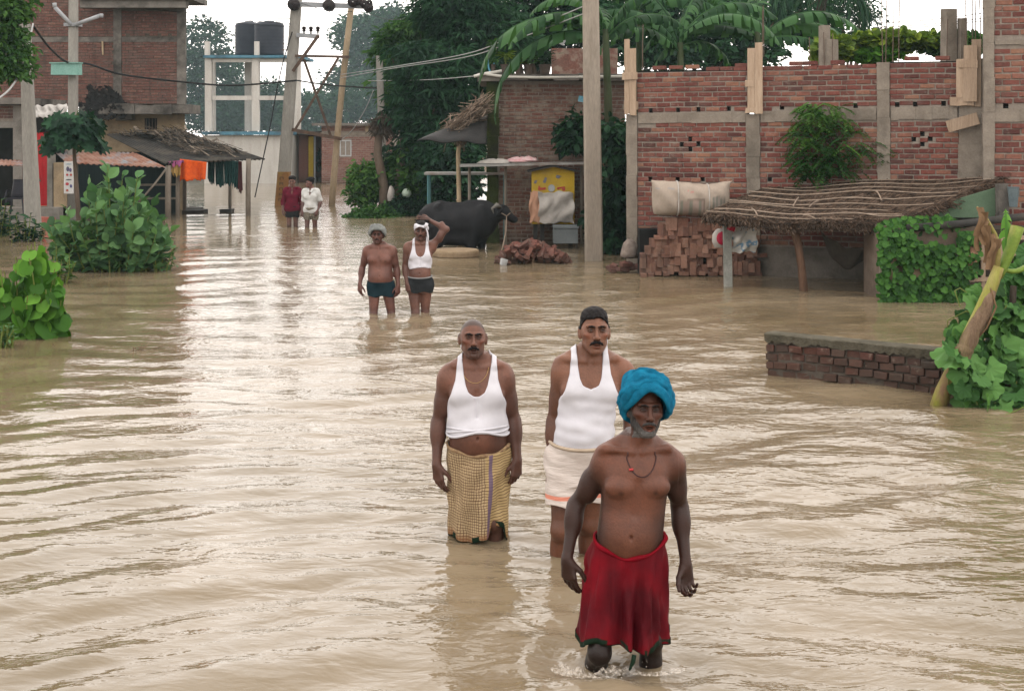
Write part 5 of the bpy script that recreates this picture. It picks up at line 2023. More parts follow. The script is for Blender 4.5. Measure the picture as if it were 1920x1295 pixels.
def make_person(c):
    H = c['height'] / 1.70
    vox, fine = c['vox'], c['fine']
    hs = c.get('hs', 1.0)
    arms = c['arms']
    hc = np.array(c.get('head', (0, -.03, 1.585)), float)
    HM = rotm(*c.get('head_rot', (0, 0, 0)))
    xs_r = [(-.11 + hc[0], .11 + hc[0])]
    ys_r = [(-.17 + hc[1], .03 + hc[1])]
    zs_r = [(hc[2] - .13, hc[2] + .13)]
    lo, hi = np.array([-.26, -.26, .0]), np.array([.26, .22, hc[2] + .18])
    for A in arms.values():
        W = np.array(A['W'], float)
        d = np.array(A.get('d', (0, 0, -1)), float)
        d /= np.linalg.norm(d)
        A['d_'] = d
        tip = W + d * .21
        pts = np.stack([W, tip, np.array(A['E'], float), np.array(A['S'], float)])
        lo = np.minimum(lo, pts.min(0) - .09)
        hi = np.maximum(hi, pts.max(0) + .09)
        h0, h1 = np.minimum(W, tip) - .045, np.maximum(W, tip) + .045
        xs_r.append((h0[0], h1[0]))
        ys_r.append((h0[1], h1[1]))
        zs_r.append((h0[2], h1[2]))
    lo[2] = -.02
    B = Vol(axis(lo[0], hi[0], vox, fine, xs_r), axis(lo[1], hi[1], vox, fine, ys_r), axis(lo[2], hi[2], vox * 1.25, fine, zs_r))

    # ---- torso from elliptical slices
    w, dp = c.get('w', 1.0), c.get('dp', 1.0)
    tz = np.array([.76, .84, .92, 1.00, 1.08, 1.16, 1.24, 1.31, 1.36, 1.40, 1.44, 1.49])
    trx = np.array([.120, .158, .160, .150, .146, .152, .164, .170, .158, .118, .072, .058]) * w
    trY = np.array([.095, .112, .110, .106, .106, .110, .114, .108, .092, .074, .062, .058]) * dp
    tcy = np.array([.01, .01, .0, -.005, -.005, .0, .0, .005, .01, .012, .010, .004])
    for k, v in c.get('torso', {}).items():
        i = int(np.argmin(abs(tz - k)))
        trx[i] *= v[0]
        trY[i] *= v[1]
        tcy[i] += v[2]
    zz = np.linspace(tz[0], tz[-1], 160)
    sm = lambda a: np.convolve(np.pad(np.interp(zz, tz, a), 8, mode='edge'), np.hanning(17) / np.hanning(17).sum(), 'valid')
    RX, RY, CY = sm(trx), sm(trY), sm(tcy)
    lean = c.get('lean', (0, 0))

    def ftorso(X, Y, Z):
        rx, ry, cy = np.interp(Z, zz, RX), np.interp(Z, zz, RY), np.interp(Z, zz, CY)
        f = np.clip((Z - .86) / .6, 0, 1)
        x, y = np.abs(X - lean[0] * f), np.abs(Y - cy - lean[1] * f)
        p = 2.35
        q = ((x / rx) ** p + (y / ry) ** p) ** (1 / p)
        d = (q - 1) * np.minimum(rx, ry)
        e = np.maximum(tz[0] - Z, Z - tz[-1])
        return np.maximum(d, e)
    B.op((-.2, -.2, .74), (.2, .2, 1.5), ftorso, .0)
    be = c.get('belly', .5)
    B.ell((0, -.035 - .03 * be, 1.00), (.105 + .02 * be, .075 + .03 * be, .115), .06)
    pec = c.get('pec', 1.0)
    lx, ly = lean[0] * .65, lean[1] * .65
    for s in (-1, 1):
        B.ell((s * .078 * w + lx, -.074 * dp + ly, 1.245), (.080, .034 * pec + .006, .054), c.get('pec_k', .030))
        B.cap((s * .02 + lx, -.062 + ly, 1.408), (s * .15 + lx, -.03 + ly, 1.418), .012, .011, .018)        # collarbone
        B.cap((s * .03 + hc[0] * .6, .02, 1.455), (s * .155 * w + lx, .01 + ly, 1.395), .040, .036, .05)  # trapezius
        B.ell((s * .085, .06, .86), (.085, .085, .10), .05)
    # ribs and navel groove
    if c.get('bare', True):
        B.cap((lx, -.116 * dp + ly, 1.27), (lx * .6, -.112 * dp - .01 + ly * .5, 1.12), .006, .008, .028, 's')
        nz = c.get('navel', 1.0)
        yy = np.linspace(-.26, 0, 200)
        sv = B.sample(np.stack([np.full(200, 0.0), yy, np.full(200, nz)], -1))
        ny = yy[np.argmax(sv < 0)] if (sv < 0).any() else -.12
        B.ell((0, ny, nz), (.008, .014, .011), .008, 's')
    # neck and head
    nb = np.array((lx, .012 + ly, 1.40))
    nt = hc + HM @ (np.array((0, .016, -.055)) * hs)
    nr = c.get('neck', .053)
    B.cap(nb, nt, nr + .005, nr, .022)
    for s in (-1, 1):
        B.cap(np.array((s * .018 + lx, -.055 + ly, 1.405)), hc + HM @ (np.array((s * .056, .012, -.045)) * hs), .009, .010, .014)
    B.cap(nb + np.array((0, -.05, .02)), hc + HM @ (np.array((0, -.030, -.088)) * hs), .011, .012, .014)
    Tt = B.d.copy()                                            # torso only: vests and waistbands sit on it
    T = head_ops(B, hc, HM, hs, c)

    # ---- legs
    L = c.get('legs', {})
    legs = {}
    for s, nm in ((-1, 'l'), (1, 'r')):
        hip = np.array((s * .088, .005, .86))
        kn = np.array(L.get(nm + 'k', (s * .095, -.02, .475)))
        an = np.array(L.get(nm + 'a', (s * .095, .02, .085)))
        legs[nm] = (hip, kn, an)
        lt = c.get('leg_t', 1.0)
        B.cap(hip, kn, .086 * lt, .053 * lt, .04)
        B.cap(kn, an, .050 * lt, .034, .03)
        B.ell(kn + (an - kn) * .3 + np.array((0, .018, 0)), (.052 * lt, .055 * lt, .11), .04)
        B.ell(kn + np.array((0, -.02, .0)), (.045, .042, .05), .03)
        B.cap(an + np.array((0, .03, -.04)), an + np.array((s * .02, -.15, -.055)), .036, .026, .03)
    # ---- arms and hands
    at = c.get('arm_t', 1.0)
    for s, nm in ((-1, 'l'), (1, 'r')):
        A = arms[nm]
        S, E_, W = (np.array(A[k], float) for k in 'SEW')
        B.ell(S + np.array((s * .004, 0, -.025)), (.052 * at, .056 * at, .070 * at), .05)
        B.cap(S, E_, .051 * at, .0385 * at, .035)
        B.ell(S + (E_ - S) * .55 + np.array((0, -.012, 0)), (.042 * at, .046 * at, .08), .03)
        fd = (W - E_) / np.linalg.norm(W - E_)
        B.cap(E_, W, .040 * at, .0255 * at, .025)
        B.ell(E_ + fd * .07, np.array((.043, .043, .075)) * at, .03)
        d = A['d_']
        th = np.array(A.get('t', (-s * .75, -.65, 0)), float)
        th = th - d * (th @ d)
        th /= np.linalg.norm(th)
        pn = np.array(A.get('p', (-s * .7, .7, 0)), float)
        pn = pn - d * (pn @ d) - th * (pn @ th)
        pn /= np.linalg.norm(pn)
        kk = c.get('hand', 1.0)
        offs = [.031, .0105, -.0105, -.030]
        kl = [.088, .092, .087, .078]
        fl = [(.042, .026, .020), (.046, .029, .021), (.042, .027, .020), (.033, .020, .018)]
        curl = A.get('curl', (22, 30, 22))
        B.cap(W, W + d * .03 * kk, .026 * at, .026, .02, flat=(pn, .75))
        for f in range(4):
            k0 = W + d * .02 * kk + th * offs[f] * .55 * kk
            k1 = W + d * kl[f] * kk + th * offs[f] * kk
            B.cap(k0, k1, .0155 * kk, .0128 * kk, .016, flat=(pn, .95))
            p, a = k1, 0.0
            r0 = (.0098, .0102, .0098, .0086)[f] * kk
            spread = offs[f] * .9
            for g in range(3):
                a += R(curl[g] * (1 + .12 * f))
                dirn = d * math.cos(a) + pn * math.sin(a) + th * spread
                dirn /= np.linalg.norm(dirn)
                q = p + dirn * fl[f][g] * kk
                B.cap(p, q, r0 * (1 - .1 * g), r0 * (1 - .1 * (g + 1)), .004)
                p = q
        tb = W + d * .022 * kk + th * .022 * kk + pn * .006
        td = d * .70 + th * .62 + pn * .30
        td /= np.linalg.norm(td)
        t1 = tb + td * .048 * kk
        t2d = d * .86 + th * .28 + pn * .38
        t2d /= np.linalg.norm(t2d)
        t2 = t1 + t2d * .034 * kk
        t3 = t2 + (d * .93 + th * .05 + pn * .34) * .027 * kk
        B.cap(tb, t1, .0165 * kk, .0125 * kk, .014)
        B.cap(t1, t2, .0120 * kk, .0108 * kk, .004)
        B.cap(t2, t3, .0108 * kk, .0085 * kk, .004)

    V, Q = surface_nets(B)
    # ---- skin tones: tan lines, lips, scalp, stubble; plus painted eye-socket shade and nose highlight
    base = np.array(c['skin'], float)
    col = np.tile(base, (len(V), 1))
    h = (V - hc) @ HM / hs
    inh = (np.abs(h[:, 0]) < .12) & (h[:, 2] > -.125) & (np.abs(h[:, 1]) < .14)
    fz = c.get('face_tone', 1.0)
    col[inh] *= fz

    def blob(p, r, q=h):
        return np.clip(1.25 - np.linalg.norm((q - np.array(p)) / np.array(r), axis=1), 0, 1)[:, None] * (1 if q is not h else inh[:, None])
    lip = np.maximum(blob((0, -.096, -.0645), (.023, .02, .007)), blob((0, -.095, -.0765 - c.get('mouth', .003)), (.022, .02, .008)))
    col = col * (1 - lip) + lip * base * np.array(c.get('lip', (1.05, .72, .72)))
    cheek = np.maximum(blob((.042, -.075, -.02), (.025, .04, .02)), blob((-.042, -.075, -.02), (.025, .04, .02)))
    col *= 1 + cheek * np.array((.28, .08, .05)) + blob((0, -.11, -.025), (.013, .03, .032)) * .22  # reddened cheeks; nose bridge lightened as a painted highlight
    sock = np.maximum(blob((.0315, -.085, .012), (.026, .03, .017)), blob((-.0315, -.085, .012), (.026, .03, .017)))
    col *= 1 - sock * .62  # shade under the brows painted into the skin colour
    if c.get('stubble'):
        j = blob((0, -.06, -.090), (.078, .09, .045))
        col = col * (1 - j * c['stubble']) + j * c['stubble'] * np.array((.028, .026, .026))
    if c.get('shaved'):
        zl = np.interp(h[:, 1], [-.1, -.05, -.02, .0, .03, .1], [.082, .07, .052, .01, -.03, -.06])
        sc = np.clip((h[:, 2] - zl) / .012, 0, 1)[:, None] * inh[:, None] * (h[:, 2] > -.06)[:, None]
        col = col * (1 - sc * .75) + sc * .75 * np.array((.034, .030, .028))
    for s in (-1, 1):
        nip = blob((s * .083 * w + lx, -.105 * dp + ly, 1.225), (.014, .06, .014), V)
        col *= 1 - nip * .55
        A = arms[('l', 'r')[s > 0]]
        S, E_, W = (np.array(A[k], float) for k in 'SEW')
        dd = np.minimum(np.linalg.norm(V - (S * .3 + E_ * .7), axis=1) - .10, np.linalg.norm(V - (E_ + W) / 2, axis=1) - .15)
        dd = np.minimum(dd, np.linalg.norm(V - (W + A['d_'] * .1), axis=1) - .13)
        tan = np.clip(1 - dd / .13, 0, 1)[:, None]
        tan = tan * tan * (3 - 2 * tan)
        col *= 1 - tan * (1 - np.array(c.get('arm_tone', (.75, .78, .82))))
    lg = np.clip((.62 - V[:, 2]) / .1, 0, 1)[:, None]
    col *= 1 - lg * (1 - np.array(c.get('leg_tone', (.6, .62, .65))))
    rgba = np.concatenate([np.clip(col, .004, 1), np.ones((len(V), 1))], 1)

    base_w = np.array((c['pos'][0], c['pos'][1], -c['depth']))
    YM = rotm(c.get('yaw', 0))

    def world_v(v):
        return (np.asarray(v) * H) @ YM.T + base_w
    root = thing('person', c['label'], 'person', tuple(base_w), c.get('group'))
    body = link('body', mesh_from('body', world_v(V), [Q], True, {'col': rgba}), root, M_SKIN)

    # ---- eyes
    for s in (-1, 1):
        n, m = 14, 9
        mb = []
        for i in range(m + 1):
            for j in range(n):
                a, b = math.pi * i / m, 2 * math.pi * j / n
                mb.append((math.sin(a) * math.cos(b), -math.cos(a), math.sin(a) * math.sin(b)))
        mb = np.array(mb)
        q = np.array([[i * n + j, (i + 1) * n + j, (i + 1) * n + (j + 1) % n, i * n + (j + 1) % n] for i in range(m) for j in range(n)])
        ev = T((s * .0315, -.0772, .009))[None] + (mb * .0128 * hs) @ HM.T
        fwd = -mb[:, 1]
        ec = np.where(fwd[:, None] > .74, np.array((.005, .004, .003)), np.array((.15, .11, .09)))
        link('eye', mesh_from('eye', world_v(ev), [q], True, {'col': np.concatenate([ec, np.ones((len(ec), 1))], 1)}), root, M_EYE)

    # ---- hair pieces in head space on a small fine grid
    fine_h = c.get('fine_h', .0031)

    def head_piece(name, fill, colour, mat=M_HAIR, noise=.002, lo=(-.105, -.14, -.14), hi=(.105, .125, .135)):
        Hh = Vol(*(np.arange(a, b, fine_h, dtype=np.float32) for a, b in zip(lo, hi)))
        fill(Hh)
        if noise:
            X, Y, Z = np.meshgrid(*Hh.ax, indexing='ij')
            Hh.d = Hh.d + noise * sines(np.stack([X, Y, Z], -1), 5, 7, 18, 60).astype(np.float32)
        v, q = surface_nets(Hh)
        if len(v) == 0:
            return None
        wv = (v * hs) @ HM.T + hc
        cc = np.array([colour(p) for p in v]) if callable(colour) else np.tile(np.array(colour, float), (len(v), 1))
        return link(name, mesh_from(name, world_v(wv), [q], True, {'col': np.concatenate([cc, np.ones((len(v), 1))], 1)}), root, mat)

    hcol = np.array(c.get('hair_col', (.012, .010, .010)))

    def brows(vv):
        for s in (-1, 1):
            pts = [(s * .009, -.0975, .0235), (s * .025, -.0955, .0290), (s * .040, -.0855, .0285), (s * .052, -.074, .0225)]
            for a, b, ra, rb in zip(pts[:-1], pts[1:], (.0044, .0056, .0048), (.0056, .0048, .0028)):
                vv.cap(a, b, ra * c.get('brow', 1), rb * c.get('brow', 1), .003)
    head_piece('eyebrows', brows, hcol, noise=.0012)

    if c.get('moustache'):
        ms = c['moustache']

        def mous(vv):
            for s in (-1, 1):
                pts = [(0, -.1045, -.0535), (s * .013, -.1015, -.0555), (s * .026, -.0915, -.0605), (s * .035, -.082, -.0700)]
                for a, b, ra, rb in zip(pts[:-1], pts[1:], (.0060, .0072, .0060), (.0072, .0060, .0028)):
                    vv.cap(a, b, ra * ms, rb * ms, .004)
        head_piece('moustache', mous, c.get('moust_col', hcol), noise=.0015)

    def skull_sample(vv, off):
        X, Y, Z = np.meshgrid(*vv.ax, indexing='ij')
        p = np.stack([X, Y, Z], -1)
        vv.d[:] = B.sample((p * hs) @ HM.T + hc) - off
        return X, Y, Z

    if c.get('beard'):
        def brd(vv):
            X, Y, Z = skull_sample(vv, .0022)
            top = np.interp(Y, [-.11, -.075, -.055, -.03, .01], [-.084, -.078, -.048, -.004, .012])
            gap = -(np.sqrt((X / .027) ** 2 + ((Z + .074) / .019) ** 2) - 1) * .019
            gap = np.where(Y < -.06, gap, -1)
            nk = np.maximum(-.130 - Z, (Y - .000))
            inn = np.where(np.abs(X) < .034, -1, -1)
            vv.d = np.maximum.reduce([vv.d, Z - top, gap, nk]).astype(np.float32)
        g = np.random.default_rng(3)

        def bc(p):
            k = np.clip((-.072 - p[2]) / .035, 0, 1) * .75 + .25 * g.random()
            return np.array((.035, .033, .032)) * (1 - k) + np.array((.21, .20, .19)) * k * (.35 + .65 * g.random())
        head_piece('beard', brd, bc, noise=.0024, lo=(-.1, -.13, -.145), hi=(.1, .02, .02))

    if c.get('hair'):
        hk = c['hair']

        def hr(vv):
            X, Y, Z = skull_sample(vv, 0.0)
            zl = np.interp(Y, [-.11, -.07, -.045, -.03, -.015, .03, .05, .1], hk.get('line', [.082, .074, .062, .046, .020, .022, -.03, -.05]))
            zl = zl + .004 * np.sin(X * 90) + .003 * np.sin(Y * 130)
            th = .0035 + hk.get('t', .010) * np.clip((Z - .035) / .045, 0, 1) + hk.get('top', .0) * np.clip((Z - .065) / .05, 0, 1)
            ear = .020 - np.sqrt(((np.abs(X) - .084) / .6) ** 2 + (Y - .006) ** 2 + (Z + .005) ** 2)
            vv.d = np.maximum.reduce([vv.d - th, zl - Z, ear]).astype(np.float32)
        head_piece('hair', hr, hcol, noise=hk.get('noise', .003), hi=(.105, .135, .16))

    # ---- garments cut from the torso surface
    X, Y, Z = (B.ax[0][:, None, None], B.ax[1][None, :, None], B.ax[2][None, None, :])

    def wrinkle(amp, seed, f0=4, f1=14, zs=1.0):
        sl = B.d.shape
        p = np.stack(np.broadcast_arrays(X, Y, Z * zs), -1).astype(np.float32)
        return amp * sines(p, seed, 6, f0, f1).astype(np.float32)

    if c.get('vest'):
        v = c['vest']
        xa = np.interp(Z, v.get('az', [1.05, 1.16, 1.20, 1.26, 1.34, 1.45]), v.get('ax', [.30, .19, .168, .146, .122, .112])) * w
        xn = np.interp(Z, v.get('nz', [1.235, 1.243, 1.26, 1.30, 1.36, 1.45]), v.get('nx', [-.02, .02, .046, .064, .074, .080])) * w
        xnb = np.interp(Z, [1.33, 1.35, 1.45], [-.02, .04, .07])
        xc = np.abs(X - lx)
        nk = np.where(Y < .01, xn - xc, xnb - xc)
        hz = v['hem'] + .012 * np.sin(X * 16 + 1) - .05 * np.abs(X)
        reg = np.maximum.reduce([np.broadcast_to(a, B.d.shape) for a in (xc - xa, nk, hz - Z)])
        d = np.maximum(Tt - .009 - .4 * wrinkle(.006, 77, 6, 16, .5) - wrinkle(v.get('wr', .0052), v.get('seed', 2), 3, 9, 2.6) * np.clip((1.3 - Z) / .12, .25, 1), reg)
        vv, q = surface_nets(B, d.astype(np.float32))
        link('vest', mesh_from('vest', world_v(vv), [q], True), root, v.get('mat', M_VEST))
        if v.get('roll'):
            th = np.linspace(0, 2 * np.pi, 72, endpoint=False)
            for o, rr in ((0.0, .008), (.017, .007), (.032, .006)):
                ring = fit_ring(Tt, B, th, v['hem'] + o + .012 * np.sin(.17 * np.cos(th) * 16 + 1) + .010 * np.sin(3 * th + o * 90), .012)
                mb = MB()
                mb.tube(np.concatenate([ring, ring[:2]]), rr, 8, False)
                o_ = mb.build('rolled_hem', v.get('mat', M_VEST), root, True)
                o_.data.transform(Matrix([[*(YM[i] * H), base_w[i]] for i in range(3)] + [[0, 0, 0, 1]]))

    def legvol():
        Lg = Vol(*B.ax)
        Lg.op((-.2, -.2, .74), (.2, .2, 1.5), ftorso, 0)
        Lg.ell((0, -.035 - .03 * be, 1.00), (.105 + .02 * be, .075 + .03 * be, .115), .06)
        for s in (-1, 1):
            Lg.ell((s * .085, .06, .86), (.085, .085, .10), .05)
        lt = c.get('leg_t', 1.0)
        for nm in 'lr':
            hip, kn, an = legs[nm]
            Lg.cap(hip, kn, .090 * lt, .056 * lt, .04)
        return Lg

    if c.get('shorts'):
        s_ = c['shorts']
        Lg = legvol()
        top = s_['waist'] - s_.get('dip', .03) * np.clip((-Y) / .1, 0, 1)
        off = s_.get('off', .010) + s_.get('flare', 0.0) * np.clip((s_['waist'] - Z) / .35, 0, 1)
        hz = s_['hem'] + .010 * np.sin(X * 30)
        d = np.maximum.reduce([Lg.d - off - wrinkle(s_.get('wr', .003), 9, 4, 12), np.broadcast_to(Z - top, B.d.shape), np.broadcast_to(hz - Z, B.d.shape)])
        vv, q = surface_nets(B, d.astype(np.float32))
        at_ = None
        if s_.get('band'):
            z0, z1 = s_["band"]
            at_ = {'band': ((vv[:, 2] > z0) & (vv[:, 2] < z1)).astype(float)}
        link('shorts', mesh_from('shorts', world_v(vv), [q], True, at_), root, s_['mat'])
        if s_.get('belt'):
            th = np.linspace(0, 2 * np.pi, 60, endpoint=False)
            zr = s_['waist'] - s_.get('dip', .03) * np.clip(-np.sin(th), 0, 1) - .006
            ring = fit_ring(Lg.d, B, th, zr, off if np.isscalar(off) else s_.get('off', .01) + .003)
            mb = MB()
            mb.tube(np.concatenate([ring, ring[:2]]), .010, 6, False)
            o_ = mb.build('waistband', s_['belt'], root, True)
            o_.data.transform(Matrix([[*(YM[i] * H), base_w[i]] for i in range(3)] + [[0, 0, 0, 1]]))

    if c.get('shirt'):
        s_ = c['shirt']
        Sh = Vol(*B.ax)
        Sh.d[:] = Tt
        for s, nm in ((-1, 'l'), (1, 'r')):
            A = arms[nm]
            S, E_, W = (np.array(A[k], float) for k in 'SEW')
            Sh.ell(S + np.array((s * .004, 0, -.02)), (.058, .06, .07), .05)
            if s_['sleeve'] > 1:
                Sh.cap(S, E_, .054, .046, .03)
                Sh.cap(E_, E_ + (W - E_) * (s_['sleeve'] - 1), .046, .040, .02)
            else:
                Sh.cap(S, S + (E_ - S) * s_['sleeve'], .056, .056, .03)
        Sh.cap((-.09, 0, .90), (.09, 0, .90), .105, .105, .05)
        neck = np.maximum(Z - 1.46, .0) 
        vneck = np.interp(Z, [1.25, 1.27, 1.45], [-.02, .005, .05]) - np.abs(X)
        vneck = np.where(Y < .0, vneck, -1.0)
        d = np.maximum.reduce([np.broadcast_to(a, B.d.shape) for a in (Sh.d - .013 - wrinkle(.006, s_.get('seed', 4), 3, 9), s_['hem'] + .015 * np.sin(X * 14) - Z, vneck, Z - 1.46)])
        vv, q = surface_nets(B, d.astype(np.float32))
        link('shirt', mesh_from('shirt', world_v(vv), [q], True), root, s_['mat'])
        mb = MB()
        for s in (-1, 1):                                      # collar flaps
            mb.beam((s * .055, -.065, 1.445), (s * .03, -.115, 1.36), .05, .012, up=(0, -1, .3))
        o_ = mb.build('collar', s_['mat'], root)
        o_.data.transform(Matrix([[*(YM[i] * H), base_w[i]] for i in range(3)] + [[0, 0, 0, 1]]))
    c['ctx'] = dict(B=B, Tt=Tt, legs=legs, world=world_v, root=root, T=T, HM=HM, hc=hc, hs=hs, legvol=legvol, H=H, YM=YM, base=base_w)
    return root


def fit_ring(D, B, th, z, off, c0=(0.0, 0.0)):
    """points where rays from the body's axis leave the surface D by off, at heights z"""
    rr = np.linspace(.30, .02, 90)
    P_ = np.stack([c0[0] + np.outer(rr, np.cos(th)), c0[1] + np.outer(rr, np.sin(th)), np.broadcast_to(z, (90, len(th)))], -1)
    sv = Vol.__new__(Vol)
    sv.ax, sv.d = B.ax, D
    s = sv.sample(P_) - off
    k = np.argmax(s < 0, axis=0)
    k = np.where((s < 0).any(0), k, 89)
    r = rr[k]
    r = np.convolve(np.concatenate([r[-3:], r, r[:3]]), np.ones(7) / 7, 'valid')
    zz_ = np.broadcast_to(z, th.shape)
    return np.stack([c0[0] + r * np.cos(th), c0[1] + r * np.sin(th), zz_], -1)


def wrap_skirt(ctx, waist, dip, hem_fn, shape_fn, fold_fn, mat, border_mat, border=.03, nt=44, nth=160, name='lungi', roll_mat=None):
    """a wrapped cloth: fitted ring at the waist, designed ring at the hem"""
    B, W = ctx['B'], ctx['world']
    Lg = ctx['legvol']()
    th = np.linspace(0, 2 * np.pi, nth, endpoint=False)
    zw = waist - dip * np.clip(-np.sin(th), 0, 1) ** 1.5
    ring0 = fit_ring(Lg.d, B, th, zw, .010)
    r0 = np.hypot(ring0[:, 0], ring0[:, 1])
    zh = hem_fn(th)
    rows, us = [], []
    nb = 3
    ts = np.linspace(0, 1, nt)
    for t in ts:
        z = zw + (zh - zw) * t
        r = r0 * (1 - min(1, t * 2.2)) + shape_fn(th, t) * min(1, t * 2.2)
        body = fit_ring(Lg.d, B, th, np.maximum(z, .48), .008)
        r = np.maximum(r, np.hypot(body[:, 0], body[:, 1]))
        r = r + fold_fn(th, t)
        rows.append(np.stack([r * np.cos(th), r * np.sin(th), z], -1))
    G = np.array(rows)
    V = W(G.reshape(-1, 3))
    i, j = np.meshgrid(np.arange(nt - 1), np.arange(nth), indexing='ij')
    k = (j + 1) % nth
    Q = np.stack([i * nth + j, (i + 1) * nth + j, (i + 1) * nth + k, i * nth + k], -1)
    uu = np.broadcast_to(np.concatenate([[0], np.cumsum(np.linalg.norm(np.diff(G[nt // 2], axis=0), axis=1))])[None], (nt, nth))
    vv = G[:, :, 2] - zw[None] * .6
    th_b = np.broadcast_to(th[None], (nt, nth))
    at = {'cu': uu.ravel().copy(), 'cv': vv.ravel(), 'ct': np.repeat(ts, nth), 'ca': th_b.ravel().copy()}
    o = link(name, mesh_from(name, V, [Q.reshape(-1, 4)], True, at), ctx['root'], mat)
    solidify(o, .004)
    hb = rows[-1]
    mb = MB()
    g2 = np.array([hb * np.array((1.0, 1.0, 1)) + np.array((0, 0, border)) , hb * np.array((1.012, 1.012, 1)) + np.array((0, 0, border * .5)), hb * np.array((1.015, 1.015, 1)) - np.array((0, 0, .004)), hb * np.array((.985, .985, 1)) - np.array((0, 0, .004))])
    g2[0, :, :2] *= 1.012
    mb.grid(g2, closed=True)
    o2 = mb.build('hem_border', border_mat, ctx['root'], True)
    mb = MB()
    pr = np.concatenate([ring0, ring0[:2]])
    pr[:, 2] += .003 * np.sin(np.arange(len(pr)) * .21)
    mb.tube(pr, .0095 + .003 * np.sin(np.arange(len(pr)) * .17), 8, False)
    o3 = mb.build('waist_roll', roll_mat or mat, ctx['root'], True)
    for o_ in (o2, o3):
        o_.data.transform(Matrix([[*(ctx['YM'][i] * ctx['H']), ctx['base'][i]] for i in range(3)] + [[0, 0, 0, 1]]))
    return o


def turban(ctx, mat, bands, base_r=(.088, .108, .075), base_c=(0, .012, .062), name='turban', tilt=-20, thick=.016, dome=True):
    """overlapping cloth bands wound round the head in a frame tilted back; bands: (roll, pitch, height, radius scale, half width, seed)"""
    HM, hc, hs = ctx['HM'], ctx['hc'], ctx['hs']
    TM = np.array(Matrix.Rotation(R(tilt), 3, 'X'))
    mb = MB()
    n = 56
    th = np.linspace(0, 2 * np.pi, n + 1)
    if dome:
        G = []
        for i in range(15):
            a = -.12 + (math.pi * .5 + .12) * (i / 14)
            G.append([(base_r[0] * math.cos(a) * math.cos(t) * (1 + .03 * math.sin(3 * t + 5 * a)), base_r[1] * math.cos(a) * math.sin(t), base_r[2] * math.sin(a) * (1 + .05 * math.sin(2 * t + 1))) for t in th[:-1]])
        mb.grid(np.array(G), closed=True)
    for bi, (ty, tx, z, rs, wd, seed) in enumerate(bands):
        g = np.random.default_rng(seed)
        ph = g.uniform(0, 6.28, 6)
        Mr = np.array(Euler((R(tx), R(ty), 0)).to_matrix())
        rows = []
        nc = 14
        for k, t in enumerate(th):
            rr = rs * (1 + .03 * math.sin(2 * t + ph[0]) + .018 * math.sin(5 * t + ph[1]))
            c0 = np.array((base_r[0] * rr * math.cos(t), base_r[1] * rr * math.sin(t), z + .007 * math.sin(2 * t + ph[2])))
            rad = np.array((math.cos(t), math.sin(t), 0.25))
            rad /= np.linalg.norm(rad)
            up = np.array((-.2 * math.cos(t), -.2 * math.sin(t), 1.0))
            w_ = wd * (.68 + .62 * math.cos(t) ** 2) * (1 + .18 * math.sin(t + ph[3]))
            ring = []
            for q in range(nc):
                a = 2 * math.pi * q / nc
                lump = 1 + (.26 * math.cos(5 * a + 2.5 * t + ph[4]) + .20 * math.sin(9 * a - 2 * t + ph[5])) * (math.cos(a) > -.2)
                ring.append(c0 + rad * math.cos(a) * thick * lump + up * math.sin(a) * w_)
            rows.append(np.array(ring) @ Mr.T)
        mb.grid(np.array(rows), closed=True)
    V = np.concatenate(mb.v)
    V = V + .006 * np.stack([sines(V, 91 + k, 6, 6, 22) for k in range(3)], -1) + .007 * np.stack([sines(V, 71 + k, 5, 2, 6) for k in range(3)], -1)
    V = V @ TM.T + np.array(base_c)
    mb.v = [ctx['world'](hc + (V * hs) @ HM.T)]
    mb.r = [np.concatenate(mb.r)]
    return mb.build(name, mat, ctx['root'], True)


def on_torso(ctx, pts, off=.004):
    """push points (x, z) onto the front of the torso"""
    B = ctx['B']
    yy = np.linspace(-.26, .06, 260)
    out = []
    for x, z in pts:
        q = np.stack([np.full(260, x), yy, np.full(260, z)], -1)
        s = B.sample(q) - off
        k = np.argmax(s < 0)
        out.append((x, yy[k], z))
    return np.array(out)


def local_build(mb, ctx, name, mat, smooth=True):
    mb.v = [ctx['world'](np.concatenate(mb.v))]
    mb.r = [np.concatenate(mb.r)]
    return mb.build(name, mat, ctx['root'], smooth)

# ================================================================== poles, cables
M_WIRE = mat_noisy('black_cable', (.015, .015, .016), (.03, .03, .03), 6, .6, .2, .003)
M_WIRE_L = mat_noisy('pale_cable', (.30, .30, .29), (.38, .38, .37), 6, .6, .2, .003)
M_IRON = mat_noisy('rusty_iron', (.075, .050, .038), (.15, .10, .075), 6, .85, .5, .006)
M_PORC = mat_noisy('dark_insulator', (.018, .014, .014), (.04, .03, .03), 5, .3, .2, .003)


def pole(name, label, foot, top, w0, w1, mat, depth=1.0, n=6, bend=0.0, round_=False):
    r = thing(name, label, 'pole', tuple(foot))
    a, b = np.array(foot, float), np.array(top, float)
    mb = MB()
    q = np.linspace(0, 1, n)
    pts = a + (b - a) * q[:, None] + np.array((bend, 0, 0)) * np.sin(q * math.pi)[:, None]
    if round_:
        mb.tube(pts, (w0 + (w1 - w0) * q) / 2, 10)
        mb.build('shaft', mat, r, True)
    else:
        rows = []
        for p, t in zip(pts, q):
            h = (w0 + (w1 - w0) * t) / 2
            c = h * .18
            rows.append([(p[0] + x, p[1] + y * depth, p[2]) for x, y in ((-h + c, -h), (h - c, -h), (h, -h + c), (h, h - c), (h - c, h), (-h + c, h), (-h, h - c), (-h, -h + c))])
        mb.grid(np.array(rows), closed=True)
        mb.add(np.array(rows[-1]), quads=[[0, 1, 2, 3], [0, 3, 4, 7], [4, 5, 6, 7]])
        mb.build('shaft', mat, r)
    return r


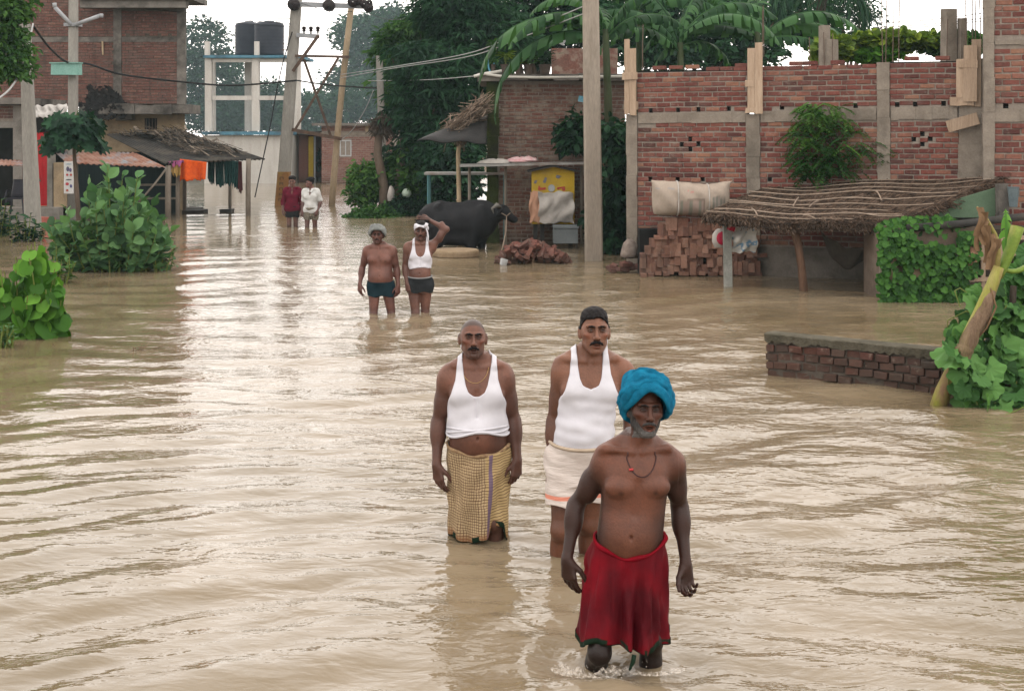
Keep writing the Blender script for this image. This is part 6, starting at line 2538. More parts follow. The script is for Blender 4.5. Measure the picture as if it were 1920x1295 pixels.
YP = 26.9
pole('concrete_pole', 'thick square concrete pole standing in front of the plastered house', (PX(1114, YP), YP, -.4), P(1107, -30, YP), .335, .30, M_CONC_POLE, .9)
YA = 32.5
pa_ = pole('concrete_pole', 'near left concrete pole beside the red door, its top hidden in leaves', (PX(64, YA), YA, -.4), P(47, 45, YA), .34, .21, M_POLE_GREY, .9)
YBp = 39.5
pb_ = pole('concrete_pole', 'left concrete pole with two raised bracket arms and a green meter box', (PX(136, YBp), YBp, -.4), P(138, -40, YBp), .25, .22, M_POLE_GREY, .9)
M_GALV = mat_noisy('galvanised_steel', (.27, .28, .29), (.36, .37, .38), 5, .5, .2, .004)
for a, b in (((134, 47), (103, 14)), ((140, 47), (187, 30))):
    mb = MB()
    mb.tube([P(*a, YBp - .15), P((a[0] + b[0]) / 2, (a[1] + b[1]) / 2, YBp - .18), P(*b, YBp - .2)], .055, 8)
    mb.tube([P(*b, YBp - .2), P(b[0] + (6 if b[0] > 140 else -1), b[1] + (0 if b[0] > 140 else -8), YBp - .2)], .06, 8)
    mb.build('bracket_arm', M_GALV, pb_, True)
mb = MB()
mb.box(P(137, 47, YBp), (.42, .34, .09))
mb.build('clamp', M_GALV, pb_)
M_GBOX = mat_noisy('pale_green_box_paint', (.16, .33, .28), (.24, .43, .37), 3, .6, .3, .005, c3=(.10, .20, .17))
mb = MB()
mb.box(P(124, 130, YBp - .28), (.80, .22, .33), (0, 0, -.1), jit=.015)
mb.box(P(124, 118.5, YBp - .28), (.86, .27, .03), (0, 0, -.1))
mb.build('meter_box', M_GBOX, pb_)

YHp = 46.5
M_TWOOD = mat_noisy('weathered_pole_wood', (.33, .25, .16), (.43, .34, .23), 5, .85, .3, .006, stretch=(1, 1, .2))
p1 = pole('concrete_pole', 'far concrete pole with an orange painted foot and iron cross braces', (PX(527, YHp), YHp, -.4), P(558, -25, YHp), .39, .32, M_POLE_GREY, .9)
p2 = pole('leaning_pole', 'slender tan leaning pole joined to the far concrete pole by iron braces', (PX(619, YHp), YHp + .2, -.4), P(659, 10, YHp + .2), .22, .20, M_TWOOD, 1, round_=True, bend=-.05)
M_OCHRE = mat_noisy('orange_band_paint', (.21, .105, .045), (.29, .15, .055), 4, .8, .3, .005, c3=(.27, .20, .06))
mb = MB()
a, b = np.array(P(527, 392, YHp)), np.array(P(533, 322, YHp))
rows = []
for t in np.linspace(0, 1, 4):
    p = a + (b - a) * t
    h = .199
    rows.append([(p[0] + x * h, p[1] + y * h * .9, p[2]) for x, y in ((-.84, -1), (.84, -1), (1, -.84), (1, .84), (.84, 1), (-.84, 1), (-1, .84), (-1, -.84))])
mb.grid(np.array(rows), closed=True)
mb.build('painted_band', M_OCHRE, p1)
mb = MB()                                                      # faded dark letters painted down the foot
for k, y in enumerate((334, 344, 354, 364, 374)):
    c = np.array(P(530 - k * .6, y, YHp)) + np.array((0, -.205, 0))
    for dx, dz, w, h in ((-.05, 0, .025, .09), (.05, 0, .025, .09), (0, .035, .08, .022), (0, -.03 + .02 * (k % 2), .08, .02))[: 3 + k % 2]:
        mb.box(c + np.array((dx, 0, dz)), (w, .008, h))
mb.build('painted_letters', mat_noisy('dark_letter_paint', (.10, .06, .03), (.13, .08, .04), 4, .8, .2, .003), p1)['kind'] = 'stuff'


def iron(name, parent, a, b, w=.09, Ya=YHp, Yb=YHp, mat=None):
    mb = MB()
    mb.beam(P(*a, Ya), P(*b, Yb), w * .6, w)
    return mb.build(name, mat or M_IRON, parent)


iron('cross_arm', p1, (545, 8), (692, 13), .16, YHp - .22, YHp - .05, M_GALV)
iron('cross_arm', p1, (556, 66), (599, 69), .14, YHp - .22, YHp - .22, M_GALV)
iron('cross_arm', p1, (553, 105), (655, 107), .08, YHp - .2, YHp)
iron('brace', p1, (597, 67), (549, 134), .10, YHp - .25, YHp - .25)
iron('brace', p1, (570, 112), (621, 258), .08, YHp - .2, YHp)
iron('brace', p1, (636, 106), (551, 247), .08, YHp - .1, YHp - .25)
iron('cross_arm', p1, (547, 243), (641, 261), .11, YHp - .25, YHp)
iron('step_arm', p1, (519, 36), (545, 36), .03, YHp - .1, YHp - .1)
iron('step_arm', p1, (519, 36), (519, 42), .03, YHp - .1, YHp - .1)
iron('step_arm', p1, (530, 83), (549, 83), .03)
iron('step_arm', p1, (528, 94), (548, 94), .03)
for px, py, rr in ((551, 9, .20), (617, 11, .20), (662, 4, .18), (671, 3, .14), (683, 8, .14), (691, 15, .16), (693, 6, .1)):
    mb = MB()
    c = np.array(P(px, py, YHp - .35))
    for k in range(3):
        th = np.linspace(0, 2 * np.pi, 13)[:-1]
        y0 = -.12 + .09 * k
        mb.grid(np.array([[(c[0] + q * math.cos(t), c[1] + y0 + o, c[2] + q * math.sin(t)) for t in th] for q, o in ((.02, -.03), (rr, 0), (rr, .02), (.03, .06))]), closed=True)
    mb.build('insulator', M_PORC, p1, True)
for px in (570, 583, 596):
    mb = MB()
    c = np.array(P(px, 64, YHp - .22))
    mb.lathe(c, [(.0, 0), (.03, 0), (.03, .08), (.07, .1), (.05, .15), (.08, .18), (.05, .24), (0, .25)], 10)
    mb.build('insulator', M_PORC, p1, True)
Y3 = 44.5
pole('thin_pole', 'short thin concrete pole rising behind the thatch-wrapped trunk', (PX(722, Y3), Y3, -.4), P(711, 105, Y3), .24, .19, M_POLE_GREY, 1)


def cable(label, pts, rad=.012, mat=None, sag=None):
    """cable through photo points (x, y, Y); sag between two ends in metres"""
    W_ = [np.array(P(*p)) for p in pts]
    if sag is not None:
        a, b = W_
        q = np.linspace(0, 1, 18)
        W_ = [a + (b - a) * t - np.array((0, 0, 4 * sag * t * (1 - t))) for t in q]
    else:
        W_ = np.array(W_)
        q = np.linspace(0, len(W_) - 1, 6 * len(W_))
        out = []
        for t in q:                                            # Catmull-Rom through the points
            i = min(int(t), len(W_) - 2)
            u = t - i
            p0, p1_, p2_, p3 = W_[max(0, i - 1)], W_[i], W_[i + 1], W_[min(len(W_) - 1, i + 2)]
            out.append(.5 * ((2 * p1_) + (-p0 + p2_) * u + (2 * p0 - 5 * p1_ + 4 * p2_ - p3) * u * u + (-p0 + 3 * p1_ - 3 * p2_ + p3) * u ** 3))
        W_ = out
    mb = MB()
    mb.tube(W_, rad, 5)
    o = mb.build('cable', mat or M_WIRE, None, True)
    tag(o, label, 'cable')
    return o


cable('thick black cable sagging from the near left pole to the cross-braced pole', [(63, 50, YA), (95, 92, 35), (128, 118, YBp - .3), (165, 120, YBp), (230, 140, 41), (345, 154, 43), (420, 160, 44.5), (480, 158, 45.5), (556, 151, YHp - .3)], .030)
cable('black cable running on from the cross-braced pole to the thin pole', [(556, 151, YHp - .3), (620, 160, 46), (712, 166, Y3)], .024)
cable('pale grey cable dropping to the left edge of the photo from the near left pole', [(62, 45, YA), (45, 120, 31), (20, 165, 29), (-10, 190, 27)], .022, M_WIRE_L)
cable('upper thin wire from the old building to the cross-braced pole', [(200, 10, 43.5), (345, 24, 44), (470, 39, 45), (552, 46, YHp)], .010)
cable('lower thin wire from the old building to the cross-braced pole', [(350, 38, 44), (470, 46, 45.5), (552, 51, YHp)], .010)
cable('looping black service wire hanging down the cross-braced pole', [(548, 60, YHp - .3), (530, 120, YHp - .4), (515, 190, YHp - .6), (508, 230, YHp - .7), (495, 290, YHp - 1), (478, 370, 44.5)], .020)
cable('pale wire from the thin pole slanting down to the leaning pole', [(700, 170, Y3), (685, 205, 45), (660, 245, 46), (640, 262, YHp)], .016, M_WIRE_L)
cable('twin upper wire from the thin pole up to the right above the roof plants', [(640, 140, 46), (740, 125, 40), (880, 100, 34), (975, 62, 30), (1100, 10, 27)], .012, M_WIRE_L)
cable('twin lower wire from the thin pole up to the right above the roof plants', [(640, 146, 46), (740, 128, 40), (880, 106, 34), (975, 72, 30), (1100, 24, 27)], .012, M_WIRE_L)
cable('bluish wire crossing low in front of the feathery tree', [(690, 152, 44), (800, 150, 40), (890, 143, 33)], .011, M_WIRE_L)
for k, (x0, y0, x1, y1) in enumerate(((690, 10, 900, -20), (690, 14, 860, -8), (672, 4, 800, -30), (690, 25, 760, 36), (560, 5, 660, 22))):
    cable(('highest wire leaving the insulators towards the top right', 'second wire leaving the insulators towards the top right', 'steep wire leaving the insulators to the top of the photo', 'slack wire looping from the end insulator', 'thin slack wire under the long cross arm')[k], [(x0, y0, YHp), ((x0 + x1) / 2, (y0 + y1) / 2 + 6, YHp - 3), (x1, y1, YHp - 6)], .010, M_WIRE)
for k, (ya, yb) in enumerate(((44, 30), (52, 40), (56, 45))):
    cable(('highest', 'middle', 'lowest')[k] + ' thin wire crossing the white sky above the roof terrace', [(1640, ya, 40), (1740, ya - 6, 40), (1850, yb - 6, 40)], .012, M_WIRE_L)

# broken trunks beside the lane
for lb, pts, w in (('broken trunk wrapped with dry thatch at its top', [(722, 405, 41.5), (719, 345, 41.5), (708, 290, 41.5), (712, 230, 41.5)], .14),
                   ('split grey trunk standing to the right of the thatch-wrapped trunk', [(745, 395, 41.8), (748, 330, 41.8), (757, 285, 41.8), (756, 258, 41.8)], .13)):
    r = thing('dead_tree', lb, 'tree trunk', tuple(P(*pts[0])))
    mb = MB()
    mb.tube([P(*p) for p in pts], [w * 1.1, w, w * .9, w * .8], 10)
    mb.build('trunk', M_BARK, r, True)
    if 'wrapped' in lb:
        mb = MB()
        for k in range(130):
            a, rr = RNG.uniform(0, 6.28), RNG.uniform(.1, .3)
            c = np.array(P(715, RNG.uniform(222, 252), 41.5)) + np.array((rr * math.cos(a), rr * math.sin(a), 0))
            dv = np.array((math.cos(a) * .5, math.sin(a) * .5, RNG.uniform(-.9, .5))) * RNG.uniform(.15, .35)
            mb.beam(c - dv, c + dv, .03, .015)
        mb.build('thatch_wrap', M_BARK_D, r)['kind'] = 'stuff'

# ================================================================== shack, clothes, small things on the left
M_CORR = mat_noisy('dark_roof_sheet', (.030, .029, .028), (.055, .052, .048), 4, .8, .3, .01, c3=(.085, .075, .062))
M_RUSTTIN = mat_noisy('rusty_tin', (.20, .085, .055), (.33, .21, .165), 3.5, .75, .3, .006, c3=(.22, .30, .34))
M_POSTW = mat_noisy('grey_timber', (.16, .135, .11), (.25, .215, .175), 5, .9, .5, .008, stretch=(1, 1, .2))
sh = thing('shack', 'open shack with a dark sagging roof beside the old brick building', 'shack', (PX(330, 40.5), 40.5, 0))


def corr_sheet(mb, A, B_, C_, D, nu=60, nv=8, amp=.02, sag=.0):
    """corrugated sheet over the quad A-B (upper edge) to D-C (lower edge)"""
    A, B_, C_, D = (np.array(p, float) for p in (A, B_, C_, D))
    n = np.cross(B_ - A, D - A)
    n /= np.linalg.norm(n)
    rows = []
    for v in np.linspace(0, 1, nv):
        a, b = A + (D - A) * v, B_ + (C_ - B_) * v
        rows.append([a + (b - a) * u + n * amp * math.sin(u * nu * 1.57) - np.array((0, 0, sag * math.sin(v * 3.14) * math.sin(u * 3.14))) for u in np.linspace(0, 1, nu)])
    mb.grid(np.array(rows))


mb = MB()
corr_sheet(mb, P(200, 252, 43), P(345, 246, 43.4), P(497, 298, 41.6), P(308, 306, 39.6), 90, 8, .025, .08)
solidify(mb.build('roof', M_CORR, sh, True), .03)
for px, py0, py1, Y, w in ((316, 310, 400, 39.8, .17), (334, 312, 398, 40.2, .12), (466, 298, 402, 41.0, .15), (347, 300, 398, 42.5, .12), (432, 290, 398, 43.0, .10)):
    mb = MB()
    mb.tube([P(px, py0, Y), P(px - 1, (py0 + py1) / 2, Y), (PX(px - 1, Y), Y, -.4)], w * .5, 7)
    mb.build('post', M_POSTW, sh, True)
mb = MB()
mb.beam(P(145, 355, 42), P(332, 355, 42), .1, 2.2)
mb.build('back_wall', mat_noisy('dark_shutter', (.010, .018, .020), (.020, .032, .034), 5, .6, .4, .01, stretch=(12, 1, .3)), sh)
mb = MB()
for a, b in (((255, 372), (330, 372)), ((250, 347), (330, 346))):
    mb.beam(P(*a, 41), P(*b, 41), .05, .06)
    mb2 = MB()
    mb2.beam(P(*a, 41), P(*b, 41), .05, .06)
    mb2.build('rail', M_POSTW, sh)
mb = MB()
corr_sheet(mb, P(100, 282, 39.6), P(255, 287, 40.6), P(312, 314, 39.2), P(125, 306, 38.7), 70, 5, .02, .02)
o = solidify(mb.build('awning', M_RUSTTIN, sh, True), .015)
mb = MB()
mb.tube([P(312, 316, 39.4), P(290, 345, 39.3), P(258, 382, 39.1)], .03, 6)
mb.build('prop_pole', M_POSTW, sh, True)
db_ = MB()
A_, B2, C2, D2 = (np.array(P(*p)) for p in ((215, 252, 42.9), (340, 247, 43.2), (470, 295, 41.5), (330, 300, 40.2)))
for k in range(420):                                           # brush, straw and scrap thrown over the roof
    u, v = RNG.random(), RNG.random()
    p = A_ * (1 - u) * (1 - v) + B2 * u * (1 - v) + C2 * u * v + D2 * (1 - u) * v + np.array((0, 0, RNG.uniform(.04, .22)))
    if u < .3 and v > .2:
        continue
    a = RNG.uniform(0, 6.28)
    L = RNG.uniform(.15, .6)
    dv = np.array((math.cos(a) * L, math.sin(a) * L * .6, RNG.normal(0, .08) - .12 * math.cos(a)))
    w = RNG.choice([.015, .03, .06, .12], p=[.45, .3, .18, .07])
    db_.beam(p - dv / 2, p + dv / 2, w, .012, rnd=float(RNG.random()))
o = db_.build('roof_litter', mat_noisy('roof_scrap', (.05, .042, .035), (.20, .165, .13), 2.5, .95, .4, .01, rnd=.7), sh)
o['kind'] = 'stuff'


def cloth_drape(name, label, cat, mat, pts, drop, Y, nfold=5, seed=1, thick=.01, grp=None, ragged=.06):
    """cloth hung over a line through photo points; drop in metres at each end"""
    g = np.random.default_rng(seed)
    a, b = np.array(P(*pts[0], Y)), np.array(P(*pts[1], Y))
    nu, nv = 40, 14
    rows = []
    for v in np.linspace(0, 1, nv):
        row = []
        for u in np.linspace(0, 1, nu):
            d = drop[0] + (drop[1] - drop[0]) * u + ragged * math.sin(u * 17 + seed) * v + ragged * .6 * math.sin(u * 41 + seed)
            p = a + (b - a) * u + np.array((0, -.05 + .07 * v * math.sin(u * nfold * 6.28 + seed) + .03 * math.sin(u * nfold * 15), -d * v))
            p[0] += .03 * v * math.cos(u * nfold * 6.28 + seed)
            row.append(p)
        rows.append(row)
    mb = MB()
    mb.grid(np.array(rows))
    o = solidify(mb.build(name, mat, None, True), thick)
    tag(o, label, cat, grp)
    return o


M_ORANGE = mat_cloth('orange_cloth', (.72, .12, .018), (.50, .065, .014))
M_DTEAL = mat_cloth('dark_teal_cloth', (.018, .060, .055), (.010, .030, .030))
cloth_drape('hanging_cloth', 'bright orange cloth hung over the eave of the shack', 'cloth', M_ORANGE, ((338, 298), (388, 304)), (.60, .50), 40.0, 1.3, 2, ragged=.025)
cloth_drape('hanging_cloth', 'small ochre cloth hanging beside the orange cloth', 'cloth', mat_cloth('ochre_cloth', (.42, .27, .09)), ((322, 306), (340, 306)), (.32, .30), 39.9, 2, 5)
cloth_drape('hanging_cloth', 'pink and purple scarf over the eave left of the orange cloth', 'cloth', mat_cloth('pink_scarf', (.40, .10, .18), (.20, .07, .2)), ((316, 303), (345, 300)), (.12, .10), 39.85, 2, 8)
for k, (xa, xb, dr, lb) in enumerate(((391, 404, .62, 'first dark teal garment right of the orange cloth'), (404, 420, .70, 'second dark teal garment on the eave line of the shack'), (420, 436, .64, 'third dark teal garment on the eave line of the shack'), (436, 449, .72, 'fourth dark teal garment on the eave line of the shack'), (448, 454, .85, 'narrow maroon-edged garment at the right end of the eave line'))):
    cloth_drape('hanging_garment', lb, 'garment', M_DTEAL if k < 4 else mat_cloth('dark_maroon_cloth', (.06, .02, .022)), ((xa, 300 + k * .5), (xb, 301 + k * .5)), (dr, dr), 41.2 - .1 * k, 2, 11 + k, grp='garments drying under the shack roof')
M_WTARP = mat_cloth('white_tarpaulin', (.48, .46, .43), (.34, .32, .30), scale=4, bump=.8)
mb = MB()
uu, vv = np.meshgrid(np.linspace(0, 1, 34), np.linspace(0, 1, 12))
_q = np.stack([uu * 2.2, vv * .8, 0 * uu], -1)
_n1, _n2 = sines(_q, 31, 6, 1, 3.2), sines(_q, 32, 6, 1, 4)
rows = [[np.array(P(58 + 68 * uu[i, j], 199 + 3.5 * _n1[i, j] - 3 * uu[i, j] + 23 * vv[i, j] + 2.5 * _n2[i, j] * vv[i, j], 37.6 - .5 * vv[i, j])) + np.array((0, .10 * _n2[i, j] + .07 * _n1[i, j], 0)) for j in range(34)] for i in range(12)]
mb.grid(np.array(rows))
tag(solidify(mb.build('tarpaulin', M_WTARP, None, True), .02), 'crumpled white tarpaulin on the roof edge above the red door', 'tarpaulin')
# poster strip on the pillar
ps = thing('poster', 'tall white poster strip with small coloured figures on the shop pillar', 'poster', tuple(P(129, 340, 38.2)))
mb = MB()
mb.box(P(129, 333, 38.2), (.255, .03, .86))
mb.build('panel', mat_noisy('poster_white', (.62, .62, .60), (.70, .70, .68), 3, .6, .1, .002), ps)
for k, (dx, dy, w, h, c) in enumerate(((-2, 317, 6, 10, (.08, .07, .14)), (3, 319, 5, 8, (.12, .10, .22)), (-3, 328, 5, 5, (.45, .05, .05)), (4, 328, 5, 5, (.45, .08, .06)), (0, 337, 12, 2.5, (.05, .05, .06)), (-3, 345, 7, 6, (.48, .05, .07)), (4, 349, 5, 7, (.10, .10, .25)), (-3, 357, 5, 5, (.48, .12, .08)), (0, 308, 12, 2, (.2, .3, .4)))):
    t_ = NT('poster_ink')
    m_ = t_.pbr(c, .6)
    mb = MB()
    cc = P(129 + dx, dy, 38.18)
    mb.lathe((0, 0, 0), [(.001, 0), (.5, 0), (.48, .01)], 7)
    V = np.concatenate(mb.v)
    V = np.stack([V[:, 0] * w * .0143, -V[:, 2] * .4, V[:, 1] * h * .0143], -1) + np.array((cc[0], cc[1], cc[2]))
    mb.v = [V]
    mb.r = [np.concatenate(mb.r)]
    mb.build('print', m_, ps)
# little awning and chair at the far left
mb = MB()
corr_sheet(mb, P(-60, 297, 37.5), P(42, 301, 37.5), P(42, 311, 36.4), P(-60, 309, 36.4), 50, 4, .015)
tag(solidify(mb.build('tin_awning', M_RUSTTIN, None, True), .012), 'small rusty tin awning at the left edge over the chair', 'awning')
M_CHAIR = mat_noisy('dark_plastic', (.025, .024, .032), (.035, .034, .042), 3, .45, .1, .003)
ch = thing('plastic_chair', 'dark plastic chair on the shop plinth at the left', 'chair', tuple(P(32, 392, 36.6)))
c = np.array(P(32, 372, 36.6))
mb = MB()
mb.box(c, (.46, .44, .03))
mb.build('seat', M_CHAIR, ch)
mb = MB()
G = []
for v in np.linspace(0, 1, 6):
    G.append([c + np.array((x * (1 - .2 * v), .20 + .08 * v - .08 * (1 - (x / .23) ** 2), .02 + .46 * v)) for x in np.linspace(-.23, .23, 9)])
mb.grid(np.array(G))
solidify(mb.build('backrest', M_CHAIR, ch, True), .02)
for sx in (-1, 1):
    for sy in (-1, 1):
        mb = MB()
        mb.tube([c + np.array((sx * .2, sy * .19, 0)), c + np.array((sx * .25, sy * .23, -.42))], .02, 6)
        mb.build('leg', M_CHAIR, ch)
    mb = MB()
    mb.tube([c + np.array((sx * .23, .2, .22)), c + np.array((sx * .26, -.02, .20)), c + np.array((sx * .25, -.2, .0))], .02, 6)
    mb.build('arm', M_CHAIR, ch)
# flat things floating below the shack
for lb, xa, xb, y, Y in (('long dark plank floating behind the shack posts', 345, 386, 397, 42.5), ('short dark plank floating near the right shack post', 416, 436, 396, 42.8), ('thin dark plank lying low in the flood under the orange cloth', 352, 376, 393, 43.6)):
    mb = MB()
    mb.span((PX(xa, Y), Y - .3, -.06), (PX(xb, Y), Y + .3, .09), jit=.02)
    tag(mb.build('floating_plank', M_CORR, None), lb, 'plank')
mb = MB()
for k in range(16):
    a = np.array((PX(262, 15.9), 15.9, .0)) + np.array((RNG.uniform(-.1, .12), RNG.uniform(-.15, .1), 0))
    mb.tube([a, a + np.array((RNG.uniform(-.06, .14), RNG.uniform(-.05, .05), RNG.uniform(.01, .07)))], .004, 4)
tag(mb.build('drift_twig', M_TWIG, None), 'small dark twig drifting in the calm water at the left', 'twig')
mb = MB()
mb.box((PX(88, 36), 36, .0), (.36, .3, .52), (0, 0, .1), jit=.02)
tag(mb.build('painted_block', mat_noisy('faded_red_paint', (.30, .06, .05), (.38, .15, .11), 3, .8, .3, .006), None), 'faded red block standing in the water under the red door', 'block')

# ================================================================== middle: kiosk, shelter, buffalo, rubble
YK = 30.2
kk_ = thing('kiosk', 'small yellow painted kiosk on legs half covered with sacks', 'kiosk', (PX(1037, YK), YK, 0))
M_YK = mat_noisy('kiosk_yellow', (.48, .31, .025), (.58, .40, .045), 3, .6, .3, .004, c3=(.38, .26, .05))
x0, x1 = PX(997, YK), PX(1077, YK)
mb = MB()
mb.span((x0, YK, PZ(420, YK)), (x1, YK + .8, PZ(322, YK)))
zt_ = PZ(322, YK)
mb.add([(x0, YK + .002, zt_), (x1, YK + .002, zt_), ((x0 + x1) / 2, YK + .002, PZ(313, YK)), (x0, YK + .8, zt_), (x1, YK + .8, zt_), ((x0 + x1) / 2, YK + .8, PZ(313, YK))], quads=[[0, 3, 5, 2], [1, 2, 5, 4]], tris=[[0, 2, 1], [3, 4, 5]])
mb.build('body', M_YK, kk_)
for s in (-1, 1):
    mb = MB()
    a = np.array(((x0 + x1) / 2, YK + .35, PZ(311.5, YK)))
    b = np.array((x0 - .09 if s < 0 else x1 + .12, YK + .35, PZ(322, YK)))
    mb.beam(a, b, 1.0, .03)
    mb.build('roof_sheet', M_CORR, kk_)
t_ = NT('grey_chip')
m_chip = t_.pbr((.16, .16, .20), .8)
t_ = NT('red_sign_paint')
m_sign = t_.pbr((.40, .05, .035), .7)
for px, py, w, h in ((1004, 341, 5, 6), (1022, 338, 5, 9), (1046, 332, 6, 5), (1049, 330, 8, 2)):
    mb = MB()
    mb.box(np.array(P(px, py, YK)) + np.array((0, -.004, 0)), (w * .0113, .006, h * .0113), (0, .3, 0), jit=.012)
    mb.build('paint_chip', m_chip, kk_)
for px, py, w, h in ((1016, 354, 14, 4), (1011, 351, 3, 5), (1052, 352, 14, 3), (1057, 355, 6, 5), (1046, 354, 4, 2)):
    mb = MB()
    mb.box(np.array(P(px, py, YK)) + np.array((0, -.004, 0)), (w * .0113, .006, h * .0113), (0, -.1, 0), jit=.006)
    mb.build('painted_letter', m_sign, kk_)
mb = MB()
c = np.array(P(1034, 353, YK))
mb.lathe((0, 0, 0), [(.0, .0), (.075, .0), (.07, .012)], 14)
V = np.concatenate(mb.v)
mb.v = [np.stack([V[:, 0], -V[:, 2] - .002, V[:, 1] * 1.1], -1) + c]
mb.r = [np.concatenate(mb.r)]
mb.build('emblem', M_FRAME, kk_)
for px in (1004, 1017, 1070):
    mb = MB()
    mb.beam((PX(px, YK), YK + .1, -.4), (PX(px, YK), YK + .1, PZ(418, YK)), .09, .09)
    mb.build('leg', M_CORR, kk_)
M_SACKW = mat_cloth('dirty_white_sack', (.50, .47, .43), (.36, .33, .30), scale=6, bump=.9)
M_SACKP = mat_cloth('peach_sack', (.52, .30, .20), (.42, .24, .16), scale=6, bump=.6)


def hung_sheet(name, label, cat, x0, x1, y0, y1, Y, mat, seed, bulge=.1, parent=None):
    g = np.random.default_rng(seed)
    ph = g.uniform(0, 6.28, 6)
    rows = []
    for v in np.linspace(0, 1, 26):
        row = []
        for u in np.linspace(0, 1, 30):
            p = np.array(P(x0 + (x1 - x0) * u + 1.5 * math.sin(v * 9 + ph[0]), y0 + (y1 - y0) * v + 1.6 * math.sin(u * 8 + ph[1]) + 1.0 * math.sin(u * 21 + ph[2]), Y))
            b = bulge * (.5 * math.sin(u * 7 + v * 4 + ph[3]) * math.sin(v * 6 + ph[4]) + .35 * abs(math.sin((u * 3.1 + v * 2.2) * 2 + ph[5])) + .3 * math.sin(3.14 * v))
            p[1] -= b
            row.append(p)
        rows.append(row)
    mb = MB()
    mb.grid(np.array(rows))
    o = solidify(mb.build(name, mat, parent, True), .012)
    if parent is None:
        tag(o, label, cat)
    return o


hung_sheet('sack_cloth', 'peach coloured sack hung on the left of the yellow kiosk', 'sack', 993, 1016, 359, 417, YK - .05, M_SACKP, 3, .06)
hung_sheet('sack_cloth', 'dirty white crumpled sack hung over the front of the yellow kiosk', 'sack', 1010, 1076, 360, 418, YK - .10, M_SACKW, 7, .13)
bx = thing('metal_box', 'grey metal box on feet standing in the water below the kiosk', 'box', (PX(1061, 29.6), 29.6, 0))
M_GREYBOX = mat_noisy('grey_box_paint', (.14, .16, .165), (.21, .23, .235), 3, .6, .3, .005)
mb = MB()
mb.span((PX(1038, 29.6), 29.6, PZ(456, 29.6)), (PX(1084, 29.6), 30.05, PZ(428, 29.6)), jit=.008)
mb.build('box_body', M_GREYBOX, bx)
mb = MB()
mb.span((PX(1037, 29.6), 29.57, PZ(428, 29.6)), (PX(1085, 29.6), 30.08, PZ(424, 29.6)))
mb.build('lid', M_GREYBOX, bx)
for px in (1040, 1082):
    mb = MB()
    mb.beam((PX(px, 29.6), 29.64, -.4), (PX(px, 29.6), 29.64, PZ(457, 29.6)), .05, .05)
    mb.build('leg', M_CORR, bx)
# tin-topped stand and open shelter left of the kiosk
st = thing('tin_shelter', 'low shelter with a long flat tin top running behind the kiosk', 'shelter', (PX(960, 30.9), 30.9, 0))
M_TIN = mat_noisy('pale_tin', (.26, .26, .25), (.38, .37, .35), 4, .6, .2, .004, c3=(.18, .13, .10))
mb = MB()
A_, B2 = P(862, 311, 30.1), P(1095, 306, 30.1)
mb.beam(np.array(A_) + np.array((0, .3, 0)), np.array(B2) + np.array((0, .3, 0)), .75, .05)
mb.build('top_sheet', M_TIN, st)
for px in (880, 948, 1090):
    mb = MB()
    mb.tube([(PX(px, 30.5), 30.5, -.4), (PX(px, 30.5), 30.5, PZ(312, 30.5))], .035, 6)
    mb.build('post', M_POSTW, st)
mb = MB()
for k, (px, py, w) in enumerate(((930, 306, .35), (975, 303, .30), (990, 301, .22))):
    mb = MB()
    c = np.array(P(px, py, 30.2))
    th = np.linspace(0, 2 * np.pi, 11)[:-1]
    mb.grid(np.array([[c + np.array((w * q * math.cos(t) * RNG.uniform(.8, 1.2), .2 * q * math.sin(t), h * RNG.uniform(.7, 1.3))) for t in th] for q, h in ((1, 0), (.9, .05), (.5, .08), (.1, .09))]), closed=True)
    o = mb.build('rag', M_SACKW if k == 0 else mat_cloth('pink_rag', (.50, .22, .24), (.6, .5, .48)), None, True)
    tag(o, ('beige rag lying on the tin top left of the kiosk', 'pink rag lying on the tin top', 'small pale pink rag at the right end of the rags on the tin top')[k], 'rag')
tb = thing('metal_table', 'thin blue-legged table frame behind the buffalo', 'table', (PX(870, 31.5), 31.5, 0))
mb = MB()
mb.beam(P(797, 325, 31.3), P(950, 325, 31.3), .7, .05)
mb.build('tabletop', M_TIN, tb)
M_TEAL = mat_noisy('teal_paint', (.06, .15, .16), (.09, .20, .21), 3, .6, .2, .004)
for px, Y in ((803, 31.0), (946, 31.0), (806, 31.6), (880, 31.6)):
    mb = MB()
    mb.tube([(PX(px, Y), Y, -.4), (PX(px, Y), Y, PZ(327, Y))], .03, 6)
    mb.build('leg', M_TEAL, tb)
aw = thing('thatch_awning', 'black awning on a bamboo post with a heap of straw, leaning on the plastered house', 'awning', (PX(861, 31), 31, 0))
M_BAMBOO = mat_noisy('bamboo', (.36, .27, .17), (.46, .36, .24), 5, .7, .3, .005, stretch=(1, 1, .3))
mb = MB()
pts = [(862, 462), (861, 390), (860, 330), (859, 290), (861, 262), (867, 238)]
mb.tube([P(x, y, 30.6) for x, y in pts], [.05, .05, .048, .046, .044, .042], 8)
for y in (300, 345, 375):
    mb.tube([P(860, y - 1, 30.6), P(860, y + 1, 30.6)], .056, 8)
mb.build('bamboo_post', M_BAMBOO, aw, True)
mb = MB()
rows = []
Aw, Bw, Cw, Dw = (np.array(P(*p)) for p in ((868, 240, 31.2), (914, 214, 31.0), (912, 268, 29.6), (782, 264, 29.8)))
for v in np.linspace(0, 1, 8):
    a, b = Aw + (Dw - Aw) * v, Bw + (Cw - Bw) * v
    rows.append([a + (b - a) * u + np.array((0, 0, .07 * math.sin(v * 3.14) + .03 * math.sin(u * 12))) for u in np.linspace(0, 1, 12)])
mb.grid(np.array(rows))
solidify(mb.build('tarp', mat_noisy('black_tarp', (.018, .018, .018), (.035, .033, .032), 4, .6, .5, .02), aw, True), .02)
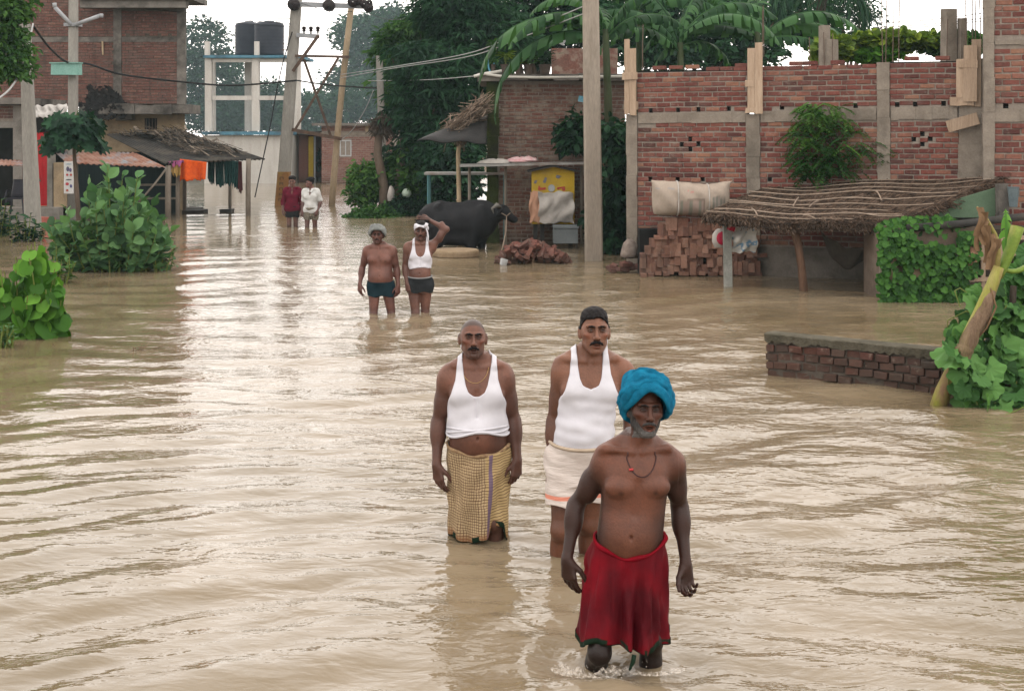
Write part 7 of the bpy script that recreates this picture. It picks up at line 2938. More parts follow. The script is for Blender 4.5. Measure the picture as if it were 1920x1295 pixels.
M_STRAW = mat_noisy('grey_straw', (.14, .10, .075), (.30, .235, .18), 5, .95, .4, .006, rnd=.5)
mb = MB()
for k in range(520):
    t = RNG.random()
    c = np.array(P(842 + 68 * t, 248 - 52 * t, 30.5 + .3 * RNG.random())) + np.array((RNG.normal(0, .1), RNG.normal(0, .15), RNG.normal(0, .09)))
    dv = np.array((.75, .0, .5)) * RNG.uniform(.05, .17) + RNG.normal(0, .05, 3)
    mb.beam(c - dv, c + dv, .022, .012, rnd=float(RNG.random()))
for k in range(50):
    c = np.array(P(RNG.uniform(852, 872), RNG.uniform(238, 262), 30.4))
    mb.beam(c, c + np.array((RNG.normal(0, .06), RNG.normal(0, .05), -RNG.uniform(.1, .3))), .018, .01, rnd=float(RNG.random()))
mb.build('straw_heap', M_STRAW, aw)['kind'] = 'stuff'
mb = MB()
mb.tube([P(866, 240, 30.5), P(912, 241, 30.5)], .03, 6)
mb.build('crossbar', M_POSTW, aw)

# roof plants
M_POT = mat_noisy('dark_clay_pot', (.07, .055, .045), (.12, .095, .08), 5, .9, .4, .006)
for k, (px, w, hp, lf, m, lb) in enumerate(((948, 18, 30, 'palm', M_LF_YEL, 'clay pot with a small bright palm at the left of the flat roof'), (992, 17, 26, 'bush', M_LF_MID, 'clay pot with a green plant beside the yellow flowers on the flat roof'), (972, 14, 12, 'bush', M_LF_YEL, 'low pot with yellow flowers on the flat roof'), (1022, 22, 34, 'bush', M_LF_FAR, 'wide pot with an upright grey-green plant on the flat roof'), (925, 8, 42, 'bush', M_LF_MID, 'thin yellow-tipped plant at the left corner of the flat roof'))):
    Y = 30.8
    base = np.array((PX(px, Y), Y, PZ(139, Y)))
    r = thing('potted_plant', lb, 'potted plant', tuple(base), 'plants on the flat roof')
    s = Y / FPX
    mb = MB()
    rr = w / 2 * s
    mb.lathe(base, [(0, 0), (rr * .75, 0), (rr, 16 * s * .9), (rr * 1.1, 16 * s * .92), (rr * 1.1, 18 * s), (rr * .9, 18 * s), (0, 16 * s)], 14)
    mb.build('pot', M_POT, r)
    top = base + np.array((0, 0, 18 * s))
    n = 26 if lf == 'palm' else 90
    a = RNG.uniform(0, 6.28, n)
    if lf == 'palm':
        mb = MB()
        mb.tube([top, top + np.array((0, 0, hp * .55 * s))], .02, 6)
        mb.build('stem', M_STEM, r)
        pos = np.tile(top + np.array((0, 0, hp * .55 * s)), (n, 1)) + RNG.normal(0, .02, (n, 3))
        d = np.stack([np.cos(a), np.sin(a), RNG.uniform(-.2, .9, n)], -1)
        foliage('leaves', m, L_LANCE, pos, d, np.tile((0, 0, 1.), (n, 1)), .26, r)
    else:
        pos = top + np.stack([RNG.normal(0, rr * .7, n), RNG.normal(0, rr * .7, n), RNG.random(n) * hp * s], -1)
        d = np.stack([np.cos(a), np.sin(a), RNG.uniform(0, 1.2, n)], -1)
        foliage('leaves', m, L_LANCE, pos, d, np.tile((0, 0, 1.), (n, 1)), .16, r)
mb = MB()
mb.box(P(1050, 74, 31.5), (.26, .06, .18), (.2, .5, .1))
tag(mb.build('white_board', M_FRAME, None), 'small tilted white board among the plants on the flat roof', 'board')
hung_sheet('blue_cloth', 'white cloth and blue scrap hanging on the house wall beside the big pole', 'cloth', 1064, 1096, 228, 256, 30.9, mat_cloth('pale_blue_cloth', (.50, .58, .60), (.42, .5, .53)), 5, .08)
mb = MB()
mb.box(P(1090, 186, 30.95), (.13, .05, .13), (0, .2, 0))
tag(mb.build('blue_tin', mat_noisy('sky_blue_paint', (.06, .30, .42), (.4, .5, .52), 6, .5, .2, .004), None), 'sky-blue scrap on the house wall just left of the big pole', 'tin')

# water buffalo (one continuous body)
YBf = 29.4
q_ = lambda px, py, dy=0.0: np.array(P(px, py, YBf)) + np.array((0, dy, 0))
lo_, hi_ = q_(775, 480) - np.array((0, .6, .6)), q_(985, 365) + np.array((0, .7, .1))
vx = np.arange(lo_[0], hi_[0], .018, dtype=np.float32)
vy = np.arange(lo_[1], hi_[1], .018, dtype=np.float32)
vz = np.arange(-.5, hi_[2], .018, dtype=np.float32)
BF = Vol(vx, vy, vz)
BF.ell(q_(860, 418), (.72, .34, .335), 0)
BF.ell(q_(815, 413), (.34, .30, .36), .15)
BF.ell(q_(905, 411), (.32, .28, .37), .15)
BF.cap(q_(806, 394), q_(824, 385), .08, .075, .07)
BF.ell(q_(822, 388, -.17), (.07, .07, .09), .06)
BF.ell(q_(903, 402, -.2), (.10, .08, .20), .08)
BF.cap(q_(826, 388), q_(905, 388), .10, .10, .12)
BF.cap(q_(880, 384), q_(915, 387), .07, .08, .12)
BF.ell(q_(800, 404, -.16), (.14, .1, .14), .1)
BF.ell(q_(800, 404, .16), (.14, .1, .14), .1)
BF.cap(q_(912, 405), q_(942, 398, -.05), .22, .155, .12)
BF.cap(q_(942, 396, -.06), q_(962, 410, -.12), .130, .078, .06)
BF.ell(q_(964, 411, -.13), (.085, .075, .07), .04)
BF.cap(q_(938, 392, .08), q_(930, 398, .24), .05, .02, .03)
BF.cap(q_(940, 393, -.18), q_(933, 401, -.30), .05, .022, .03)
BF.ell(q_(949, 396, -.15), (.03, .03, .025), .02)
for px, dy, kx in ((886, -.16, 885), (905, .15, 903), (816, -.17, 819), (800, .15, 802)):
    hip = q_(px, 425, dy)
    kn = np.array((PX(kx, YBf), YBf + dy, .08))
    ft = np.array((PX(kx + 1, YBf), YBf + dy, -.44))
    BF.cap(hip, kn, .17, .085, .12)
    BF.cap(kn, ft, .075, .065, .04)
BF.ell(q_(855, 447), (.5, .26, .15), .15)
BF.d += .012 * sines(np.stack(np.meshgrid(vx, vy, vz, indexing='ij'), -1).astype(np.float32), 77, 6, .8, 2.6).astype(np.float32)
V, Q = surface_nets(BF)
bf = thing('buffalo', 'dark water buffalo tethered side-on in front of the plastered house', 'buffalo', (PX(860, YBf), YBf, -.44))
M_HIDE = mat_noisy('buffalo_hide', (.009, .009, .011), (.021, .021, .023), 4, .7, .6, .012, spec=.12)
link('body', mesh_from('body', V, [Q], True), bf, M_HIDE)
M_HORN = mat_noisy('horn', (.12, .115, .10), (.2, .19, .17), 9, .6, .4, .005)
for dy in (-.16, .08):
    mb = MB()
    mb.tube([q_(938, 389, dy), q_(931, 384, dy * 1.8), q_(923, 389, dy * 2), q_(926, 399, dy * 1.9)], [.045, .04, .028, .010], 8)
    mb.build('horn', M_HORN, bf, True)
mb = MB()
mb.tube([q_(798, 400), q_(793, 415), q_(794, 440), q_(796, 452)], [.03, .022, .016, .03], 6)
mb.build('tail', M_HIDE, bf, True)
rp = MB()
rp.tube([q_(938, 397, -.22), q_(950, 404, -.24), q_(957, 398, -.2)], .012, 5)
rp.tube([q_(950, 404, -.24), q_(949, 430, -.6), q_(943, 455, -1.2), q_(934, 478, -2.0)], .012, 5)
tag(rp.build('tether_rope', M_STRAW, None, True), 'slack tether rope from the buffalo halter down to the rubble', 'rope')
# round concrete platform
rd = MB()
Yr = 27.6
rd.lathe((PX(854, Yr), Yr, -.05), [(.44, -.35), (.44, .06), (.455, .08), (.46, .15), (.45, .185), (.42, .20), (0, .205)], 40)
tag(rd.build('round_slab', mat_noisy('tan_slab', (.23, .165, .10), (.33, .25, .165), 4, .85, .5, .01, c3=(.17, .12, .08)), None, False), 'round tan slab just above the water in front of the buffalo', 'slab')


def brick_heap(name, label, spots, mat, size=(.225, .105, .068)):
    r = thing(name, label, 'brick pile', tuple(spots[0][0]))
    for (p, e) in spots:
        M = Matrix.Translation(Vector(p)) @ Euler(e).to_matrix().to_4x4()
        k = RNG.random()
        sz = size if k < .6 else (.16, size[1], size[2])
        brick_object(r, mat, sz, M)
    return r


sp = []
for k in range(120):
    px = RNG.uniform(937, 1068)
    hmax = np.interp(px, [935, 955, 985, 1010, 1035, 1070], [.02, .26, .36, .34, .20, .02])
    z = hmax * RNG.random() ** .6
    Y = 26.2 + RNG.uniform(-.1, .75) - .35 * (hmax - z)
    sp.append(((PX(px, 26.3), Y, z), tuple(RNG.uniform(-.9, .9, 3) * np.array((1, 1, 3)))))
brick_heap('rubble_pile', 'heap of broken bricks rising from the water beside the big pole', sp, mat_brick('rubble_brick', [(.11, .05, .042), (.18, .07, .055), (.14, .06, .05), (.21, .09, .068)], (.11, .09, .075), .5))
mb = MB()
mb.box((PX(945, 26), 25.95, .05), (.10, .08, .13), (.3, .2, .5), jit=.02)
tag(mb.build('white_scrap', M_FRAME, None), 'small white scrap at the left foot of the brick rubble', 'scrap')

# neat stack of bricks under the sack
YSt = 24.0
sp = []
z = .0
row = 0
while z < .98:
    edge = row % 3 != 0
    h = .112 if edge else .074
    px = 1198 + RNG.uniform(0, 4)
    while px < 1418:
        hmax = np.interp(px, [1195, 1212, 1235, 1262, 1345, 1352, 1418], [.35, .50, .86, .955, .955, .74, .66])
        kind = RNG.random()
        if edge:
            w = .072 if kind < .75 else .112
        else:
            w = .112 if kind < .62 else .226
        wpx = (w + .012) / YSt * FPX
        if z + h * .7 < hmax + RNG.normal(0, .03) and RNG.random() > .05:
            c = (PX(px + wpx / 2, YSt), YSt + RNG.uniform(-.06, .06), z + h / 2 + RNG.normal(0, .006))
            if w == .226:
                e = (RNG.normal(0, .05), RNG.normal(0, .05), RNG.normal(0, .06))
            elif w == .112 and not edge:
                e = (RNG.normal(0, .05), RNG.normal(0, .06), math.pi / 2 + RNG.normal(0, .08))
            else:
                e = (RNG.normal(0, .10), math.pi / 2 + RNG.normal(0, .09), math.pi / 2 + RNG.normal(0, .16))
            if RNG.random() < .22:
                e = (e[0], e[1] + RNG.uniform(-.4, .4), e[2])
            sp.append((c, e))
        px += wpx
    z += h + .004
    row += 1
stk = brick_heap('brick_stack', 'tall stack of loose orange-red bricks under the stuffed sack', sp, M_BRICK_NEW)
mb = MB()
mb.span((PX(1200, YSt), YSt + .08, -.4), (PX(1345, YSt), YSt + .45, .78))
mb.span((PX(1345, YSt) + .004, YSt + .08, -.4), (PX(1416, YSt), YSt + .45, .60))
mb.build('stack_core', M_DARK, stk)['kind'] = 'stuff'
sp = []
for k in range(16):
    px = RNG.uniform(1143, 1205)
    h = np.interp(px, [1140, 1165, 1190, 1205], [.05, .16, .1, .1])
    sp.append(((PX(px, 24.6), 24.6 + RNG.uniform(-.15, .15), h * RNG.random() + .03), (RNG.normal(0, .2), RNG.normal(0, .2), RNG.uniform(0, 3))))
brick_heap('brick_pile', 'few spilled bricks at the left foot of the tall stack', sp, mat_brick('spilled_brick', [(.15, .06, .055), (.21, .085, .07), (.17, .07, .06)], (.10, .08, .07), .5))

# the stuffed sack lying on the stack
YSk = 23.95
sk = thing('stuffed_sack', 'big stuffed beige sack lying on top of the brick stack', 'sack', tuple(P(1296, 411, YSk)))
nu, nv = 110, 64
G, CC = [], []
for i in range(nu):
    t = -1 + 2 * i / (nu - 1)
    row = []
    for j in range(nv):
        a = 2 * math.pi * j / nv
        ca, sa = math.cos(a), math.sin(a)
        thick = .27 * max(0, 1 - abs(t) ** 3.2) ** .55 + .012
        hgt = .285 * (1 - .08 * t) * (1 - .10 * abs(t) ** 6)
        x = .62 * t + .05 * np.sign(t) * abs(t) ** 6 * max(0, sa) ** 3 * (1 if t < 0 else 1.6) + .035 * np.sign(t) * abs(t) ** 4 * (1 - sa * sa)
        z = hgt * np.sign(sa) * abs(sa) ** .8 + (.22 * max(0, t - .5) ** 1.4 + .10 * max(0, -t - .8) ** 1.2 if sa > 0 else -.0) - .018 * t
        z += .010 * math.sin(x * 7 + sa * 3) * (1 - abs(t)) + .003 * math.sin(x * 31 + a * 2) - .02 * (1 - t * t) * (sa > 0)
        y = -thick * np.sign(ca) * abs(ca) ** .85 + .012 * math.sin(x * 19 + z * 17)
        c = np.array(P(1295, 372.5, YSk))
        row.append(c + np.array((x, y, z)))
        col = np.array((.36, .295, .235)) * (.93 + .1 * RNG.random())
        if y < 0:
            if -.26 < x < .20 and -.30 < z < .02 - .08 * (.2 - x):
                k = (x + .26) / .46
                col = np.array((.30, .225, .185)) if (int(k * 8.99) % 3 != 1) else np.array((.19, .185, .145))
                if k < .03 or k > .97 or z > -.01 - .08 * (.2 - x):
                    col = np.array((.20, .15, .12))
            if .33 < x < .56 and -.28 < z < .05:
                col = np.array((.27, .225, .19)) if int((x - .33) * 30) % 2 else np.array((.18, .17, .14))
            if -.08 < x < .02 and .12 < z < .145:
                col = np.array((.42, .20, .17))
            if -.60 < x < -.3 and .17 < z < .185:
                col = np.array((.30, .28, .27))
        CC.append(np.append(col, 1))
    G.append(row)
G = np.array(G)
i, j = np.meshgrid(np.arange(nu - 1), np.arange(nv), indexing='ij')
k = (j + 1) % nv
Q = np.stack([i * nv + j, i * nv + k, (i + 1) * nv + k, (i + 1) * nv + j], -1).reshape(-1, 4)
t_ = NT('woven_sack')
_n = t_.noise(t_.co(), 7, 4, .6)
_w = t_.n('ShaderNodeTexWave')
t_.l(t_.co(), _w.inputs['Vector'])
_w.inputs['Scale'].default_value = 60
m_ = t_.pbr(t_.mix(.4, t_.attr('col', 'Color'), t_.ramp(_n, [(.3, (.75, .75, .75)), (.7, (1.2, 1.2, 1.2))]), 'MULTIPLY'), .75, t_.bump(t_.math('ADD', _n, t_.math('MULTIPLY', _w.outputs['Fac'], .1)), .6, .015), .3)
link('sack_body', mesh_from('sack_body', G.reshape(-1, 3), [Q], True, {'col': np.array(CC)}), sk, m_)
for tx in (-.25, .30):
    i = int(round((tx / .66 + 1) / 2 * (nu - 1)))
    ring = G[i]
    cen = ring.mean(0)
    mb = MB()
    rr = cen + (ring - cen) * 1.012
    mb.tube(np.concatenate([rr, rr[:2]]), .012, 6, False)
    mb.build('strap', M_SACKW, sk, True)
# small white bag beside the column
mb = MB()
c = np.array(P(1181, 466, 24.6))
th = np.linspace(0, 2 * np.pi, 15)[:-1]
mb.grid(np.array([[c + np.array((r_ * math.cos(t) * (1 + .12 * math.sin(3 * t + z_ * 9)), r_ * .8 * math.sin(t), z_)) for t in th] for r_, z_ in ((.05, -.16), (.14, -.15), (.15, -.06), (.135, .03), (.11, .10), (.06, .15), (.01, .17))]) + RNG.normal(0, .012, (7, 14, 3)), closed=True)
tag(mb.build('plastic_bag', mat_cloth('grubby_sack', (.30, .25, .21), (.14, .11, .10), scale=9, bump=.8), None, True), 'grubby white bag wedged at the foot of the left concrete column', 'bag')

# ================================================================== thatched shed on the right
ts = thing('thatched_shed', 'low open shed with a brushwood thatch roof tied down by pale sticks', 'shed', (PX(1560, 22), 22, 0))
FL, FR, BR, BL = (np.array(P(*p)) for p in ((1316, 404, 22.3), (1668, 420, 21.0), (1897, 331, 22.2), (1456, 346, 24.35)))


def roof_pt(u, v, h=0.0):
    """u along the eave, v from eave (0) to back (1)"""
    p = FL * (1 - u) * (1 - v) + FR * u * (1 - v) + BR * u * v + BL * (1 - u) * v
    bow = .05 * math.sin(u * 3.14) * (1 - v)
    return p + np.array((0, 0, h - bow + .02 * math.sin(u * 11 + v * 3)))


M_THATCH = mat_noisy('brushwood_thatch', (.055, .038, .028), (.145, .100, .072), 6, .95, .8, .02, rnd=.6, stretch=(1, 1, 1))
mb = MB()
rows = [[roof_pt(u, v, .0) for u in np.linspace(0, 1, 30)] for v in np.linspace(0, 1, 14)]
low = [[roof_pt(u, v, -.11) for u in np.linspace(0, 1, 30)] for v in np.linspace(0, 1, 14)]
mb.grid(np.array(rows))
mb.grid(np.array(low))
mb.grid(np.array([rows[0], low[0]]))
mb.grid(np.array([[r_[-1] for r_ in rows], [r_[-1] for r_ in low]]))
mb.grid(np.array([[r_[0] for r_ in rows], [r_[0] for r_ in low]]))
mb.build('roof', M_THATCH, ts)
mb = MB()
for k in range(5200):                                          # loose stalks running down the slope
    u, v = RNG.random(), RNG.random() ** 1.1
    p = roof_pt(u, v, RNG.uniform(.0, .035))
    L = RNG.uniform(.08, .26)
    q = roof_pt(min(1, max(0, u + RNG.normal(0, .012))), v - L / 2.4, RNG.uniform(.005, .035)) if v > .12 else p + np.array((RNG.normal(0, .03), -L * .6, -.05 * L))
    mb.beam(p, q, RNG.uniform(.008, .018), .006, rnd=float(RNG.random()))
for k in range(1500):                                          # ragged fringe along the eave and the right verge
    if RNG.random() < .68:
        p = roof_pt(RNG.random(), 0, RNG.uniform(-.10, .01))
        dv = np.array((RNG.normal(0, .03), -RNG.uniform(.02, .12), -RNG.uniform(.0, .09)))
    else:
        p = roof_pt(1, RNG.random(), RNG.uniform(-.10, .02))
        dv = np.array((RNG.uniform(.0, .10), -RNG.uniform(-.02, .1), -RNG.uniform(-.03, .08)))
    mb.beam(p, p + dv, .010, .006, rnd=float(RNG.random()))
mb.build('loose_stalks', M_THATCH, ts)['kind'] = 'stuff'
M_STICK = mat_noisy('pale_stick', (.22, .165, .125), (.34, .27, .21), 9, .85, .4, .004, rnd=.2)
for v, u0, u1 in ((.03, .01, .80), (.13, .02, .97), (.13, .55, .99), (.26, .02, .86), (.36, .0, .99), (.47, .05, .70), (.50, .52, 1.0), (.62, .0, .96), (.73, .02, .99), (.83, .1, .99), (.92, .0, .98)):
    n = 16
    pts = []
    w1, w2 = RNG.normal(0, .015), RNG.uniform(0, 6)
    for t in np.linspace(0, 1, n):
        u = u0 + (u1 - u0) * t
        pts.append(roof_pt(u, v + w1 * math.sin(t * 3 + w2) + RNG.normal(0, .002), .048 + .01 * math.sin(t * 9 + w2)))
    mb = MB()
    mb.tube(pts, np.linspace(.013, .008, n), 6, True, rnd=float(RNG.random()))
    mb.build('tie_stick', M_STICK, ts, True)
for (ua, va, ub, vb_) in ((.28, .52, .35, .30), (.42, .42, .44, .28), (.60, .62, .72, .42), (.2, .16, .3, .02), (.5, .1, .62, .0)):
    pts = [roof_pt(ua + (ub - ua) * t, va + (vb_ - va) * t, .06 + .02 * math.sin(t * 3.1)) for t in np.linspace(0, 1, 7)]
    mb = MB()
    mb.tube(pts, .011, 5, rnd=.5)
    mb.build('twig', M_STICK, ts, True)
mb = MB()
mb.beam(P(1350, 418, 22.45), P(1690, 425, 21.2), .09, .09)
mb.build('eave_beam', M_CORR, ts)
mb = MB()
Yq = 22.5
mb.beam((PX(1366, Yq), Yq, -.4), (PX(1363, Yq), Yq, PZ(420, Yq)), .135, .12)
mb.build('concrete_post', mat_noisy('grey_green_concrete', (.22, .225, .20), (.31, .31, .28), 5, .9, .4, .008, c3=(.12, .13, .11)), ts)
mb = MB()
Yq = 21.75
mb.tube([(PX(1510, Yq), Yq, -.4), P(1507, 540, Yq), P(1503, 500, Yq), P(1497, 460, Yq), P(1489, 428, Yq)], [.07, .068, .06, .062, .075], 9)
mb.build('timber_post', mat_noisy('bare_timber', (.075, .043, .028), (.15, .088, .058), 5, .85, .6, .01, stretch=(2, 2, .3)), ts, True)
for px, Yq in ((1600, 23.6), (1640, 22.0), (1660, 24.0)):
    mb = MB()
    mb.tube([(PX(px, Yq), Yq, -.4), P(px, 425, Yq)], .06, 8)
    mb.build('timber_post', M_CORR, ts, True)
# hammock-like sling under the roof
mb = MB()
rows = []
a, b = np.array(P(1535, 428, 22.6)), np.array(P(1648, 436, 21.9))
for v in np.linspace(0, 1, 12):
    row = []
    for u in np.linspace(0, 1, 24):
        p = a + (b - a) * u
        s = math.sin(3.14 * u) ** .8
        p = p + np.array((0, .35 * (v - .5) * s - .1, -s * (.26 + .34 * v) - .02 * math.sin(u * 20 + v * 4)))
        row.append(p)
    rows.append(row)
mb.grid(np.array(rows))
tag(solidify(mb.build('cloth_sling', mat_cloth('drab_sling_cloth', (.085, .072, .058), (.055, .047, .04)), None, True), .01), 'drab cloth sling hanging slack under the thatched roof', 'sling')
t_ = NT('printed_plastic')
_n = t_.noise(t_.mapped(t_.co(), (1, 1, 1.5)), 5.5, 3, .5)
m_ = t_.pbr(t_.ramp(_n, [(.40, (.55, .53, .48)), (.55, (.6, .58, .53)), (.62, (.08, .25, .42)), (.70, (.6, .58, .55))]), .4, t_.bump(_n, .5, .02))
hung_sheet('plastic_bag', 'white and blue plastic bag hanging right of the concrete post', 'bag', 1372, 1418, 424, 472, 22.6, m_, 12, .16)
mb = MB()
c = np.array(P(1350, 446, 22.75))
mb.grid(np.array([[c + np.array((r_ * math.cos(t) * (1 + .1 * math.sin(4 * t)), r_ * .7 * math.sin(t), z_)) for t in th] for r_, z_ in ((.01, -.16), (.09, -.15), (.13, -.05), (.12, .06), (.07, .13), (.03, .15))]), closed=True)
r = thing('plastic_bag', 'white bag with a red patch hanging left of the concrete post', 'bag', tuple(c))
mb.build('bag_body', M_SACKW, r, True)
mb = MB()
mb.grid(np.array([[c + np.array((.03, -.075, 0)) + np.array((r_ * math.cos(t), -o_ * .5 - .02, r_ * 1.1 * math.sin(t))) for t in th] for r_, o_ in ((.10, .0), (.09, .05), (.05, .08), (.01, .09))]), closed=True)
mb.build('red_patch', mat_cloth('crimson_plastic', (.42, .025, .06), rough=.5), r, True)
mb = MB()
mb.box(P(1372, 427, 22.4), (.10, .08, .11), (.1, .3, 0), jit=.015)
tag(mb.build('red_rag', mat_cloth('crimson_rag', (.38, .025, .045)), None), 'crimson rag tucked under the eave at the top of the concrete post', 'rag')

# ================================================================== creeper-covered hut right of the shed
YV = 20.55
vh = thing('creeper_hut', 'small mud-walled hut almost buried in heart-leaved creeper', 'hut', (PX(1740, YV), YV, 0))
M_MUD = mat_noisy('mud_wall', (.13, .098, .075), (.21, .165, .13), 4, .95, .5, .012, c3=(.14, .10, .075))
mb = MB()
mb.span((PX(1658, YV), YV, -.4), (PX(1828, YV), YV + 1.2, PZ(424, YV)), jit=.01)
mb.build('wall', M_MUD, vh)
for xa, xb, y0, y1 in ((1664, 1680, 474, 530), (1711, 1728, 496, 520)):
    mb = MB()
    mb.span((PX(xa, YV), YV - .05, PZ(y1, YV)), (PX(xb, YV), YV - .02, PZ(y0, YV)), jit=.012)
    mb.build('plank', M_PLANK, vh)
mb = MB()
mb.tube([P(1652, 470, YV - .02), (PX(1652, YV), YV - .02, -.4)], .03, 6)
mb.build('corner_post', M_CONC, vh)
mb = MB()
mb.tube([P(1700, 428, YV - .05), P(1800, 420, YV - .08), P(1930, 405, YV - .1)], .055, 8)
mb.build('black_rail', M_CORR, vh, True)
mb = MB()
mb.span((PX(1822, YV), YV + .05, -.4), (PX(1960, YV), YV + .9, PZ(430, YV)))
mb.build('dark_store', mat_noisy('dark_store_boards', (.035, .027, .022), (.06, .048, .04), 4, .95, .4, .01), vh)  # plain dark box behind the shelf rails
for y, x0_ in ((450, 1835), (484, 1832), (525, 1812)):
    mb = MB()
    mb.beam(P(x0_, y, YV - .06), P(1925, y - 5, YV - .06), .05, .055)
    mb.build('shelf_rail', M_PLANK, vh)
for px in (1843, 1878, 1905):
    mb = MB()
    mb.beam(P(px, 560, YV - .02), P(px, 440, YV - .02), .06, .05)
    mb.build('shelf_post', M_PLANK, vh)
hung_sheet('cloth', '', '', 1815, 1832, 462, 515, YV - .08, M_SACKP, 4, .05, parent=vh)
gp = thing('green_board', 'flat green board leaning behind the creeper hut', 'board', tuple(P(1800, 410, 21.6)))
mb = MB()
A_ = [P(1735, 408, 21.6), P(1866, 408, 21.6), P(1868, 352, 21.6), P(1800, 372, 21.6)]
V = np.array([np.array(p) + np.array((0, o, 0)) for o in (0, .05) for p in A_])
mb.add(V, quads=[[0, 1, 2, 3], [7, 6, 5, 4], [0, 4, 5, 1], [1, 5, 6, 2], [2, 6, 7, 3], [3, 7, 4, 0]])
mb.build('panel', mat_noisy('dull_green_paint', (.085, .135, .085), (.12, .18, .115), 3, .7, .2, .004), gp)
mb = MB()
mb.beam(P(1880, 415, 21.5), P(1878, 345, 21.5), .15, .15)
tag(mb.build('stone_post', M_CONC_D, None), 'grey stone post at the right end of the green board', 'post')
mb = MB()
c = np.array(P(1900, 388, 21.3))
mb.lathe(c, [(0, 0), (.06, 0), (.085, .28), (.09, .30), (.07, .30), (.06, .05), (0, .05)], 14)
tag(mb.build('tin_mug', mat_noisy('dull_tin', (.10, .13, .14), (.16, .2, .21), 4, .35, .2, .003), None), 'dull metal tumbler standing beside the grey stone post', 'mug')
# creeper leaves over the hut
pos, dd = [], []
while len(pos) < 1350:
    px, py = RNG.uniform(1646, 1838), RNG.uniform(404, 566)
    top = np.interp(px, [1646, 1665, 1690, 1715, 1750, 1790, 1838], [430, 412, 408, 404, 402, 404, 440])
    if py < top:
        continue
    bare = (1712 < px < 1795 and 432 < py < 455 + 8 * math.sin(px * .2)) or (1666 < px < 1679 and 476 < py < 524) or (1681 < px < 1699 and 490 < py < 510) or (1712 < px < 1726 and 498 < py < 518) or (px > 1812 and py < 560 and py > 455 and RNG.random() < .55)
    if bare and RNG.random() < .93:
        continue
    p = np.array(P(px, py, YV - .05 - RNG.uniform(0, .16)))
    if py < 432:
        p[1] += RNG.uniform(0, .5)
    p[2] = max(p[2], .02)
    pos.append(p)
    dd.append((RNG.normal(0, .45), -.35, -1 + RNG.normal(0, .3)))
pos, dd = np.array(pos), np.array(dd)
upv = np.tile((0, -1., .45), (len(pos), 1)) + rand_dir(len(pos)) * .45
sz = RNG.uniform(.058, .108, len(pos))
cr = thing('creeper', 'heart-leaved green creeper covering the mud hut', 'creeper', (PX(1740, YV), YV - .1, 0))
leaf_objects(cr, M_LF_VINE, L_IVY, 'ivy', pos[:300], dd[:300], upv[:300], sz[:300], RNG.normal(0, .3, 300))
foliage('leaf_mass', M_LF_VINE, L_IVY, pos[300:], dd[300:], upv[300:], sz[300:], cr, stuff=True)

# white things glimpsed between the broken trunks
for lb, px, py, w, h in (('white bundle glimpsed between the two broken trunks', 733, 365, 14, 34), ('pale round bundle in the leaves right of the split trunk', 762, 362, 18, 18)):
    mb = MB()
    c = np.array(P(px, py, 41.3))
    s = 41.3 / FPX
    mb.grid(np.array([[c + np.array((w / 2 * s * r_ * math.cos(t) * (1 + .15 * math.sin(3 * t + 2 * z_)), .2 * r_ * math.sin(t), h / 2 * s * z_)) for t in th] for r_, z_ in ((.05, -1), (.7, -.8), (1, -.2), (.9, .4), (.5, .85), (.05, 1))]), closed=True)
    tag(mb.build('bundle', M_SACKW if px < 750 else mat_noisy('pale_green_plastic', (.36, .45, .36), (.46, .55, .45), 4, .5, .3, .01), None, True), lb, 'bundle')

# ------------------------------------------------------------------ splash where the man in front pushes through the water
spl = MB()
for (cx_, cy_, r_, hh_, sd_) in ((PX(1106, 6.5), 6.49, .075, .055, 3), (PX(1222, 6.5), 6.50, .064, .012, 8)):
    n, m = 120, 22                                             # torn crest of white water pushed up in front of each leg
    rows = []
    for i in range(m):
        v = i / (m - 1)
        row = []
        for k in range(n):
            a = math.pi * (1.0 + 1.05 * (k / (n - 1) - .02)) - .1
            ends = math.sin(math.pi * k / (n - 1)) ** .6
            q = np.array((math.cos(a) * 1.6, math.sin(a) * 1.6, v * .9))
            lump = float(np.clip(.55 + .5 * sines(q, sd_, 6, .5, 1.6) + .35 * sines(q, sd_ + 1, 6, 2, 4), .02, 1.5))
            rad = r_ * (1 + .9 * v + .12 * lump * math.sin(3 * v))
            z = hh_ * math.sin(math.pi * min(1, v * 1.02)) ** 1.2 * lump * ends - .003
            row.append((cx_ + rad * math.cos(a) * 1.25, cy_ + rad * math.sin(a) * .8, z))
        rows.append(row)
    spl.grid(np.array(rows))
for k in range(150):
    a = RNG.uniform(math.pi, 2 * math.pi)
    cx_, cy_ = ((PX(1106, 6.5), 6.45), (PX(1222, 6.5), 6.45))[int(RNG.random() < .25)]
    rr = abs(RNG.normal(.12, .07))
    x, y, z = cx_ + rr * math.cos(a) * 1.2, cy_ + rr * math.sin(a) * .7, abs(RNG.normal(0, .03)) + .004
    s = RNG.uniform(.001, .0032)
    v = np.array([(1, 0, 0), (-1, 0, 0), (0, 1, 0), (0, -1, 0), (0, 0, 1), (0, 0, -1)]) * s * RNG.uniform(.7, 1.8, 3) + np.array((x, y, z))
    spl.add(v, tris=[[0, 2, 4], [2, 1, 4], [1, 3, 4], [3, 0, 4], [2, 0, 5], [1, 2, 5], [3, 1, 5], [0, 3, 5]])
t_ = NT('white_water')
_p = t_.n('ShaderNodeBsdfPrincipled')
t_.set(_p.inputs['Base Color'], (.42, .37, .31))
_p.inputs['Roughness'].default_value = .12
_tr = t_.n('ShaderNodeBsdfTransparent')
_mx = t_.n('ShaderNodeMixShader')
t_.l(t_.rng(t_.noise(t_.co(), 60, 3, .7), .42, .66, .05, .85), _mx.inputs[0])
t_.l(_tr.outputs[0], _mx.inputs[1])
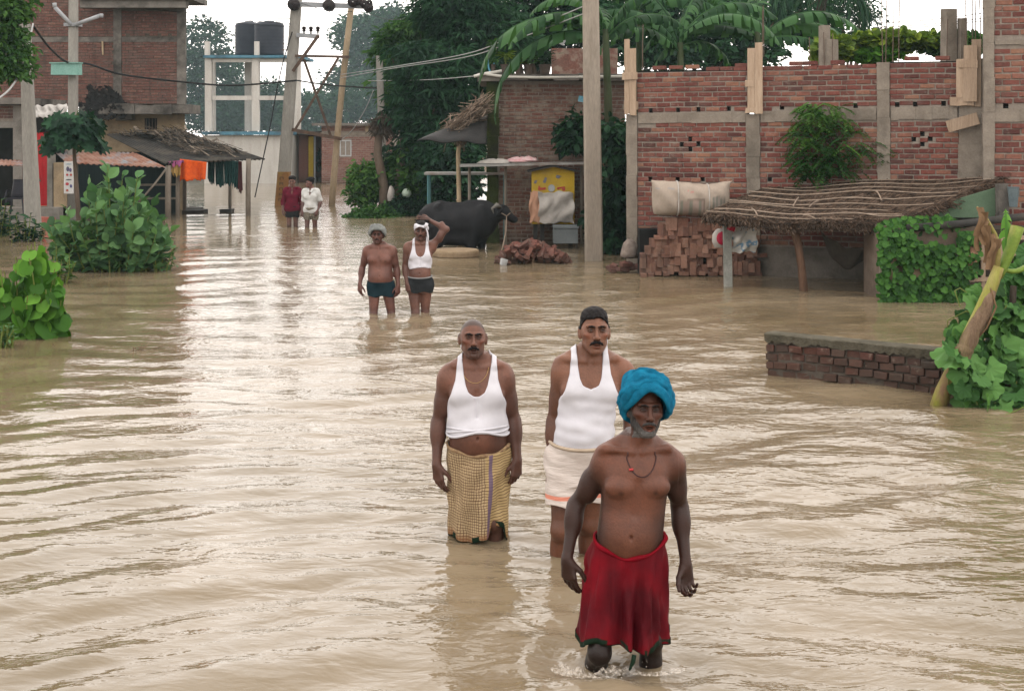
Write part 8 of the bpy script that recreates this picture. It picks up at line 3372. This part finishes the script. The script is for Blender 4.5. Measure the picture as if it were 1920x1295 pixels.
t_.l(_p.outputs[0], _mx.inputs[2])
t_.l(_mx.outputs[0], t_.out.inputs['Surface'])
o = spl.build('splash', t_.m, None, True)
o['kind'] = 'stuff'

# ------------------------------------------------------------------ the seven men
M_RED = None
t_ = NT('red_cotton')
_v = t_.co()
_n = t_.noise(t_.mapped(_v, (1, 1, .25)), 9, 5, .6)
_f = t_.noise(t_.mapped(_v, (1, 1, 1)), 60, 3, .5)
_wet = t_.rng(t_.noise(_v, 3.2, 3, .5), .42, .62)
_c = t_.mix(_wet, (.195, .003, .010), (.085, .0015, .006))
_c = t_.mix(.7, _c, t_.ramp(_n, [(.3, (.45, .45, .45)), (.7, (1.3, 1.3, 1.3))]), 'MULTIPLY')
M_RED = t_.pbr(_c, t_.rng(_wet, 0, 1, .85, .6), t_.bump(t_.math('ADD', _n, t_.math('MULTIPLY', _f, .10)), .9, .022), .10)
M_GREEN_HEM = mat_cloth('dark_green_hem', (.012, .028, .016), rough=.6)

t_ = NT('checked_cotton')                                     # woven checks: lines along the cloth's own directions
_u, _w2, _ct, _ca = t_.attr('cu'), t_.attr('cv'), t_.attr('ct'), t_.attr('ca')


def _lines(s, per, w):
    f = t_.math('FRACT', t_.math('DIVIDE', s, per))
    return t_.math('LESS_THAN', f, w)


_wob = t_.math('MULTIPLY', t_.math('SUBTRACT', t_.noise(t_.co(), 7, 3), .5), .045)
_u2 = t_.math('ADD', _u, _wob)
_v2 = t_.math('ADD', _w2, _wob)
_panel = t_.math('MULTIPLY', t_.math('GREATER_THAN', _ca, 5.02), t_.math('LESS_THAN', _ca, 6.2))     # overlapping end: cross lines only
_lh = _lines(_v2, .0165, .22)
_lv = t_.math('MULTIPLY', _lines(_u2, .0150, .20), t_.math('SUBTRACT', 1.0, _panel))
_ln = t_.math('MAXIMUM', _lh, _lv)
_bg = t_.ramp(t_.noise(t_.co(), 5, 4), [(.3, (.38, .285, .165)), (.7, (.48, .365, .215))])
_bg = t_.mix(_panel, _bg, (.46, .34, .17))
_cc = t_.mix(_ln, _bg, (.10, .045, .028))
_str = t_.math('MULTIPLY', t_.math('GREATER_THAN', _ca, t_.math('SUBTRACT', 5.14, t_.math('MULTIPLY', _ct, .12))), t_.math('LESS_THAN', _ca, t_.math('SUBTRACT', 5.27, t_.math('MULTIPLY', _ct, .12))))
_cc = t_.mix(t_.math('MULTIPLY', _str, .85), _cc, (.13, .09, .17))
_hemred = t_.rng(_ct, .90, .97)
_cc = t_.mix(t_.math('MULTIPLY', _hemred, .6), _cc, (.22, .08, .03))
M_CHECK = t_.pbr(_cc, .8, t_.bump(t_.noise(t_.mapped(t_.co(), (1, 1, .5)), 16, 4), .35, .012), .05)

t_ = NT('cream_cotton')
_b = t_.attr('band')
_c = t_.ramp(t_.noise(t_.co(), 8, 4), [(.3, (.58, .50, .45)), (.7, (.70, .63, .58))])
_c = t_.mix(_b, _c, (.66, .24, .16))
M_CREAM = t_.pbr(_c, .7, t_.bump(t_.noise(t_.mapped(t_.co(), (.5, .5, 2.2)), 22, 4), .7, .012), .25)
M_WAIST = mat_cloth('undyed_cotton', (.50, .40, .30))
M_NAVY = mat_cloth('dark_teal_knit', (.016, .035, .045), (.010, .024, .032))
M_CHAR = mat_cloth('charcoal_knit', (.030, .033, .036), (.018, .020, .022))
M_BAND = mat_cloth('grey_elastic', (.25, .25, .25))
M_TURQ = mat_cloth('turquoise_cotton', (.010, .185, .315), (.004, .080, .150), scale=20, bump=.8)
M_GREYT = mat_cloth('grey_cotton', (.25, .265, .25), (.17, .18, .175))
M_MAROON = mat_cloth('maroon_shirt_cloth', (.13, .012, .028), (.08, .008, .018))
M_WSHIRT = mat_cloth('white_shirt_cloth', (.62, .62, .60), (.50, .50, .48))
M_PRINT = mat_cloth('printed_shorts_cloth', (.30, .26, .20), (.07, .07, .06), scale=40)
t_ = NT('cord')
M_CORD = t_.pbr((.035, .008, .008), .7)
t_ = NT('gold')
M_GOLD = t_.pbr((.55, .36, .14), .35, None, .5, .8)
t_ = NT('red_bead')
M_BEAD = t_.pbr((.45, .03, .03), .4)

cast = []
front = dict(
    label='shirtless man in a blue turban and red lungi, foremost in the water', group='men wading through the flood',
    height=1.64, depth=.37, pos=(PX(1176, 6.55), 6.55), vox=.0062, fine=.0036, yaw=3,
    w=.98, dp=.95, lean=(.056, -.03), belly=.45, pec=1.15, navel=1.02, arm_t=.98, leg_t=.95, neck=.046,
    torso={1.00: (1.06, 1.06, 0), 1.08: (1.08, 1.05, 0), 1.16: (1.04, 1.0, 0), 1.36: (.93, 1, 0), 1.31: (.95, 1, 0)},
    head=(.079, -.062, 1.602), head_rot=(5, 6, 3), hs=1.0, face_w=.97, pec_k=.012, mouth=.012, lid=.75, brow=.75,
    arms={'l': dict(S=(-.112, .005, 1.340), E=(-.236, .085, 1.120), W=(-.288, .0, .885), d=(.10, -.10, -1), curl=(16, 22, 18)),
          'r': dict(S=(.222, .0, 1.340), E=(.262, .06, 1.110), W=(.276, -.03, .862), d=(.0, -.12, -1), t=(-.5, -.2, -.1), p=(-.55, -.75, 0), curl=(30, 42, 35))},
    legs={'lk': (-.145, -.10, .475), 'la': (-.15, .24, .14), 'rk': (.112, -.022, .50), 'ra': (.115, .02, .09)},
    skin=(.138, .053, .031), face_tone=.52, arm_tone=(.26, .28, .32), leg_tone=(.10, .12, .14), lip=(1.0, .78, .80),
    moustache=.9, moust_col=(.05, .047, .045), beard=True, hair_col=(.012, .011, .011))
cast.append(front)
checked = dict(
    label='man with shaved head in a short white vest and yellow checked lungi', group='men wading through the flood',
    height=1.685, depth=.37, pos=(PX(897, 8.6), 8.6), vox=.0064, fine=.0037, yaw=0,
    w=1.06, dp=1.08, lean=(-.012, 0), belly=1.0, pec=1.3, navel=1.003, arm_t=1.05, neck=.053,
    torso={1.00: (1.10, 1.08, 0), 1.08: (1.10, 1.08, 0), 1.16: (1.05, 1.05, 0), .92: (1.04, 1.1, 0)},
    head=(-.033, -.035, 1.583), head_rot=(5, 7, 1), hs=1.0, face_w=1.0, mouth=.004, brow=.95, lid=.8,
    arms={'l': dict(S=(-.190, .0, 1.342), E=(-.246, .035, 1.06), W=(-.252, -.05, .820), d=(.14, -.12, -1), curl=(14, 22, 18)),
          'r': dict(S=(.158, .0, 1.342), E=(.214, .04, 1.07), W=(.236, -.04, .845), d=(-.06, -.12, -1), curl=(24, 34, 24))},
    legs={'lk': (-.10, .02, .475), 'rk': (.10, -.07, .48)},
    skin=(.165, .072, .047), face_tone=.82, arm_tone=(.62, .66, .72), leg_tone=(.55, .6, .65), lip=(.75, .62, .66),
    moustache=1.05, stubble=.55, shaved=True,
    vest=dict(hem=1.022, roll=True, seed=3, nz=[1.24, 1.25, 1.27, 1.31, 1.37, 1.45], nx=[-.02, .02, .046, .062, .074, .084]))
cast.append(checked)
tall = dict(
    label='man with black hair and moustache in a full white vest and cream shorts', group='men wading through the flood',
    height=1.76, depth=.33, pos=(PX(1090, 8.22), 8.22), vox=.0064, fine=.0037, yaw=2,
    w=1.02, dp=1.0, lean=(.066, -.01), belly=.35, pec=1.1, bare=False, neck=.051,
    torso={1.36: (.97, 1, 0)},
    head=(.070, -.040, 1.566), head_rot=(2, 9, 1), hs=1.055, face_w=.94, mouth=.004, brow=.78, lid=.9,
    arms={'l': dict(S=(-.106, .0, 1.345), E=(-.150, .04, 1.055), W=(-.166, -.03, .815), d=(.0, -.1, -1), curl=(20, 28, 20)),
          'r': dict(S=(.240, .0, 1.345), E=(.285, .05, 1.06), W=(.290, -.01, .815), d=(.0, -.1, -1))},
    legs={'lk': (-.118, -.06, .475), 'la': (-.12, .05, .09), 'rk': (.048, .06, .475), 'ra': (.05, .16, .10)},
    skin=(.190, .084, .050), face_tone=.92, arm_tone=(.62, .62, .64), leg_tone=(.72, .68, .66), lip=(.85, .62, .62),
    moustache=1.15, stubble=.18, hair=dict(t=.008, top=.012, noise=.0028),
    vest=dict(wr=.0038, hem=.90, seed=8, nz=[1.262, 1.27, 1.285, 1.32, 1.38, 1.45], nx=[-.02, .02, .044, .058, .066, .070], ax=[.30, .19, .165, .138, .112, .100]),
    shorts=dict(waist=.965, dip=.025, hem=.615, off=.016, flare=.012, wr=.005, mat=M_CREAM, belt=M_WAIST, band=(.652, .676)))
cast.append(tall)
grey = dict(
    label='shirtless man in a grey turban and dark tight shorts wading beside another', group='men wading through the flood',
    height=1.66, depth=.50, pos=(PX(714, 19.2), 19.2), vox=.010, fine=.0062, fine_h=.0045, yaw=-2,
    w=1.06, dp=1.05, lean=(-.02, 0), belly=.85, pec=1.25, navel=1.02, leg_t=1.02,
    torso={1.00: (1.1, 1.06, 0), 1.08: (1.08, 1.05, 0)},
    head=(-.044, -.04, 1.578), head_rot=(3, 2, 0), hs=1.0, mouth=.002,
    arms={'l': dict(S=(-.195, .0, 1.365), E=(-.262, .04, 1.12), W=(-.285, -.05, .90), d=(.02, -.15, -1)),
          'r': dict(S=(.165, .0, 1.365), E=(.215, .05, 1.11), W=(.245, -.03, .88), d=(-.05, -.15, -1))},
    legs={'lk': (-.095, -.06, .48), 'rk': (.150, .0, .48), 'ra': (.16, .05, .09)},
    skin=(.165, .072, .052), face_tone=.62, arm_tone=(.75, .75, .8), leg_tone=(.55, .55, .6), moustache=1.0, stubble=.45,
    shorts=dict(waist=.955, dip=.02, hem=.735, off=.009, wr=.001, mat=M_NAVY))
cast.append(grey)
band = dict(
    label='man in white vest and headband with one hand raised behind his head', group='men wading through the flood',
    height=1.72, depth=.50, pos=(PX(787, 19.2), 19.2), vox=.010, fine=.0062, fine_h=.0045, yaw=2,
    w=.93, dp=.95, lean=(.015, 0), belly=.2, bare=True, navel=1.02,
    head=(.018, -.035, 1.572), head_rot=(-2, 2, 0), hs=1.0, mouth=.002,
    arms={'l': dict(S=(-.160, .0, 1.365), E=(-.195, .03, 1.10), W=(-.165, -.06, .88), d=(.15, -.1, -1)),
          'r': dict(S=(.170, .02, 1.385), E=(.355, .0, 1.60), W=(.125, .09, 1.715), d=(-1, .12, .2), t=(-.2, .3, 1), p=(0, 1, 0), curl=(5, 8, 8))},
    legs={'lk': (-.055, -.04, .48), 'rk': (.07, .03, .48), 'la': (-.05, .04, .09), 'ra': (.07, .1, .09)},
    skin=(.170, .080, .057), face_tone=.62, arm_tone=(.72, .74, .78), leg_tone=(.62, .62, .66), moustache=1.0, stubble=.4,
    hair=dict(t=.010, top=.02, noise=.003),
    vest=dict(hem=1.09, seed=5),
    shorts=dict(waist=.985, dip=.02, hem=.765, off=.010, wr=.001, mat=M_CHAR, belt=M_BAND))
cast.append(band)
maroon = dict(
    label='young man in a dark maroon shirt and black shorts wading far up the lane', group='men wading through the flood',
    height=1.70, depth=.44, pos=(PX(548, 36.3), 36.3), vox=.013, fine=.0085, fine_h=.006, yaw=4,
    w=.95, belly=.1, head=(.0, -.03, 1.585), mouth=.001, bare=False,
    arms={'l': dict(S=(-.165, .0, 1.36), E=(-.235, .03, 1.09), W=(-.235, -.06, .87), d=(.05, -.1, -1)),
          'r': dict(S=(.165, .0, 1.36), E=(.225, .03, 1.09), W=(.245, -.05, .86), d=(.05, -.1, -1))},
    legs={'lk': (-.075, -.03, .48), 'rk': (.085, .03, .48)},
    skin=(.17, .09, .07), moustache=.6, hair=dict(t=.014, top=.03, noise=.006),
    shirt=dict(hem=.83, sleeve=1.35, mat=M_MAROON, seed=4),
    shorts=dict(waist=1.0, hem=.68, off=.018, wr=.002, mat=M_CHAR))
cast.append(maroon)
white = dict(
    label='young man in a loose white shirt looking sideways, wading far up the lane', group='men wading through the flood',
    height=1.70, depth=.46, pos=(PX(583, 36.0), 36.0), vox=.013, fine=.0085, fine_h=.006, yaw=-6,
    w=.97, belly=.1, head=(-.02, -.03, 1.585), head_rot=(-55, 0, 0), mouth=.001, bare=False,
    arms={'l': dict(S=(-.165, .0, 1.36), E=(-.200, .03, 1.09), W=(-.215, -.05, .87), d=(-.05, -.1, -1)),
          'r': dict(S=(.165, .0, 1.36), E=(.240, .05, 1.10), W=(.185, -.09, .88), d=(-.2, -.1, -1))},
    legs={'lk': (-.09, -.03, .48), 'rk': (.095, .04, .48)},
    skin=(.17, .085, .07), moustache=.5, hair=dict(t=.014, top=.03, noise=.006),
    shirt=dict(hem=.80, sleeve=.75, mat=M_WSHIRT, seed=6),
    shorts=dict(waist=1.0, hem=.66, off=.022, wr=.002, mat=M_PRINT))
cast.append(white)
import os
for c_ in cast:
    make_person(c_)

# turban, necklace and lungi of the man in front
cx = front['ctx']
turban(cx, M_TURQ, [(-13, 0, .004, 1.13, .034, 1), (13, 2, .002, 1.15, .034, 2), (-24, -2, .026, 1.12, .026, 3), (24, -2, .028, 1.12, .026, 4),
                    (-17, 14, -.016, 1.16, .030, 5), (18, 16, -.020, 1.18, .032, 6), (-30, 0, .052, .95, .024, 7), (28, -6, .056, .93, .024, 8), (8, -10, .070, .78, .022, 9), (-8, 14, -.012, 1.22, .026, 10)],
       base_r=(.098, .112, .086), base_c=(.004, .026, .056), tilt=-50, thick=.018)
_th = np.linspace(-1.0, 1.0, 30)
nk_ = [(.056 + .075 * math.sin(a * 1.45) * (1 - .12 * (abs(a) > .9)), 1.30 + .125 * (1 - math.cos(a * 1.45)) - .0) for a in _th]
pts_ = on_torso(cx, nk_, .003)
mb = MB()
mb.tube(pts_, .0028, 6)
local_build(mb, cx, 'necklace_cord', M_CORD)
mb = MB()
_b = pts_[7]
mb.tube([(_b[0] - .012, _b[1] - .004, _b[2]), (_b[0] + .008, _b[1] - .005, _b[2] + .002)], .006, 8)
local_build(mb, cx, 'necklace_bead', M_BEAD)


def red_hem(th):
    s, f = np.cos(th), np.clip(-np.sin(th), 0, 1)
    return .515 + .02 * np.sin(3 * th + 1) - .045 * np.exp(-((th - 4.75) / .22) ** 2) + .015 * np.sin(7 * th) - .01 * s


def red_shape(th, t):
    x, y = np.cos(th), np.sin(th)
    a = np.where(x < 0, .175 + .075 * t, .170 + .018 * t)
    b = np.where(y < 0, .150 + .010 * t, .135 + .03 * t)
    return 1 / np.sqrt((x / a) ** 2 + (y / b) ** 2)


def red_fold(th, t):
    g = np.exp(-((th - 4.62) / .42) ** 2)
    f = .028 * t * g * np.sin(11 * th + 1.5 * t) + .016 * t * np.sin(5 * th + .6 + t) * (1 - g)
    f += .008 * np.sin(13 * th + 4 * t + 1) * min(1, t * 3) + .006 * np.sin(19 * th - 6 * t) * min(1, t * 2)
    f += .010 * np.sin(9 * (th - 4.2) + 9 * t) * np.exp(-((th - 4.3) / .7) ** 2) * (1 - t) * min(1, t * 6)
    drape = .0035 * np.sin((t * 34 + 5 * np.cos(2 * th + 1.2))) * np.exp(-((th - 5.5) / .45) ** 2) * t
    gap = -.030 * t * np.exp(-((th - 4.83) / .10) ** 2)
    return f + drape + gap


wrap_skirt(cx, .992, .075, red_hem, red_shape, red_fold, M_RED, M_GREEN_HEM, .022, nt=60, nth=200, roll_mat=mat_cloth('red_waist_roll', (.21, .003, .010), (.12, .002, .007)))
mb = MB()
mb.tube([(.012, -.155, .48), (.006, -.16, .45), (-.004, -.158, .425), (-.012, -.16, .41)], [.012, .011, .008, .004], 6)
local_build(mb, cx, 'trailing_corner', M_GREEN_HEM)

# chain and checked lungi
cx = checked['ctx']
nk_ = [(-.018 + .082 * math.sin(a * 1.45), 1.325 + .10 * (1 - math.cos(a * 1.45))) for a in _th]
mb = MB()
mb.tube(on_torso(cx, nk_, .004), .0016, 5)
local_build(mb, cx, 'neck_chain', M_GOLD)


def chk_hem(th):
    return .385 + .085 * np.exp(-((th - 5.45) / .30) ** 4) + .010 * np.sin(4 * th)


def chk_shape(th, t):
    x, y = np.cos(th), np.sin(th)
    a = np.where(x < 0, .182 - .012 * t, .176 - .002 * t)
    b = np.where(y < 0, .165 - .01 * t, .15)
    return 1 / np.sqrt((x / a) ** 2 + (y / b) ** 2)


def chk_fold(th, t):
    edge = .008 * (1 / (1 + np.exp(-(th - (5.05 - .12 * t)) * 40))) * (th < 6.2)
    return edge + .005 * np.sin(6 * th + 3 * t) * t + .011 * np.sin(7 * th + 5 * t + 1) * min(1, t * 2) * .8 + .006 * np.sin(13 * th - 7 * t) * min(1, t * 2) + .004 * np.sin(20 * t + 5 * th) * (1 - t)


wrap_skirt(cx, .940, .050, chk_hem, chk_shape, chk_fold, M_CHECK, M_GREEN_HEM, .030, nt=60, nth=200, roll_mat=mat_cloth('checked_waist_roll', (.36, .25, .14), (.20, .12, .07), scale=60))

# grey turban, white headband with knot
turban(grey['ctx'], M_GREYT, [(-12, 2, .006, 1.03, .028, 11), (12, 2, .006, 1.04, .028, 12), (-22, 0, .030, 1.0, .024, 13), (22, 0, .030, 1.0, .024, 14), (0, 6, -.012, 1.04, .026, 15)],
       base_r=(.100, .114, .090), base_c=(0, .018, .040), tilt=-36, thick=.019)
cx = band['ctx']
turban(cx, M_VEST, [(-4, 0, .0, 1.0, .020, 21), (5, 2, .012, 1.0, .018, 22)], base_r=(.088, .108, .02), base_c=(0, .012, .050), name='headband', tilt=-8, thick=.010, dome=False)
mb = MB()
q_ = lambda p: cx['hc'] + cx['HM'] @ (np.array(p) * cx['hs'])
mb.tube([q_((.060, -.095, .055)), q_((.075, -.10, .085)), q_((.085, -.095, .115))], [.018, .026, .02], 8)
mb.tube([q_((.070, -.095, .055)), q_((.090, -.085, .0)), q_((.098, -.08, -.06)), q_((.100, -.085, -.13))], [.014, .02, .024, .02], 8, flat=.5)
local_build(mb, cx, 'headband_knot', M_VEST)

# ================================================================== damp air
hz = MB()
hz.box((0, 150, 19.0), (340, 420, 42.0))
t_ = NT('haze')
vol = t_.n('ShaderNodeVolumePrincipled')
vol.inputs['Color'].default_value = (.70, .93, 1.0, 1)
vol.inputs['Density'].default_value = HAZE
vol.inputs['Anisotropy'].default_value = 0.0
t_.l(vol.outputs[0], t_.out.inputs['Volume'])

o = hz.build('haze', t_.m)
o['kind'] = 'stuff'
